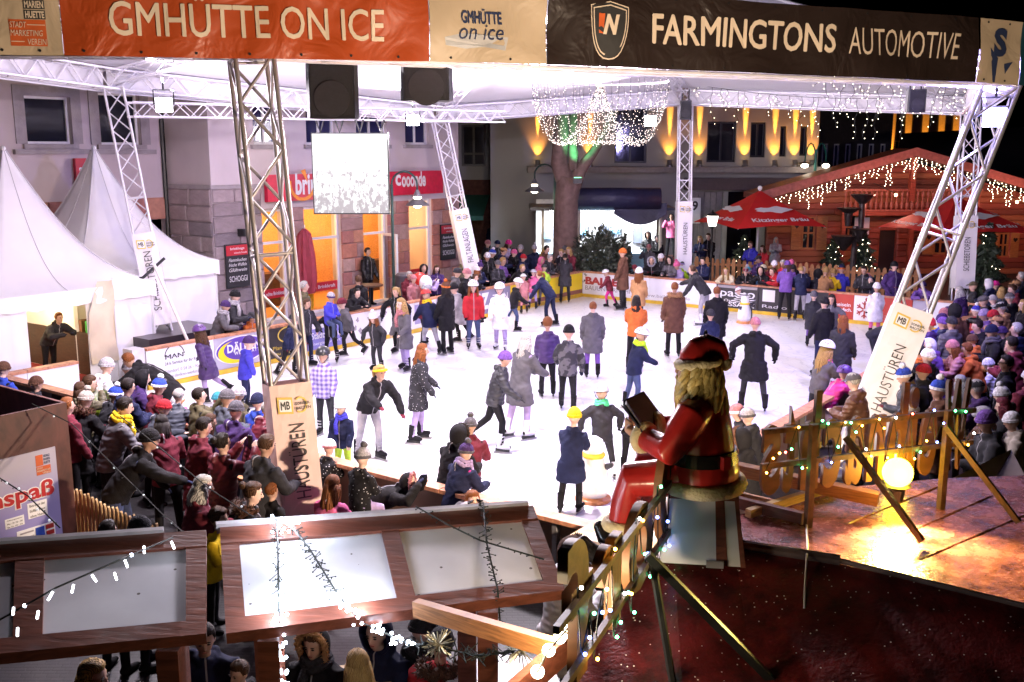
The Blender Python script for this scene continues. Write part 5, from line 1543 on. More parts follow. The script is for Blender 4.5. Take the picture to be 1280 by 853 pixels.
def garland(label,pts,n,bright,spread=.05,seed=0,tw=.05,lit=None,name='led_garland',m=None,twr=.003):
 rr = random.Random(seed)
 P_ = [Vector(p) for p in pts]; tot = sum((P_[i +1] -P_[i]).length for i in range(len(P_) -1))
 def at(f_):
  d = f_*tot
  for i in range(len(P_) -1):
   l = (P_[i +1] -P_[i]).length
   if d <= l or i == len(P_) - 2: return P_[i].lerp(P_[i +1],min(1,d/l))
   d -= l
 t = thing(name,label,'fairy lights',P_[0][:],'LED garlands in the foreground')
 b = MB(); b.tube(P_,.006,5,cap=False); c = MB()
 for i in range(n):
  f_ = (i +.5)/n; p = at(f_)
  e = p + V((rr.uniform(-1,1),rr.uniform(-1,1),rr.uniform(-.6,.6)))*tw
  if tw > 0: b.tube([p,e],twr,4,cap=False)
  if lit is None or lit(f_): c.ball(e,.011,6,4)
  else: b.ball(e,.006,4,3)
 b.build('wire',WIRE,t,fixn=False)
 if c.v: tag(c.build('bulb',m or LED_BL,t,fixn=False),kind='stuff')
 if m is None and lit is not None:
  for f_ in (.05,.62,.75,.9):
   if lit(f_): attach_keep(lamp('lamp','POINT',at(f_) +V((0,0,.10)),9,(.75,.84,1),None,.05),t)
 return t
up = V((0,0,.07))
ga = [G(346,662,zf) +up,G(348,700,2.42) +up,G(349,775,2.24) +up,G(350,800,2.1),G(350,870,1.75)]
garland('bright LED garland hanging straight down over the right stall roof',ga,95,True,seed=1,lit=lambda f: f <.10 or f >.52)
ga = [G(358,664,zf) +up,G(385,695,2.40) +up,G(425,760,2.28) +up,G(452,778,2.16),G(512,806,1.95)]
garland('bright LED garland running slantwise over the right stall roof',ga,130,True,seed=2,lit=lambda f: f <.07 or f >.60)
ga = [G(604,640,zf) +up,G(608,690,2.35) +up,G(622,750,2.2) +up,G(626,790,1.95)]
garland('unlit bristly garland on the right end of the stall roof',ga,90,False,seed=3,lit=lambda f: False,tw=.045)
ga = [G(520,645,zf) +up,G(560,668,2.42) +up,G(600,688,2.37) +up,G(680,712,2.3) +up]
garland('thin unlit wire lying across the right white roof panel',ga,18,False,seed=4,lit=lambda f: False,tw=.03)
ga = [G(-30,792,2.26),G(70,735,2.55),G(150,700,2.6),G(216,672,2.58)]
t = garland('cable with white LED icicles above the lower left stall roof',ga,2,True,seed=5,tw=0)
b = MB()
for (u,v) in ((17,760),(22,785),(66,740),(48,764),(92,731),(115,719),(143,716),(156,700),(180,683),(214,677)):
 p = G(u,v,2.53); dv = V((rs.uniform(-.05,.05),rs.uniform(-.02,.02),-.07)); b.tube([p,p +dv*.65],.0065,6)
tag(b.build('icicle_led',emat('icicle_led',(.9,.92,1),12),t),kind='stuff')
ga = [G(512,806,1.95),G(560,812,1.9),G(600,820,1.9),G(640,815,1.95),G(668,800,2.0)]
garland('unlit spiky tinsel garland near the bottom edge',ga,120,False,seed=6,lit=lambda f: False,tw=.075,twr=.004)
for k,pl in enumerate(([(40,505,2.3),(90,530,2.1),(150,590,1.8),(200,640,1.6),(245,680,1.5)],[(150,520,2.2),(200,560,2.0),(260,610,1.8),(330,655,1.7)],[(0,598,2.3),(35,620,2.2),(75,660,2.0)])):
 garland(['thin wire of tiny unlit bulbs in front of the crowd near the booth','thin wire of tiny bulbs between the crowd and the nearest tower','thin wire of tiny bulbs drooping over the poster'][k],[G(*p) for p in pl],16,False,seed=7 +k,tw=.03,lit=lambda f: int(f*32) % 3 == 0,m=emat('dim_led',(.7,.75,.8),.8))
def star(c,r,label,seed):
 rr = random.Random(seed); t = thing('spiky_star',label,'ornament',c[:],'spiky wire stars at the bottom edge'); b = MB()
 for i in range(46):
  d = V((rr.uniform(-1,1),rr.uniform(-1,1),rr.uniform(-1,1))).normalized(); b.tube([c,c +d*r*rr.uniform(.7,1)],.004,4,cap=False)
 b.build('spikes',mat('tinsel_wire',(.40,.36,.26),.4,.6),t,fixn=False)
star(G(548,806,1.95),.12,'spiky wire star above the fur collared person',1); star(G(652,812,2.0),.14,'spiky wire star beside the round lamp bulbs',2)
b = MB()
def beam(p,q,w,h,name,m,label,cat,group=None):
 p,q = Vector(p),Vector(q); d = (q -p).normalized(); s = d.cross(UPV).normalized(); u = s.cross(d)
 b = MB(); b.boxf(p -s*w/2 -u*h/2,q -p,s*w,u*h); o = b.build(name,m)
 return tag(o,label,cat,group)
beam(G(520,760,2.30),G(712,816,2.36),.06,.10,'timber_beam',WOOD_OR,'orange lit timber laid from the stall roof to the letter fence','beam')
beam(G(640,870,2.30),G(712,806,2.42),.05,.14,'timber_beam',ROOFW,'dark timber edge with round bulbs at the bottom of the picture','beam')
t = thing('round_bulb_string','string of big round white bulbs beside the letter fence','string lights',G(700,800,2.5)[:])
BULB_R = emat('round_bulb_glass',(1.0,.86,.62),10)
bp_ = [(672,840),(686,813),(700,797),(712,783),(724,769)]
for i,(u,v) in enumerate(bp_):
 p = G(u,v,2.50); b = MB(); b.ball(p,.034,12,8); b.build('bulb',BULB_R,t,smooth=True)
 attach_keep(lamp('lamp','POINT',p +V((-.03,-.02,.07)),13,(1,.8,.5),None,.03),t)
b = MB(); b.tube([G(u,v,2.55) for u,v in bp_],.006,5); b.build('wire',WIRE,t)
c = G(628,853,1.12); b = MB(); b.lathe([(.02,-.03),(.40,-.03),(.42,0),(.02,.005)],c,28); t = thing('round_table','round white table cut off by the bottom edge','table',(c.x,c.y,0)); b.build('tabletop',SHEET,t); b = MB(); b.tube([(c.x,c.y,0),(c.x,c.y,c.z -.03)],.04,8); b.build('leg',BLACKM,t)
c = G(489,850,.95); beam(c -V((.5,0,0)),c +V((.15,.1,0)),.35,.04,'bench',WOOD_PALE,'pale wooden bench top at the bottom edge','bench')
t = thing('plank_deck','small deck of pale planks beside the rink corner','deck',G(745,680,1.0)[:])
for i in range(7):
 p = RK(RL -1.3,RW +.12 +i*.16,.99); b = MB(); b.boxf(p,AX*-2.0,BX*.15,(0,0,.04)); b.build('plank',rs.choice([WOOD_PALE,mat('bleached_plank',(.55,.45,.42),.6,0,.2,4)]),t)
b = MB(); b.boxf(RK(RL -1.25,RW +.14,.02),AX*-1.9,BX*1.0,(0,0,.96)); b.build('base',DARKW,t)
KZ = 2.2
KC = G(83,503,KZ); KC.z = 0
PLY = wood('dark_red_plywood',(.10,.030,.022),.5,3,(2,2,1.2),.5,.2)
t = thing('ticket_booth','dark plywood booth with a lilac poster at the left edge','booth',KC[:])
FBt = Fr(KC -AX*2.6,AX)
b = MB(); b.boxf(FBt.P(0,0,-.04),AX*2.6,BX*.04,UPV*KZ); b.build('front_wall',PLY,t)
b = MB(); b.boxf(FBt.P(2.56,0,-2.0),AX*.04,BX*1.955,UPV*KZ); b.build('side_wall',PLY,t)
b = MB(); b.boxf(FBt.P(0,KZ -.55,-2.0),AX*2.555,BX*1.955,UPV*.04); b.build('roof',mat('booth_roof_blue',(.03,.025,.06),.4),t)
b = MB(); b.boxf(FBt.P(0,0,-2.04),AX*2.6,BX*.04,UPV*KZ); b.build('back_wall',PLY,t)
xq,zq = FBt.at(68,558)
pw = 1.9; pz0 = .55
m_,N,L,B = nmat('lilac_poster'); tc = N.new('ShaderNodeTexCoord'); sx = N.new('ShaderNodeSeparateXYZ'); L.new(tc.outputs['Generated'],sx.inputs[0])
rp = N.new('ShaderNodeValToRGB'); rp.color_ramp.elements[0].color = (.28,.25,.52,1); rp.color_ramp.elements[1].color = (.45,.42,.50,1); rp.color_ramp.elements[0].position = .45; rp.color_ramp.elements[1].position = .9
L.new(sx.outputs['Z'],rp.inputs[0]); L.new(rp.outputs[0],B.inputs['Base Color']); B.inputs['Roughness'].default_value = .35
b = MB(); b.boxf(FBt.P(xq -pw,pz0,.002),AX*pw,BX*.012,UPV*(zq -pz0)); po = b.build('poster',m_,t)
def PX(u,v): return FBt.at(u,v)
o_ = FBt.P(0,0,.0145)
tw_ = 1.52; xr_ = PX(65,600)[0]; zt_ = PX(40,614)[1]
text('Eisbahnspaß',FBt.P(xr_ -tw_,zt_ -.16,.0145),AX,UPV,tw_ +.015,.265,WHITE,po,.07,off=.0)
text('Eisbahnspaß',FBt.P(xr_ -tw_ +.006,zt_ -.15,.0185),AX,UPV,tw_,.245,mat('poster_red',(.42,.015,.02),.4),po,.025,off=.0)
x0,z1 = PX(43,570); x1,z0 = PX(63,590)
w_,h_ = x1 - x0,z1 - z0
flat([(0,h_*.45),(w_*.5,h_*.45),(w_*.5,h_),(0,h_)],FBt.P(x0,z0,.014),AX,UPV,T_OR,po,0)
flat([(0,0),(w_,0),(w_,h_*.42),(0,h_*.42)],FBt.P(x0,z0,.014),AX,UPV,T_OR,po,0)
for k,s in enumerate(('GEORGS','MARIEN','HUETTE')): text(s,FBt.P(x0 +w_*.55,z0 +h_*(.84 -k*.17),.0145),AX,UPV,w_*.45,h_*.12,T_NV,po,.02,off=0)
for k,s in enumerate(('STADT','MARKETING','VEREIN')): text(s,FBt.P(x0 +w_*(.05,.05,.4)[k],z0 +h_*(.28 -k*.13),.0165),AX,UPV,w_*(.4,.9,.55)[k],h_*.09,T_BE,po,0,off=0)
def note(u0,v0,u1,v1,lines,m_t,cols=None):
 x0,z1 = PX(u0,v0); x1,z0 = PX(u1,v1); w_,h_ = x1 - x0,z1 - z0
 flat([(0,0),(w_,0),(w_,h_),(0,h_)],FBt.P(x0,z0,.014),AX,UPV,WHITE,po,0,'notice_sheet')
 n = len(lines)
 for k,s in enumerate(lines):
  if s: text(s,FBt.P(x0 +w_*.1,z1 -h_*(k +.85)/n,.0165),AX,UPV,w_*.8,h_*.5/n,m_t,po,.0,off=0)
 return x0,z0,w_,h_
note(33,630,59,642,['Betreten der','Eisfläche nur','ohne Hunde'],T_BK)
note(5,650,30,655,['Öffnungszeiten','Mo - Fr 10 - 20','Sa, So 10 - 22'],T_BK)
x0,z0,w_,h_ = note(20,665,70,682,['','',''],T_BK)
flat([(w_*.48,.02),(w_*.72,.02),(w_*.72,h_ -.02),(w_*.48,h_ -.02)],FBt.P(x0,z0,.017),AX,UPV,mat('print_blue2',(.03,.08,.45),.4),po,0)
for k in range(4): flat([(w_*.76,h_*(.05 +.24*k)),(w_*.97,h_*(.05 +.24*k)),(w_*.97,h_*(.22 +.24*k)),(w_*.76,h_*(.22 +.24*k))],FBt.P(x0,z0,.017),AX,UPV,PM('redtext'),po,0)
for k in range(5): flat([(w_*.08,h_*(.08 +.19*k)),(w_*.43,h_*(.08 +.19*k)),(w_*.43,h_*(.14 +.19*k)),(w_*.08,h_*(.14 +.19*k))],FBt.P(x0,z0,.017),AX,UPV,PM('greytext'),po,0)
fence(G(90,612,.95) -UPV*.95,G(200,661,.95) -UPV*.95,.95,.092,.055,'pale picket fence between the booth and the stall roof',PICKP,WOOD_PALE)
ZR = 2.45
def felt(name,c1,c2,rough,specks):
 m,N,L,B = nmat(name); tc = N.new('ShaderNodeTexCoord')
 nz = N.new('ShaderNodeTexNoise'); nz.inputs['Scale'].default_value = 4.5; nz.inputs['Detail'].default_value = 12; nz.inputs['Roughness'].default_value = .7; L.new(tc.outputs['Object'],nz.inputs['Vector'])
 rp = N.new('ShaderNodeValToRGB'); rp.color_ramp.elements[0].position = .38; rp.color_ramp.elements[1].position = .62; rp.color_ramp.elements[0].color = (*c1,1); rp.color_ramp.elements[1].color = (*c2,1); L.new(nz.outputs['Fac'],rp.inputs[0])
 n2 = N.new('ShaderNodeTexNoise'); n2.inputs['Scale'].default_value = 38; n2.inputs['Detail'].default_value = 5; L.new(tc.outputs['Object'],n2.inputs['Vector'])
 vo = N.new('ShaderNodeTexVoronoi'); vo.inputs['Scale'].default_value = 27; L.new(tc.outputs['Object'],vo.inputs['Vector'])
 lt = N.new('ShaderNodeMath'); lt.operation = 'LESS_THAN'; lt.inputs[1].default_value = .13; L.new(vo.outputs['Distance'],lt.inputs[0])
 sp = N.new('ShaderNodeSeparateColor'); L.new(vo.outputs['Color'],sp.inputs[0])
 gt = N.new('ShaderNodeMath'); gt.operation = 'GREATER_THAN'; gt.inputs[1].default_value = .55; L.new(sp.outputs[0],gt.inputs[0])
 ml = N.new('ShaderNodeMath'); ml.operation = 'MULTIPLY'; L.new(lt.outputs[0],ml.inputs[0]); L.new(gt.outputs[0],ml.inputs[1])
 mx = N.new('ShaderNodeMix'); mx.data_type = 'RGBA'; L.new(ml.outputs[0],mx.inputs[0]); L.new(rp.outputs[0],mx.inputs[6]); mx.inputs[7].default_value = (*specks,1)
 L.new(mx.outputs[2],B.inputs['Base Color'])
 rr_ = N.new('ShaderNodeMapRange'); rr_.inputs[3].default_value = rough - .16; rr_.inputs[4].default_value = rough + .2; L.new(nz.outputs['Fac'],rr_.inputs[0]); L.new(rr_.outputs[0],B.inputs['Roughness'])
 bp = N.new('ShaderNodeBump'); bp.inputs['Strength'].default_value = .5; bp.inputs['Distance'].default_value = .012; L.new(n2.outputs['Fac'],bp.inputs['Height']); L.new(bp.outputs['Normal'],B.inputs['Normal'])
 return m
FELT_T = felt('wet_felt_painted_lit',(.07,.022,.024),(.38,.13,.15),.24,(.03,.012,.012))  # pink glow of the floodlit side is put into the felt colour
FELT_D = felt('red_felt_painted_unlit',(.03,.003,.004),(.115,.008,.010),.34,(.75,.70,.68))  # slope out of the floodlight, its shade put into the felt colour
rt = thing('felt_roof','big wet red felt roof in the lower right corner','roof',G(1050,705,ZR)[:])
ridge = [G(u,v,ZR) for u,v in ((842,688),(918,684),(1050,706),(1290,764))]
back = [G(u,v,ZR) for u,v in ((1400,590),(1180,598),(1030,612),(930,642),(850,650))]
rid2 = ridge + [G(1420,800,ZR)]
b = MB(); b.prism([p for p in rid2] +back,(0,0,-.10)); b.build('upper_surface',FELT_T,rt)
lowd = V((-.10,-1,-.36)).normalized()
b = MB(); lo = [p +lowd*3.6 for p in rid2]
L0 = rid2[0] + V((-.25,-.6,-.28))
vs = [p +UPV*.006 for p in rid2] + [p +UPV*.006 for p in lo]; n_ = len(rid2)
b.add(vs,[(i,n_ +i,n_ +i +1,i +1) for i in range(n_ -1)])
b.add([p -UPV*.06 for p in vs],[(i,i +1,n_ +i +1,n_ +i) for i in range(n_ -1)])
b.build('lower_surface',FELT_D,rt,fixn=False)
b = MB(); b.tube([ridge[1] +UPV*.03 +V((-.05,0,0)),ridge[2] +UPV*.03],.035,10); b.tube([ridge[2] +UPV*.025,rid2[3] +UPV*.02,rid2[4] +UPV*.02],.018,8); b.build('ridge_trim',mat('wet_lead_trim',(.20,.15,.17),.25,.5,.2,8),rt)
b = MB()
for i in range(5): p = rid2[0].lerp(rid2[-1],.1 +i*.2) + lowd*.3; b.box((p.x,p.y +.5,p.z/2 -.2),(.14,.14,p.z -.5))
b.build('support_post',ROOFW,rt)
b = MB(); p = G(995,665,ZR) + UPV*.012; pl = [p +V((.01*math.sin(i*2.3),-.10*i,.0)) for i in range(5)] ; b.tube([G(1008,656,ZR) +UPV*.02,G(1009,690,ZR) +UPV*.03,G(1008,704,ZR) +UPV*.05,G(1006,735,2.36) +UPV*.02,G(1005,765,2.28) +UPV*.02],.008,6); tag(b.build('lamp_cable',mat('pale_cable',(.5,.42,.38),.5)),'pale cable running down over the ridge of the red roof','cable')
for (u0,v0,u1,v1) in ((1130,668,1240,620),(1150,700,1290,640),(1060,655,1180,606)):
 b = MB(); b.tube([G(u0,v0,ZR).lerp(G(u1,v1,ZR),i/6) +UPV*(-.006 +.004*(i % 2)) for i in range(7)],.012,6); b.build('felt_seam',FELT_T,rt)
pn_ = lowd.cross(rid2[-1] -rid2[0])
def low_at(u,v):
 d = ray(u,v); o = V((0,0,CAM_H)); return o + d*((rid2[0] -o).dot(pn_)/d.dot(pn_))
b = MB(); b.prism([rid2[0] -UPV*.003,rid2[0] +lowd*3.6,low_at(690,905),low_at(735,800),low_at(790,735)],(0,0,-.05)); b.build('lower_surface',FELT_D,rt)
beam(G(915,585,2.62),G(1098,624,2.55),.09,.09,'edge_timber',WOOD_OR,'warm lit timber along the back edge of the felt roof','beam')
beam(G(922,628,2.50),G(1004,648,2.50),.05,.08,'edge_timber',WOOD_DK,'short dark timber on the left end of the felt roof','beam')
beam(G(935,642,2.49),G(1042,608,2.49),.05,.06,'edge_timber',WOOD_PALE,'pale timber crossing towards the letter fence','beam')
p,q = G(921,604,2.42),G(1034,630,2.42); p2 = Fr((p.x,p.y,0),(q -p))
so = thing('beer_board','brown board with white gothic lettering reading Fassbier','sign',p[:])
b = MB(); b.boxf(p2.P(0,2.02,0),p2.r*(q -p).length,p2.n*.03,UPV*.34); b.build('board',WOOD_OR,so)
text('Fassbier',p2.P(.03,2.10,.031),p2.r,UPV,.70,.20,mat('sign_cream',(.8,.72,.6),.5),so,.02)
pA,pB = G(1003,655,ZR),G(1168,632,ZR)
fd = (pB -pA).normalized(); fn = fd.cross(UPV)
RUST = wood('fence_timber',(.15,.085,.045),.5,5,(3,3,3))
LETW = wood('plywood_letter',(.22,.09,.04),.55,4,(1,3,3),.3)
def line_at(p0,d,u):
 """point on a ground-parallel line showing at photo column u"""
 lo,hi = -6.0,6.0
 f = lambda k: proj(p0 +d*k +UPV*.5)[0]
 inc = f(.1) > f(0)
 for _ in range(50):
  m_ = (lo +hi)/2
  if (f(m_) <u) == inc: lo = m_
  else: hi = m_
 return p0 + d*lo
fx = thing('letter_fence','wooden letters reading Weihnachts seen from behind on timber rails','letter sign',pA[:],'letter signs on the roof edge')
r0,r1 = line_at(pA,fd,950),line_at(pA,fd,1214)
zr1,zr2 = .68,.44
for z in (zr1,zr2):
 b = MB(); b.boxf(r0 +UPV*z,r1 -r0,fn*.03,UPV*.036); b.build('rail',RUST,fx)
for p in (pA,pB):
 b = MB(); b.boxf(p -fd*.022 +fn*.041,fd*.044,fn*.044,UPV*(zr1 +.05)); b.build('post',RUST,fx)
for (u0,v0,u1,v1) in ((1042,542,1150,684),(1165,540,1270,660)):
 p = line_at(pA,fd,u0) + UPV*.62 + fn*.1; q = G(u1,v1,ZR) + UPV*.03
 b = MB(); d = (q -p).normalized(); s = d.cross(UPV).normalized(); b.boxf(p -s*.018,q -p,s*.036,s.cross(d)*.036); b.build('brace',RUST,fx)
def letters(word,start,end,z0,hcap,parent,thick,normal,widths=None):
 """one mesh per letter, front facing along normal"""
 d = (end -start).normalized(); L_ = (end -start).length
 adv = [{'W': 1.5,'i': .5,'t': .72,'D': 1.15,'r': .75,'f': .72}.get(c,1.0) for c in word]; tot = sum(adv); x = 0
 for c,a in zip(word,adv):
  me = text_mesh(c,.03,1.0,0,1,4); n = len(me.vertices); co = np.empty(n*3); me.vertices.foreach_get('co',co); co = co.reshape(-1,3)
  lo,hi = co.min(0),co.max(0); w = L_*a/tot
  sy = hcap/.74
  px = (co[:,0] -lo[0])/(hi[0] -lo[0])*w*.78; py = co[:,1]*sy; pz = np.sign(co[:,2])*thick/2
  P_ = np.array(start)[None] + np.array(d)[None]*(x +px)[:,None] + np.array([0,0,1.0])[None]*(z0 +py)[:,None] + np.array(normal)[None]*pz[:,None]
  me.vertices.foreach_set('co',P_.astype(np.float32).ravel()); me.materials.clear(); me.materials.append(LETW); me.update()
  link('letter',me,parent); x += w
letters('Weihnachts',r1 -fn*.05 +fd*.0,r0 -fn*.05,.26,.70,fx,.03,-fn)
g0 = G(848,616,2.75); g1 = G(706,812,2.75); g0.z = g1.z = ZR
ld = (g1 -g0).normalized(); ln = ld.cross(UPV)
lx = thing('letter_fence','wooden letters reading Dorf running towards the camera beside the Santa','letter sign',g0[:],'letter signs on the roof edge')
letters('Dorf',g0,g1 +ld*.15,.10,.72,lx,.05,ln)
for z in (.50,.18):
 b = MB(); b.boxf(g0 -ln*.03 +UPV*z -ld*.15,(g1 -g0) +ld*.4,ln*-.03,UPV*.038); b.build('rail',RUST,lx)
p = G(815,700,ZR +.30); q = G(842,860,2.05)
b = MB(); b.tube([p,q],.022,6); b.build('post',BLACKM,lx)
p = G(806,697,ZR +.32); q = G(975,868,2.0)
b = MB(); d = (q -p).normalized(); s = d.cross(UPV).normalized(); b.boxf(p -s*.025,q -p,s*.05,s.cross(d)*.045); b.build('brace',BLACKM,lx)
cols = {'green': (.1,1,.35),'blue': (.15,.25,1),'amber': (1,.5,.06),'white': (1,.95,.85),'red': (1,.1,.06)}
t = thing('coloured_fairy_lights','string of small coloured bulbs wound along the wooden letters','fairy lights',pA[:])
rr = random.Random(9); byc = {k: MB() for k in cols}; wpts = []
for i in range(38):
 p = (r1 +(r0 -r1)*(i +.5)/38) + fn*.03 + UPV*(.64 +rr.uniform(-.3,.12)); wpts.append(p)
 byc[rr.choice(['green','amber','white','amber','red','blue','amber'])].ball(p +fn*.02,.0085,6,4)
b = MB(); b.tube(wpts,.004,4); wpts = []
for i in range(34):
 p = g0 + (g1 -g0)*(i +.5)/34 - ln*.045 + UPV*rr.uniform(.05,.7); wpts.append(p); k = rr.choice(['green','blue','white','amber','green','blue'])
 byc[k].ball(p -ln*.02,.0095,6,4)
 if i % 4 == 1: attach_keep(lamp('lamp','POINT',p -ln*.06,.30 if k == 'amber' else .01,cols[k],None,.02),t)
b.tube(wpts,.004,4); b.build('wire',WIRE,t)
for k,mb_ in byc.items(): tag(mb_.build('bulb',emat('led_' +k,cols[k],30),t,fixn=False),kind='stuff')
fp = AY(1122,591,6.80)
t = thing('work_floodlight','glaring yellow floodlight with an added rear head standing on the felt roof','floodlight',(fp.x,fp.y,ZR))
b = MB(); b.ball(fp,.105,18,12); b.build('lamp_glass',emat('sodium_glass',(1.0,.72,.030),26),t,smooth=True)
b = MB(); b.lathe([(.05,-.20),(.06,-.12),(.10,-.09)],fp,14); b.build('socket',BLACKM,t)
attach_keep(lamp('lamp','POINT',fp +V((-.02,-.14,.02)),12,(1.0,.62,.16),None,.09),t)
attach_keep(lamp('lamp','SPOT',fp +V((-.02,-.13,-.02)),420,(1.0,.74,.18),fp +V((-.05,-1,-.30)),.08,spot=125,blend=.5),t)
fq = AY(1122,580,7.4)  # added rear head hidden by the letters, throws warm light on the banners
b = MB(); b.ball(fq,.09,14,9); b.build('added_rear_glass',emat('sodium_glass',(1,.7,.03),26),t,smooth=True)
b = MB(); b.tube([fq -UPV*.10,(fq.x,fq.y,ZR -.1)],.02,6); b.build('added_rear_stand',BLACKM,t)
attach_keep(lamp('lamp','SPOT',fq +V((-.02,.10,.08)),3000,(1.0,.76,.55),(.3,13.2,5.4),.09,spot=119,blend=.12),t)
t = thing('metal_roof_wedge','small grey sheet roof wedge at the right edge','roof',G(1230,600,2.2)[:])
pp = [G(1178,604,2.15),G(1264,562,2.15),G(1236,612,2.0)]
b = MB(); b.prism(pp +[G(1196,608,2.1)],(0,0,-.04)); b.build('sheet',mat('grey_roof_sheet',(.36,.32,.37),.35,.2,.1,3),t)
b = MB(); b.prism([G(1264,562,2.14),G(1284,600,2.1),G(1284,640,1.9),G(1236,613,1.99)],(0,0,-.04)); b.build('dark_end',mat('dark_boarding',(.06,.035,.03),.6,0,.3,6),t)
def table(c,l,w,ang,label,z=.76):
 t = thing('beer_table',label,'table',(c.x,c.y,0),'beer tables in the right crowd'); d = V((math.cos(ang),math.sin(ang),0)); s = V((-d.y,d.x,0))
 for k in range(3):
  b = MB(); b.boxf(c -d*l/2 -s*w/2 +s*(w/3*k +.006) +UPV*z,d*l,s*(w/3 -.012),UPV*.03); b.build('plank',WOOD_OR,t)
 for e in (-.38,.38):
  b = MB(); p = c + d*l*e; b.boxf(p -s*w*.4,d*.04,s*w*.8,UPV*(z -.002)); b.build('leg',BLACKM,t)
cz = G(1220,458,1.0); table(V((cz.x,cz.y,0)),1.8,.6,-TH,'orange topped beer table in the right hand crowd, upper one',.98)
cz = G(1172,503,1.0); table(V((cz.x,cz.y,0)),1.4,.6,-TH,'pale beer table top behind the wooden letters',.98)
cz = G(312,590,.98); table(V((cz.x,cz.y,0)),.6,.5,-TH,'small wooden counter at the front boards left of the nearest tower',.95)
cz = G(395,668,1.0); b = MB(); b.lathe([(.02,-.02),(.33,-.02),(.34,0.0),(.02,.004)],cz,24); t = thing('high_table','white topped standing table below the nearest tower sleeve','table',(cz.x,cz.y,0)); b.build('tabletop',WHITE,t); b = MB(); b.tube([(cz.x,cz.y,0),(cz.x,cz.y,.98)],.03,8); b.build('leg',BLACKM,t)
def sd_tube(comps,pts,rads,slot,n=12,ends=True):
 comps.append(([Vector(p) for p in pts],[r if isinstance(r,tuple) else (r,r) for r in rads],slot,n,ends))
def comps_mesh(comps,xref=V((1,0,0))):
 b = MB()
 for pts,rads,slot,n,ends in comps:
  vs,fs = [],[]
  P_,R_ = list(pts),list(rads)
  if ends:
   d0 = (P_[0] -P_[1]).normalized(); d1 = (P_[-1] -P_[-2]).normalized()
   m0 = min(R_[0]); m1 = min(R_[-1])
   P_ = [P_[0] +d0*m0*.85,P_[0] +d0*m0*.5] + P_ + [P_[-1] +d1*m1*.5,P_[-1] +d1*m1*.85]
   R_ = [(R_[0][0]*.45,R_[0][1]*.45),(R_[0][0]*.85,R_[0][1]*.85)] + R_ + [(R_[-1][0]*.85,R_[-1][1]*.85),(R_[-1][0]*.45,R_[-1][1]*.45)]
  for i,p in enumerate(P_):
   d = (P_[min(i +1,len(P_) -1)] -P_[max(i -1,0)]).normalized()
   x = xref - d*xref.dot(d)
   if x.length < .2: x = V((0,1,0)) - d*d.y
   x.normalize(); y = d.cross(x)
   for k in range(n):
    a = 2*PI*k/n; vs.append(p +x*(math.cos(a)*R_[i][0]) +y*(math.sin(a)*R_[i][1]))
  for i in range(len(P_) -1):
   for k in range(n):
    k2 = (k +1) % n; fs.append((i*n +k,i*n +k2,(i +1)*n +k2,(i +1)*n +k))
  fs.append(tuple(reversed(range(n)))); fs.append(tuple((len(P_) -1)*n +k for k in range(n)))
  b.add(vs,fs)
 return b.mesh('shape')
def remeshed(comps,voxel,nslots,name,smooth_it=3,extra=None):
 me = comps_mesh(comps)
 o = bpy.data.objects.new('shape',me); COLL.objects.link(o)
 md = o.modifiers.new('r','REMESH'); md.mode = 'VOXEL'; md.voxel_size = voxel
 ms = o.modifiers.new('s','SMOOTH'); ms.factor = .5; ms.iterations = smooth_it
 dg = bpy.context.evaluated_depsgraph_get()
 m2 = bpy.data.meshes.new_from_object(o.evaluated_get(dg))
 bpy.data.objects.remove(o); bpy.data.meshes.remove(me)
 m2.name = name; m2.materials.clear()
 for _ in range(nslots): m2.materials.append(None)
 nf = len(m2.polygons)
 if nslots > 1:
  cen = np.empty(nf*3); m2.polygons.foreach_get('center',cen); cen = cen.reshape(-1,3)
  best = np.full(nf,1e9); idx = np.zeros(nf,int)
  for pts,rads,slot,n,ends in comps:
   for i in range(len(pts) -1):
    a = np.array(pts[i]); d = np.array(pts[i +1]) - a; L2 = max(1e-9,d @ d)
    t = np.clip(((cen -a) @ d)/L2,0,1)
    r = (rads[i][0] +rads[i][1])/2*(1 -t) + (rads[i +1][0] +rads[i +1][1])/2*t
    ds = np.linalg.norm(cen -(a +t[:,None]*d),axis=1)/np.maximum(r,.01) - 1
    ds = ds*np.minimum(r,.08)
    k = ds < best; best[k] = ds[k]; idx[k] = slot
  m2.polygons.foreach_set('material_index',idx.astype(np.int32))
 m2.polygons.foreach_set('use_smooth',[True]*nf)
 m2.update()
 return m2
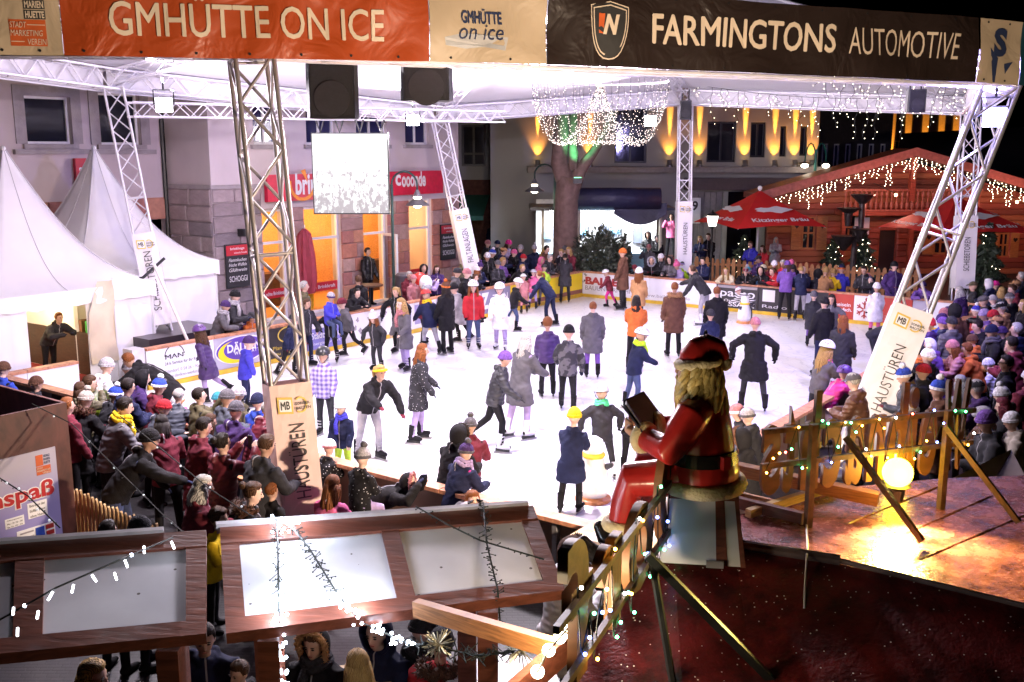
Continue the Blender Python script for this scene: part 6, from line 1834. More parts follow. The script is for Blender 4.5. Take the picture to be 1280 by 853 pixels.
POSES = {
 'stand':   dict(lean=2,legL=(2,4,4),legR=(0,4,2),armL=(8,12,20,0),armR=(5,12,25,0)),
 'pockets': dict(lean=2,legL=(0,5,2),legR=(4,5,6),armL=(-12,22,55,25),armR=(-12,22,55,25)),
 'lean':    dict(lean=20,legL=(-4,5,4),legR=(4,5,8),armL=(28,14,62,22),armR=(28,14,58,25),head=8),
 'rest':    dict(lean=44,legL=(-6,5,4),legR=(2,5,8),armL=(52,24,50,40),armR=(50,24,52,42),head=-14),
 'watch':   dict(lean=10,legL=(0,5,4),legR=(2,5,4),armL=(22,10,75,35),armR=(20,10,80,35),head=10),
 'photo':   dict(lean=4,legL=(0,5,2),legR=(0,5,2),armL=(70,15,80,22),armR=(70,15,80,22),head=-4),
 'glide':   dict(lean=16,legL=(24,4,32),legR=(-16,6,14),armL=(24,22,25,0),armR=(-18,28,22,0),head=8),
 'glide2':  dict(lean=14,legL=(-20,6,30),legR=(20,4,24),armL=(-20,24,18,0),armR=(26,20,30,0),head=6),
 'kick':    dict(lean=12,legL=(6,4,12),legR=(-14,8,48),armL=(-26,20,8,0),armR=(22,24,22,0),head=4),
 'spread':  dict(lean=10,legL=(12,10,16),legR=(-4,12,10),armL=(10,55,8,0),armR=(10,55,8,0),head=6),
 'skate':   dict(lean=8,legL=(10,5,12),legR=(-6,6,6),armL=(16,14,35,10),armR=(6,16,30,5),head=4),
 'reach':   dict(lean=38,legL=(12,6,16),legR=(-4,6,10),armL=(20,30,14,0),armR=(60,20,12,0),head=-12),
 'bend':    dict(lean=66,legL=(4,6,8),legR=(14,6,14),armL=(50,10,16,10),armR=(44,10,20,10),head=8),
 'sit':     dict(lean=8,legL=(78,8,74),legR=(74,9,70),armL=(18,12,62,30),armR=(20,12,55,30),head=8),
 'sprawl':  dict(lean=72,legL=(8,6,8),legR=(2,8,8),armL=(100,26,50,40),armR=(96,30,55,40),head=-25),
 'hold':    dict(lean=12,legL=(-6,5,8),legR=(10,5,14),armL=(34,6,30,15),armR=(34,6,30,15),head=8),
}
DIM = {
 'a': dict(hip=.86,tor=.52,sh=.175,hp=.09,ua=.28,fa=.25,th=.41,sn=.40,hs=1.0,bk=1.0,H=1.70),
 'c': dict(hip=.60,tor=.40,sh=.128,hp=.070,ua=.195,fa=.175,th=.285,sn=.275,hs=.93,bk=.78,H=1.26)}
def rot(v,axis,ang): return Matrix.Rotation(ang,3,axis) @ v
_T = {}
def template(pose,kind,jt,voxel=.016):
 key = (pose,kind,jt,voxel)
 if key in _T: return _T[key]
 P_,D = POSES[pose],DIM[kind]; bk,hs = D['bk'],D['hs']
 X = V((1,0,0))
 l = rad(P_['lean']); up = V((0,math.sin(l),math.cos(l))); fwd = V((0,math.cos(l),-math.sin(l)))
 def limb(d):
  f,ab,side = d
  return V((side*math.sin(rad(ab)),math.sin(rad(f))*math.cos(rad(ab)),-math.cos(rad(f))*math.cos(rad(ab))))
 hipz = 0
 legs = {}
 for s,nm in ((-1,'legL'),(1,'legR')):
  f,ab,bend = P_[nm]
  h = V((s*D['hp'],0,0)); k = h + limb((f,ab,s))*D['th']; a = k + limb((f -bend,ab*.6,s))*D['sn']
  legs[s] = [h,k,a,f -bend]
 low = min(legs[s][2].z for s in legs) - .075*(1 if kind == 'a' else .8)
 off = V((0,0,-low))
 for s in legs: legs[s][:3] = [p +off for p in legs[s][:3]]
 pel = off.copy()
 chest = pel + up*D['tor']
 hp_ = rad(P_['lean']*.35 +P_.get('head',0) -P_['lean']*.0)
 hup = V((0,math.sin(hp_),math.cos(hp_))); hf = V((0,math.cos(hp_),-math.sin(hp_)))
 neck = chest + up*.05*bk
 hc = neck + (up*.4 +hup*.6).normalized()*(.165*hs) + hf*.012
 arms = {}
 for s,nm in ((-1,'armL'),(1,'armR')):
  f,ab,bend,inw = P_[nm]
  sh = chest + X*(s*D['sh']) - up*.045*bk
  e = sh + limb((f,ab,s))*D['ua']; w = e + limb((f +bend,-inw,s))*D['fa']
  hd = (w -e).normalized()
  arms[s] = [sh,e,w,hd]
 C_ = []
 q = .9 if kind == 'a' else .72
 sd_tube(C_,[pel -up*.03,pel +up*.1,chest -up*.1,chest],[(.145*q,.11*q),(.135*q,.10*q),(.145*q,.10*q),(.10*q,.07*q)],1)
 sd_tube(C_,[chest -up*.02,neck,neck +(hc -neck)*.5],[.062*q,.054*q,.052*q],0)
 for s in (-1,1):
  h,k,a,sf = legs[s]
  sd_tube(C_,[h +UPV*.02,h.lerp(k,.5),k,k.lerp(a,.35),a],[.098*bk,.082*bk,.064*bk,.060*bk,.050*bk],1)
  fdir = V((s*.14,math.cos(rad(min(40,max(-60,sf*.9)))),math.sin(rad(min(40,max(-60,sf*.9)))))).normalized()
  dn = V((0,0,-1)) if abs(sf) < 30 else (fdir.cross(X)).normalized()*1.0
  if dn.z > 0: dn = -dn
  hl_ = a + dn*.035 - fdir*.04*bk
  sd_tube(C_,[hl_,hl_ +fdir*.10*bk,hl_ +fdir*.20*bk],[.042*bk,.046*bk,.034*bk],2)
  legs[s].append((fdir,dn))
 for s in (-1,1):
  sh,e,w,hd = arms[s]
  sd_tube(C_,[sh,e,w],[.05*bk,.042*bk,.032*bk],1)
  side = hd.cross(V((0,0,1)));  side = X.copy() if side.length < .2 else side.normalized()
  nrm = side.cross(hd).normalized(); g = .9 if kind == 'a' else .72
  sd_tube(C_,[w,w +hd*.05*g,w +hd*.085*g],[(.026*g,.02*g),(.040*g,.019*g),(.040*g,.016*g)],5,10)
  for fi,(o_,ln_) in enumerate(((-.029,.062),(-.0095,.074),(.0105,.070),(.029,.055))):
   p0 = w + hd*.085*g + side*(o_*g); cu = nrm*(-.012*g)
   sd_tube(C_,[p0,p0 +hd*(ln_*.55*g) +side*(o_*.18),p0 +hd*(ln_*g) +side*(o_*.28) +cu],[.0105*g,.0098*g,.0085*g],5,8)
  th = side*(-s if False else (-1 if s <0 else 1))*-1
  sd_tube(C_,[w +hd*.025*g +th*.02*g,w +hd*.06*g +th*.05*g,w +hd*.092*g +th*.058*g],[.014*g,.012*g,.009*g],5,8)
 r_ = X
 def H(x,y,z): return hc + r_*(x*hs) + hf*(y*hs) + hup*(z*hs)
 sd_tube(C_,[H(0,-.015,-.02),H(0,-.012,.03),H(0,-.012,.065)],[(.074*hs,.092*hs),(.078*hs,.098*hs),(.064*hs,.082*hs)],0,16)
 sd_tube(C_,[H(0,.02,-.05),H(0,.032,-.085)],[(.060*hs,.066*hs),(.040*hs,.045*hs)],0,14)
 sd_tube(C_,[H(0,.086,.015),H(0,.104,-.022),H(0,.098,-.03)],[.009*hs,.015*hs,.013*hs],0,8)
 for s in (-1,1):
  sd_tube(C_,[H(s*.078,-.01,.008),H(s*.083,-.018,-.02)],[(.008*hs,.02*hs),(.008*hs,.016*hs)],0,8)
 body = remeshed(C_,voxel,6,'person_body',2)
 eb = bmesh.new(); eb.from_mesh(body)
 def blob(c,rx,ry,rz,slot):
  r = bmesh.ops.create_icosphere(eb,subdivisions=1,radius=1.0)
  for v in r['verts']: v.co = c + r_*(v.co.x*rx) + hf*(v.co.y*ry) + hup*(v.co.z*rz)
  for f in {f for v in r['verts'] for f in v.link_faces}: f.material_index = slot; f.smooth = True
 for s in (-1,1):
  blob(H(s*.031,.080,.010),.016*hs,.007,.0075*hs,3)
  blob(H(s*.032,.083,.031),.020*hs,.006,.0045*hs,3)
 blob(H(0,.082,-.060),.023*hs,.006,.0065*hs,4)
 eb.to_mesh(body); eb.free(); body.update()
 J = []
 jb = bk*1.06
 skirt = jt == 'coat'
 lw = {'short': .10,'coat': .34}[jt]*(1 if kind == 'a' else .72)
 thm = (legs[-1][0] +legs[1][0])/2
 kn = (legs[-1][1] +legs[1][1])/2
 dth = (kn -thm).normalized()
 dd = dth if pose != 'sit' else dth
 hemp = pel + dd*lw if pose not in ('bend','sprawl','reach') else pel - up*lw*.55 + dd*lw*.45
 fl = 1.0 if jt == 'short' else 1.14
 sd_tube(J,[hemp,pel.lerp(hemp,.4),pel +up*.10,pel +up*D['tor']*.5,chest -up*.10,chest -up*.01],[(.185*jb*fl,.155*jb*fl),(.182*jb,.152*jb),(.172*jb,.142*jb),(.182*jb,.146*jb),(.192*jb,.138*jb),(.130*jb,.100*jb)],0,20,False)
 for s in (-1,1):
  sh,e,w,hd = arms[s]
  sd_tube(J,[sh -X*s*.04,sh,sh.lerp(e,.5),e,e.lerp(w,.55),w +hd*.012],[.080*jb,.084*jb,.076*jb,.070*jb,.062*jb,.052*jb],0,12)
 if skirt and pose not in ('bend','sprawl'):
  for s in (-1,1):
   h,k = legs[s][0],legs[s][1]; sd_tube(J,[h,h.lerp(k,.5),h.lerp(k,.86)],[.135*jb,.128*jb,.122*jb],0,12,False)
 sd_tube(J,[neck +up*-.03,neck +up*.025],[(.088*jb,.085*jb),(.080*jb,.078*jb)],0,14,False)
 sd_tube(J,[neck -X*.07*jb -fwd*.055*jb,neck -fwd*.095*jb -up*.03,neck +X*.07*jb -fwd*.055*jb],[.042*jb,.062*jb,.042*jb],0,10)
 jac = remeshed(J,max(.018,voxel),1,'jacket',3)
 nv = len(jac.vertices); co = np.empty(nv*3); jac.vertices.foreach_get('co',co); co = co.reshape(-1,3); no = np.empty(nv*3); jac.vertices.foreach_get('normal',no); no = no.reshape(-1,3)
 w_ = np.sin(co[:,2]*38 +3*np.sin(co[:,0]*17 +len(_T)) +2*np.sin(co[:,1]*23)) + .7*np.sin(co[:,0]*51 +4*np.sin(co[:,2]*21 +len(_T)))
 co += no*(w_*.004*jb +.004)[:,None]; jac.vertices.foreach_set('co',co.astype(np.float32).ravel()); jac.update()
 hm = Matrix(((r_.x,hf.x,hup.x,hc.x),(r_.y,hf.y,hup.y,hc.y),(r_.z,hf.z,hup.z,hc.z),(0,0,0,1))) @ Matrix.Scale(hs,4)
 nm_ = Matrix(((r_.x,fwd.x,up.x,neck.x),(r_.y,fwd.y,up.y,neck.y),(r_.z,fwd.z,up.z,neck.z),(0,0,0,1))) @ Matrix.Scale(jb,4)
 feet = []
 for s in (-1,1):
  fdir,dn = legs[s][4]; a = legs[s][2]; x_ = fdir.cross(-dn)
  feet.append(Matrix(((x_.x,fdir.x,-dn.x,a.x),(x_.y,fdir.y,-dn.y,a.y),(x_.z,fdir.z,-dn.z,a.z),(0,0,0,1))) @ Matrix.Scale(bk,4))
 tm = Matrix(((r_.x,fwd.x,up.x,0),(r_.y,fwd.y,up.y,0),(r_.z,fwd.z,up.z,0),(0,0,0,1))); tm.translation = chest
 _T[key] = dict(body=body,jacket=jac,head=hm,neck=nm_,feet=feet,chest=tm @ Matrix.Scale(jb,4),top=hc.z +.115*hs,hc=hc,seat=min(legs[-1][0].z,legs[1][0].z) -.10*bk,hands=[arms[-1][2] +arms[-1][3]*.07,arms[1][2] +arms[1][3]*.07])
 return _T[key]
def dome(rx,ry,rz,zc,z0,n=20,m=10,mod=None,y0=-.012,open_face=None):
 b = MB(); vs = []; fs = []
 for i in range(m +1):
  t = i/m*PI/2 if z0 is None else i/m*math.acos(max(-1,min(1,(z0 -zc)/rz)))
  for k in range(n):
   a = 2*PI*k/n; x,y,z = rx*math.sin(t)*math.cos(a),ry*math.sin(t)*math.sin(a),rz*math.cos(t)
   if mod: f_ = mod(a,t,i/m); x *= f_; y *= f_; z *= (f_ if t <1.2 else 1)
   vs.append((x,y +y0,z +zc))
 for i in range(m):
  for k in range(n): fs.append((i*n +k,(i +1)*n +k,(i +1)*n +(k +1) % n,i*n +(k +1) % n))
 return vs,fs
_HM = {}
def fin(b,name,nslots,sm=True):
 me = b.mesh(name)
 bm = bmesh.new(); bm.from_mesh(me); bmesh.ops.recalc_face_normals(bm,faces=bm.faces); bm.to_mesh(me); bm.free()
 for _ in range(nslots): me.materials.append(None)
 me.polygons.foreach_set('use_smooth',[sm]*len(me.polygons)); return me
def headmesh(kind):
 if kind in _HM: return _HM[kind]
 b = MB(); rr = random.Random(hash(kind) % 1000 if False else len(kind)); ns = 1
 if kind in ('short','long','bun','ponytail','curly','bob','under'):
  kz = .10 if kind == 'curly' else .02
  def mod(a,t,f_):
   front = math.sin(a)
   s = 1 + .035*math.sin(9*a +5*t) + kz*math.sin(14*a)*math.sin(13*t)
   if front > .15 and t > .95: s *= max(.72,1 -(front -.15)*.75*min(1,(t -.95)/.3))
   return s
  vs,fs = dome(.092,.112,.105,.030,-.075 if kind in ('short','curly') else -.10,26,12,mod); b.add(vs,fs)
  if kind in ('long','bob','under'):
   L_ = {'long': .33,'bob': .17,'under': .26}[kind]
   for k in range(30):
    a = rad(-205 +230*k/29);
    if -40 < math.degrees(a) % 360 - 90 < 40: continue
    x,y = .088*math.cos(a),.100*math.sin(a) - .012; w_ = 1.0 + rr.uniform(.05,.25)
    pl = [(x*.96,y*.96,.02),(x*1.04,y*1.04,-.06),(x*w_,y*w_ -.005,-.06 -L_*.5),(x*w_*.92,y*w_*.95 -.01,-.06 -L_*rr.uniform(.85,1.1))]
    b.tube(pl,[.014,.022,.02,.006],6)
  if kind == 'bun': b.ball((0,-.13,.07),(.05,.045,.045),12,8)
  if kind == 'ponytail':
   b.tube([(0,-.105,.05),(0,-.155,.05),(.01,-.18,-.03),(.0,-.17,-.14),(.01,-.16,-.24)],[.022,.034,.04,.032,.008],8)
 elif kind in ('beanie','pompom','beret','bobble_ear'):
  def mod(a,t,f_): return 1 + .012*math.sin(22*a)
  big = kind == 'beret'
  vs,fs = dome(.098 if not big else .125,.120 if not big else .135,.118 if not big else .085,.030 if not big else .06,.022 if not big else .03,44,9,mod); b.add(vs,fs,0)
  if not big:
   c = MB(); n = 32
   pl = [V((.096*math.cos(2*PI*k/n),.117*math.sin(2*PI*k/n) -.012,.030 +.012*math.sin(2*PI*k/n))) for k in range(n +1)]
   b.tube(pl,.012,8,1); b.tube([v -V((0,0,.02)) for v in pl],.011,8,1); ns = 2
  if kind in ('pompom','bobble_ear'):
   vs2 = []
   q = MB(); q.ball((0,-.012,.170),(.050,.050,.046),14,10,1)
   q.v = [(x +rr.uniform(-.006,.006),y +rr.uniform(-.006,.006),z +rr.uniform(-.006,.006)) for x,y,z in q.v]; b.add(q.v,q.f,1); ns = 2
  if kind == 'bobble_ear':
   for s in (-1,1): b.tube([(s*.092,.0,.03),(s*.098,.005,-.05),(s*.07,.02,-.10)],[.03,.03,.012],8)
 elif kind == 'helmet':
  def mod(a,t,f_): return 1 + .03*math.cos(2*a)*0
  vs,fs = dome(.118,.142,.118,.035,.026,28,9,None); b.add(vs,fs,0)
  n = 28; pl = [V((.115*math.cos(2*PI*k/n),.139*math.sin(2*PI*k/n) -.012,.024)) for k in range(n +1)]; b.tube(pl,.006,6,1)
  for j in range(5):
   for (t0,t1) in ((.25,.62),(.75,1.15)):
    a0 = (j -2)*.36
    pts = []
    for (tt,ww) in ((t0,.02),((t0 +t1)/2,.055),(t1,.02)):
     for sgn in (1,):
      pass
    def sp(az,t): return V((.1195*math.sin(az),.1435*math.sin(t)*math.cos(az) -.012,.035 +.1195*math.cos(t)*math.cos(az)))
    for dirn in (-1,1):
     c = [sp(a0 -.05,dirn*t0),sp(a0 +.05,dirn*t0),sp(a0 +.06,dirn*t1),sp(a0 -.06,dirn*t1)]
     cc_ = sum(c,Vector())/4; o_ = (cc_ -V((0,-.012,.035))).normalized()*.004
     b.add([p +o_ for p in c],[(0,1,2,3)],1)
  for s in (-1,1): b.tube([(s*.105,.01,.03),(s*.085,.02,-.05),(s*.03,.05,-.112)],.006,5,1)
  ns = 2
 elif kind == 'cap':
  vs,fs = dome(.098,.118,.100,.030,.03,24,8); b.add(vs,fs,0)
  b.prism([(.085*math.cos(a),.085 +.09*math.sin(a),.035 -.02*math.sin(a)) for a in [PI*k/12 for k in range(13)]],(0,0,.008),0)
 elif kind in ('hood','furhood'):
  n,m = 26,12; vs = []; fs = []
  for i in range(m +1):
   t = .25 + (PI -.75)*i/m
   for k in range(n):
    a = rad(40) + rad(280)*k/(n -1)
    ax = V((math.sin(a) ,0,math.cos(a)))
    d = V((math.sin(t)*math.cos(a +PI/2),-math.cos(t) ,math.sin(t)*math.sin(a +PI/2)))
    vs.append(V((d.x*.135,d.y*.128 -.02,d.z*.150 +.01)))
  vs = []; fs = []
  for i in range(m +1):
   t = PI*.62*i/m
   for k in range(n):
    a = 2*PI*k/n
    d = V((math.sin(t)*math.cos(a),-math.cos(t),math.sin(t)*math.sin(a)))
    vs.append(V((d.x*.128,d.y*.135 -.012,d.z*.150 +.002 -(.03 if d.z <-.4 else 0))))
  for i in range(m):
   for k in range(n): fs.append((i*n +k,i*n +(k +1) % n,(i +1)*n +(k +1) % n,(i +1)*n +k))
  b.add(vs,fs,0)
  rim = [vs[m*n +k] for k in range(n)]; rim.append(rim[0])
  if kind == 'furhood':
   q = MB()
   for p in rim[:-1]:
    for _ in range(14):
     d = V((rr.uniform(-1,1),rr.uniform(-.6,1),rr.uniform(-1,1))).normalized(); q.tube([p,p +d*.045],[.012,.001],4,1,cap=False)
   b.add(q.v,q.f,1); b.tube(rim,.026,7,1); ns = 2
  else: b.tube(rim,.012,6,0)
 elif kind == 'headband':
  n = 32; pl = [V((.097*math.cos(2*PI*k/n),.116*math.sin(2*PI*k/n) -.012,.035 +.022*math.sin(2*PI*k/n))) for k in range(n +1)]; b.tube(pl,.020,8,0)
 elif kind == 'muffs':
  n = 20; pl = [V((.105*math.cos(PI*k/n),-.01,.02 +.12*math.sin(PI*k/n))) for k in range(n +1)]; b.tube(pl,.008,6)
  for s in (-1,1): b.ball((s*.10,-.01,.0),(.03,.045,.045),10,7)
 elif kind == 'glasses':
  for s in (-1,1):
   pl = [V((s*.034 +.024*math.cos(2*PI*k/12),.097,.008 +.018*math.sin(2*PI*k/12))) for k in range(13)]; b.tube(pl,.003,4)
   b.tube([(s*.058,.094,.012),(s*.082,.0,.012)],.003,4)
 elif kind == 'beard':
  vs,fs = dome(.070,.075,.075,.0,-.02,16,6); b.add([(x,y*.75 +.045,-z -.05) for x,y,z in vs],fs)
 me = fin(b,kind,ns); _HM[kind] = me; return me
def neckmesh(kind):
 if kind in _HM: return _HM[kind]
 b = MB(); rr = random.Random(4)
 if kind == 'scarf':
  n = 28
  for z,r_,w in ((.0,.098,.036),(.045,.090,.032)):
   pl = [V((r_*math.cos(2*PI*k/n),r_*math.sin(2*PI*k/n)*1.05,z +.012*math.sin(3*2*PI*k/n))) for k in range(n +1)]; b.tube(pl,w,8)
  b.tube([(.04,.10,.0),(.06,.155,-.10),(.05,.165,-.30)],[.035,.04,.045],8)
 elif kind == 'furcollar':
  n = 22
  pl = [V((.12*math.cos(rad(150 +240*k/n)),.11*math.sin(rad(150 +240*k/n)) -.03,-.01 +.02*math.sin(k))) for k in range(n +1)]
  b.tube(pl,.045,7)
  for p in pl:
   for _ in range(22):
    d = V((rr.uniform(-1,1),rr.uniform(-1,1),rr.uniform(-.6,1))).normalized(); b.tube([p,p +d*.078],[.013,.001],4,cap=False)
 elif kind == 'backpack':
  q = MB(); b.boxf((-.15,-.30,-.42),(.30,0,0),(0,.16,0),(0,0,.40)); b.boxf((-.11,-.36,-.40),(.22,0,0),(0,.06,0),(0,0,.2))
  for s in (-1,1): b.tube([(s*.11,-.15,-.02),(s*.13,-.02,.05),(s*.13,.11,-.06),(s*.14,.13,-.25),(s*.15,-.14,-.40)],.022,6)
 me = fin(b,kind,1,kind != 'backpack'); _HM[kind] = me; return me
def skatemesh():
 if 'skate' in _HM: return _HM['skate']
 b = MB()
 b.tube([(0,-.01,.20),(0,-.012,.10),(0,-.012,.02),(0,-.01,-.03)],[.060,.058,.054,.05],10,0)
 b.tube([(0,-.055,-.035),(0,.05,-.035),(0,.13,-.042),(0,.175,-.048)],[.050,.052,.046,.030],10,0)
 b.boxf((-.018,-.09,-.125),(.036,0,0),(0,.25,0),(0,0,.05),1)
 b.boxf((-.005,-.12,-.165),(.010,0,0),(0,.33,0),(0,0,.042),2)
 for z in (.02,.08,.14): b.tube([(-.05,.035,z),(0,.056,z +.005),(.05,.035,z)],.009,5,2)
 me = fin(b,'ice_skate',3); _HM['skate'] = me; return me
def phonemesh():
 if 'phone' in _HM: return _HM['phone']
 b = MB(); b.box((0,0,0),(.075,.012,.15)); me = fin(b,'phone',1,False); _HM['phone'] = me; return me
CLR = dict(black=(.010,.009,.011),navy=(.012,.015,.045),grey=(.095,.088,.10),dgrey=(.026,.025,.030),lgrey=(.34,.32,.35),white=(.72,.70,.74),red=(.40,.022,.03),
   burgundy=(.13,.018,.03),brown=(.10,.045,.028),tan=(.38,.20,.09),orange=(.52,.13,.03),yellow=(.75,.50,.02),neon=(.45,.72,.03),green=(.04,.16,.06),mint=(.10,.70,.30),
   olive=(.095,.08,.045),blue=(.03,.06,.36),royal=(.05,.045,.42),purple=(.05,.024,.10),violet=(.14,.065,.28),lilac=(.34,.26,.46),pink=(.62,.13,.28),magenta=(.55,.03,.22),rose=(.40,.16,.17),beige=(.36,.31,.27),
   jeans=(.05,.065,.14),cream=(.62,.54,.36),teal=(.04,.22,.28),ginger=(.20,.065,.02),blond=(.40,.25,.09),brownhair=(.075,.035,.018),darkhair=(.018,.012,.010),greyhair=(.42,.40,.38),silver=(.5,.5,.52),yellowgreen=(.40,.60,.05),skyblue=(.12,.30,.62))
_CM = {}
def cloth(col,style='plain'):
 key = (col,style)
 if key in _CM: return _CM[key]
 c = CLR[col] if isinstance(col,str) else col
 m,N,L,B = nmat(f'cloth_{col}_{style}')
 B.inputs['Roughness'].default_value = .45 if style == 'puffer' else .85
 B.inputs['Specular IOR Level'].default_value = .18 if style != 'puffer' else .3
 tc = N.new('ShaderNodeTexCoord')
 def ramp(src,c0,c1,p0,p1,const=False):
  rp = N.new('ShaderNodeValToRGB'); rp.color_ramp.elements[0].position = p0; rp.color_ramp.elements[1].position = p1
  rp.color_ramp.elements[0].color = (*c0,1); rp.color_ramp.elements[1].color = (*c1,1)
  if const: rp.color_ramp.interpolation = 'CONSTANT'
  L.new(src,rp.inputs[0]); return rp.outputs[0]
 nz = N.new('ShaderNodeTexNoise'); nz.inputs['Scale'].default_value = 7; nz.inputs['Detail'].default_value = 5; L.new(tc.outputs['Object'],nz.inputs['Vector'])
 dk = tuple(x*.72 for x in c); lt = tuple(min(1,x*1.22) for x in c)
 base = ramp(nz.outputs['Fac'],dk,lt,.3,.7)
 hgt = nz.outputs['Fac']; dist = .05; stg = .45
 if style == 'puffer':
  wv = N.new('ShaderNodeTexWave'); wv.wave_type = 'BANDS'; wv.bands_direction = 'Z'; wv.wave_profile = 'SIN'; wv.inputs['Scale'].default_value = 4.6; wv.inputs['Distortion'].default_value = 2.2; wv.inputs['Detail'].default_value = 2
  L.new(tc.outputs['Object'],wv.inputs['Vector']); hgt = wv.outputs['Fac']; dist = .014; stg = .42
 elif style == 'camo':
  n2 = N.new('ShaderNodeTexNoise'); n2.inputs['Scale'].default_value = 9; n2.inputs['Detail'].default_value = 2; L.new(tc.outputs['Object'],n2.inputs['Vector'])
  base = ramp(n2.outputs['Fac'],(.03,.028,.035),c,.47,.53)
 elif style == 'plaid':
  out = None
  for dr in ('X','Z'):
   w = N.new('ShaderNodeTexWave'); w.bands_direction = dr; w.inputs['Scale'].default_value = 4.5; L.new(tc.outputs['Object'],w.inputs['Vector'])
   if out is None: out = w.outputs['Fac']
   else:
    a_ = N.new('ShaderNodeMath'); a_.operation = 'ADD'; L.new(out,a_.inputs[0]); L.new(w.outputs['Fac'],a_.inputs[1]); out = a_.outputs[0]
  d2 = N.new('ShaderNodeMath'); d2.operation = 'MULTIPLY'; d2.inputs[1].default_value = .5; L.new(out,d2.inputs[0])
  base = ramp(d2.outputs[0],(.14,.09,.30),(.46,.42,.58),.15,.85)
 elif style in ('stripe','zebra'):
  w = N.new('ShaderNodeTexWave'); w.bands_direction = 'Z'; w.inputs['Scale'].default_value = 5.0 if style == 'zebra' else 14; w.inputs['Distortion'].default_value = 1.5 if style == 'zebra' else 0; L.new(tc.outputs['Object'],w.inputs['Vector'])
  base = ramp(w.outputs['Fac'],(.02,.018,.02) if style == 'zebra' else dk,(.75,.73,.76),.5,.52)
 elif style == 'dots':
  v = N.new('ShaderNodeTexVoronoi'); v.inputs['Scale'].default_value = 26; L.new(tc.outputs['Object'],v.inputs['Vector'])
  base = ramp(v.outputs['Distance'],(.6,.58,.62),c,.14,.2)
 elif style == 'knit':
  v = N.new('ShaderNodeTexVoronoi'); v.inputs['Scale'].default_value = 70; L.new(tc.outputs['Object'],v.inputs['Vector']); hgt = v.outputs['Distance']; dist = .01; stg = .7
  v2 = N.new('ShaderNodeTexNoise'); v2.inputs['Scale'].default_value = 30; L.new(tc.outputs['Object'],v2.inputs['Vector']); base = ramp(v2.outputs['Fac'],dk,lt,.35,.65)
 elif style == 'hair':
  w = N.new('ShaderNodeTexWave'); w.bands_direction = 'X'; w.inputs['Scale'].default_value = 34; w.inputs['Distortion'].default_value = 5; w.inputs['Detail'].default_value = 3; L.new(tc.outputs['Object'],w.inputs['Vector'])
  base = ramp(w.outputs['Fac'],tuple(x*.5 for x in c),lt,.2,.8); hgt = w.outputs['Fac']; dist = .012; B.inputs['Roughness'].default_value = .5
 if style in ('plain','puffer','camo') and sum(c) < 1.4:
  sx = N.new('ShaderNodeSeparateXYZ'); L.new(tc.outputs['Object'],sx.inputs[0])
  ab = N.new('ShaderNodeMath'); ab.operation = 'ABSOLUTE'; L.new(sx.outputs[0],ab.inputs[0])
  lt_ = N.new('ShaderNodeMath'); lt_.operation = 'LESS_THAN'; lt_.inputs[1].default_value = .007; L.new(ab.outputs[0],lt_.inputs[0])
  g0 = N.new('ShaderNodeMath'); g0.operation = 'GREATER_THAN'; g0.inputs[1].default_value = .03; L.new(sx.outputs[1],g0.inputs[0])
  mu = N.new('ShaderNodeMath'); mu.operation = 'MULTIPLY'; L.new(lt_.outputs[0],mu.inputs[0]); L.new(g0.outputs[0],mu.inputs[1])
  mx = N.new('ShaderNodeMix'); mx.data_type = 'RGBA'; L.new(mu.outputs[0],mx.inputs[0]); L.new(base,mx.inputs[6]); mx.inputs[7].default_value = (.30,.28,.30,1); base = mx.outputs[2]
 L.new(base,B.inputs['Base Color'])
 bp = N.new('ShaderNodeBump'); bp.inputs['Strength'].default_value = stg; bp.inputs['Distance'].default_value = dist; L.new(hgt,bp.inputs['Height']); L.new(bp.outputs['Normal'],B.inputs['Normal'])
 _CM[key] = m; return m
def skin(k):
 key = ('skin',k)
 if key in _CM: return _CM[key]
 c = [(.58,.36,.28),(.64,.42,.34),(.50,.30,.22)][k % 3]
 m = mat(f'skin_{k % 3}',c,.5,0,.08,9); _CM[key] = m; return m
EYE_M = mat('eye_and_brow',(.025,.015,.012),.4,0,0)
LIP_M = mat('lips',(.40,.13,.11),.5,0,0)
LINKC = 0
def slotted(name,me,parent,M,mats):
 o = bpy.data.objects.new(name,me); COLL.objects.link(o)
 if parent is not None: o.parent = parent
 o.matrix_basis = M
 for i,m in enumerate(mats):
  if i < len(o.material_slots): o.material_slots[i].link = 'OBJECT'; o.material_slots[i].material = m
 return o
NP = 0
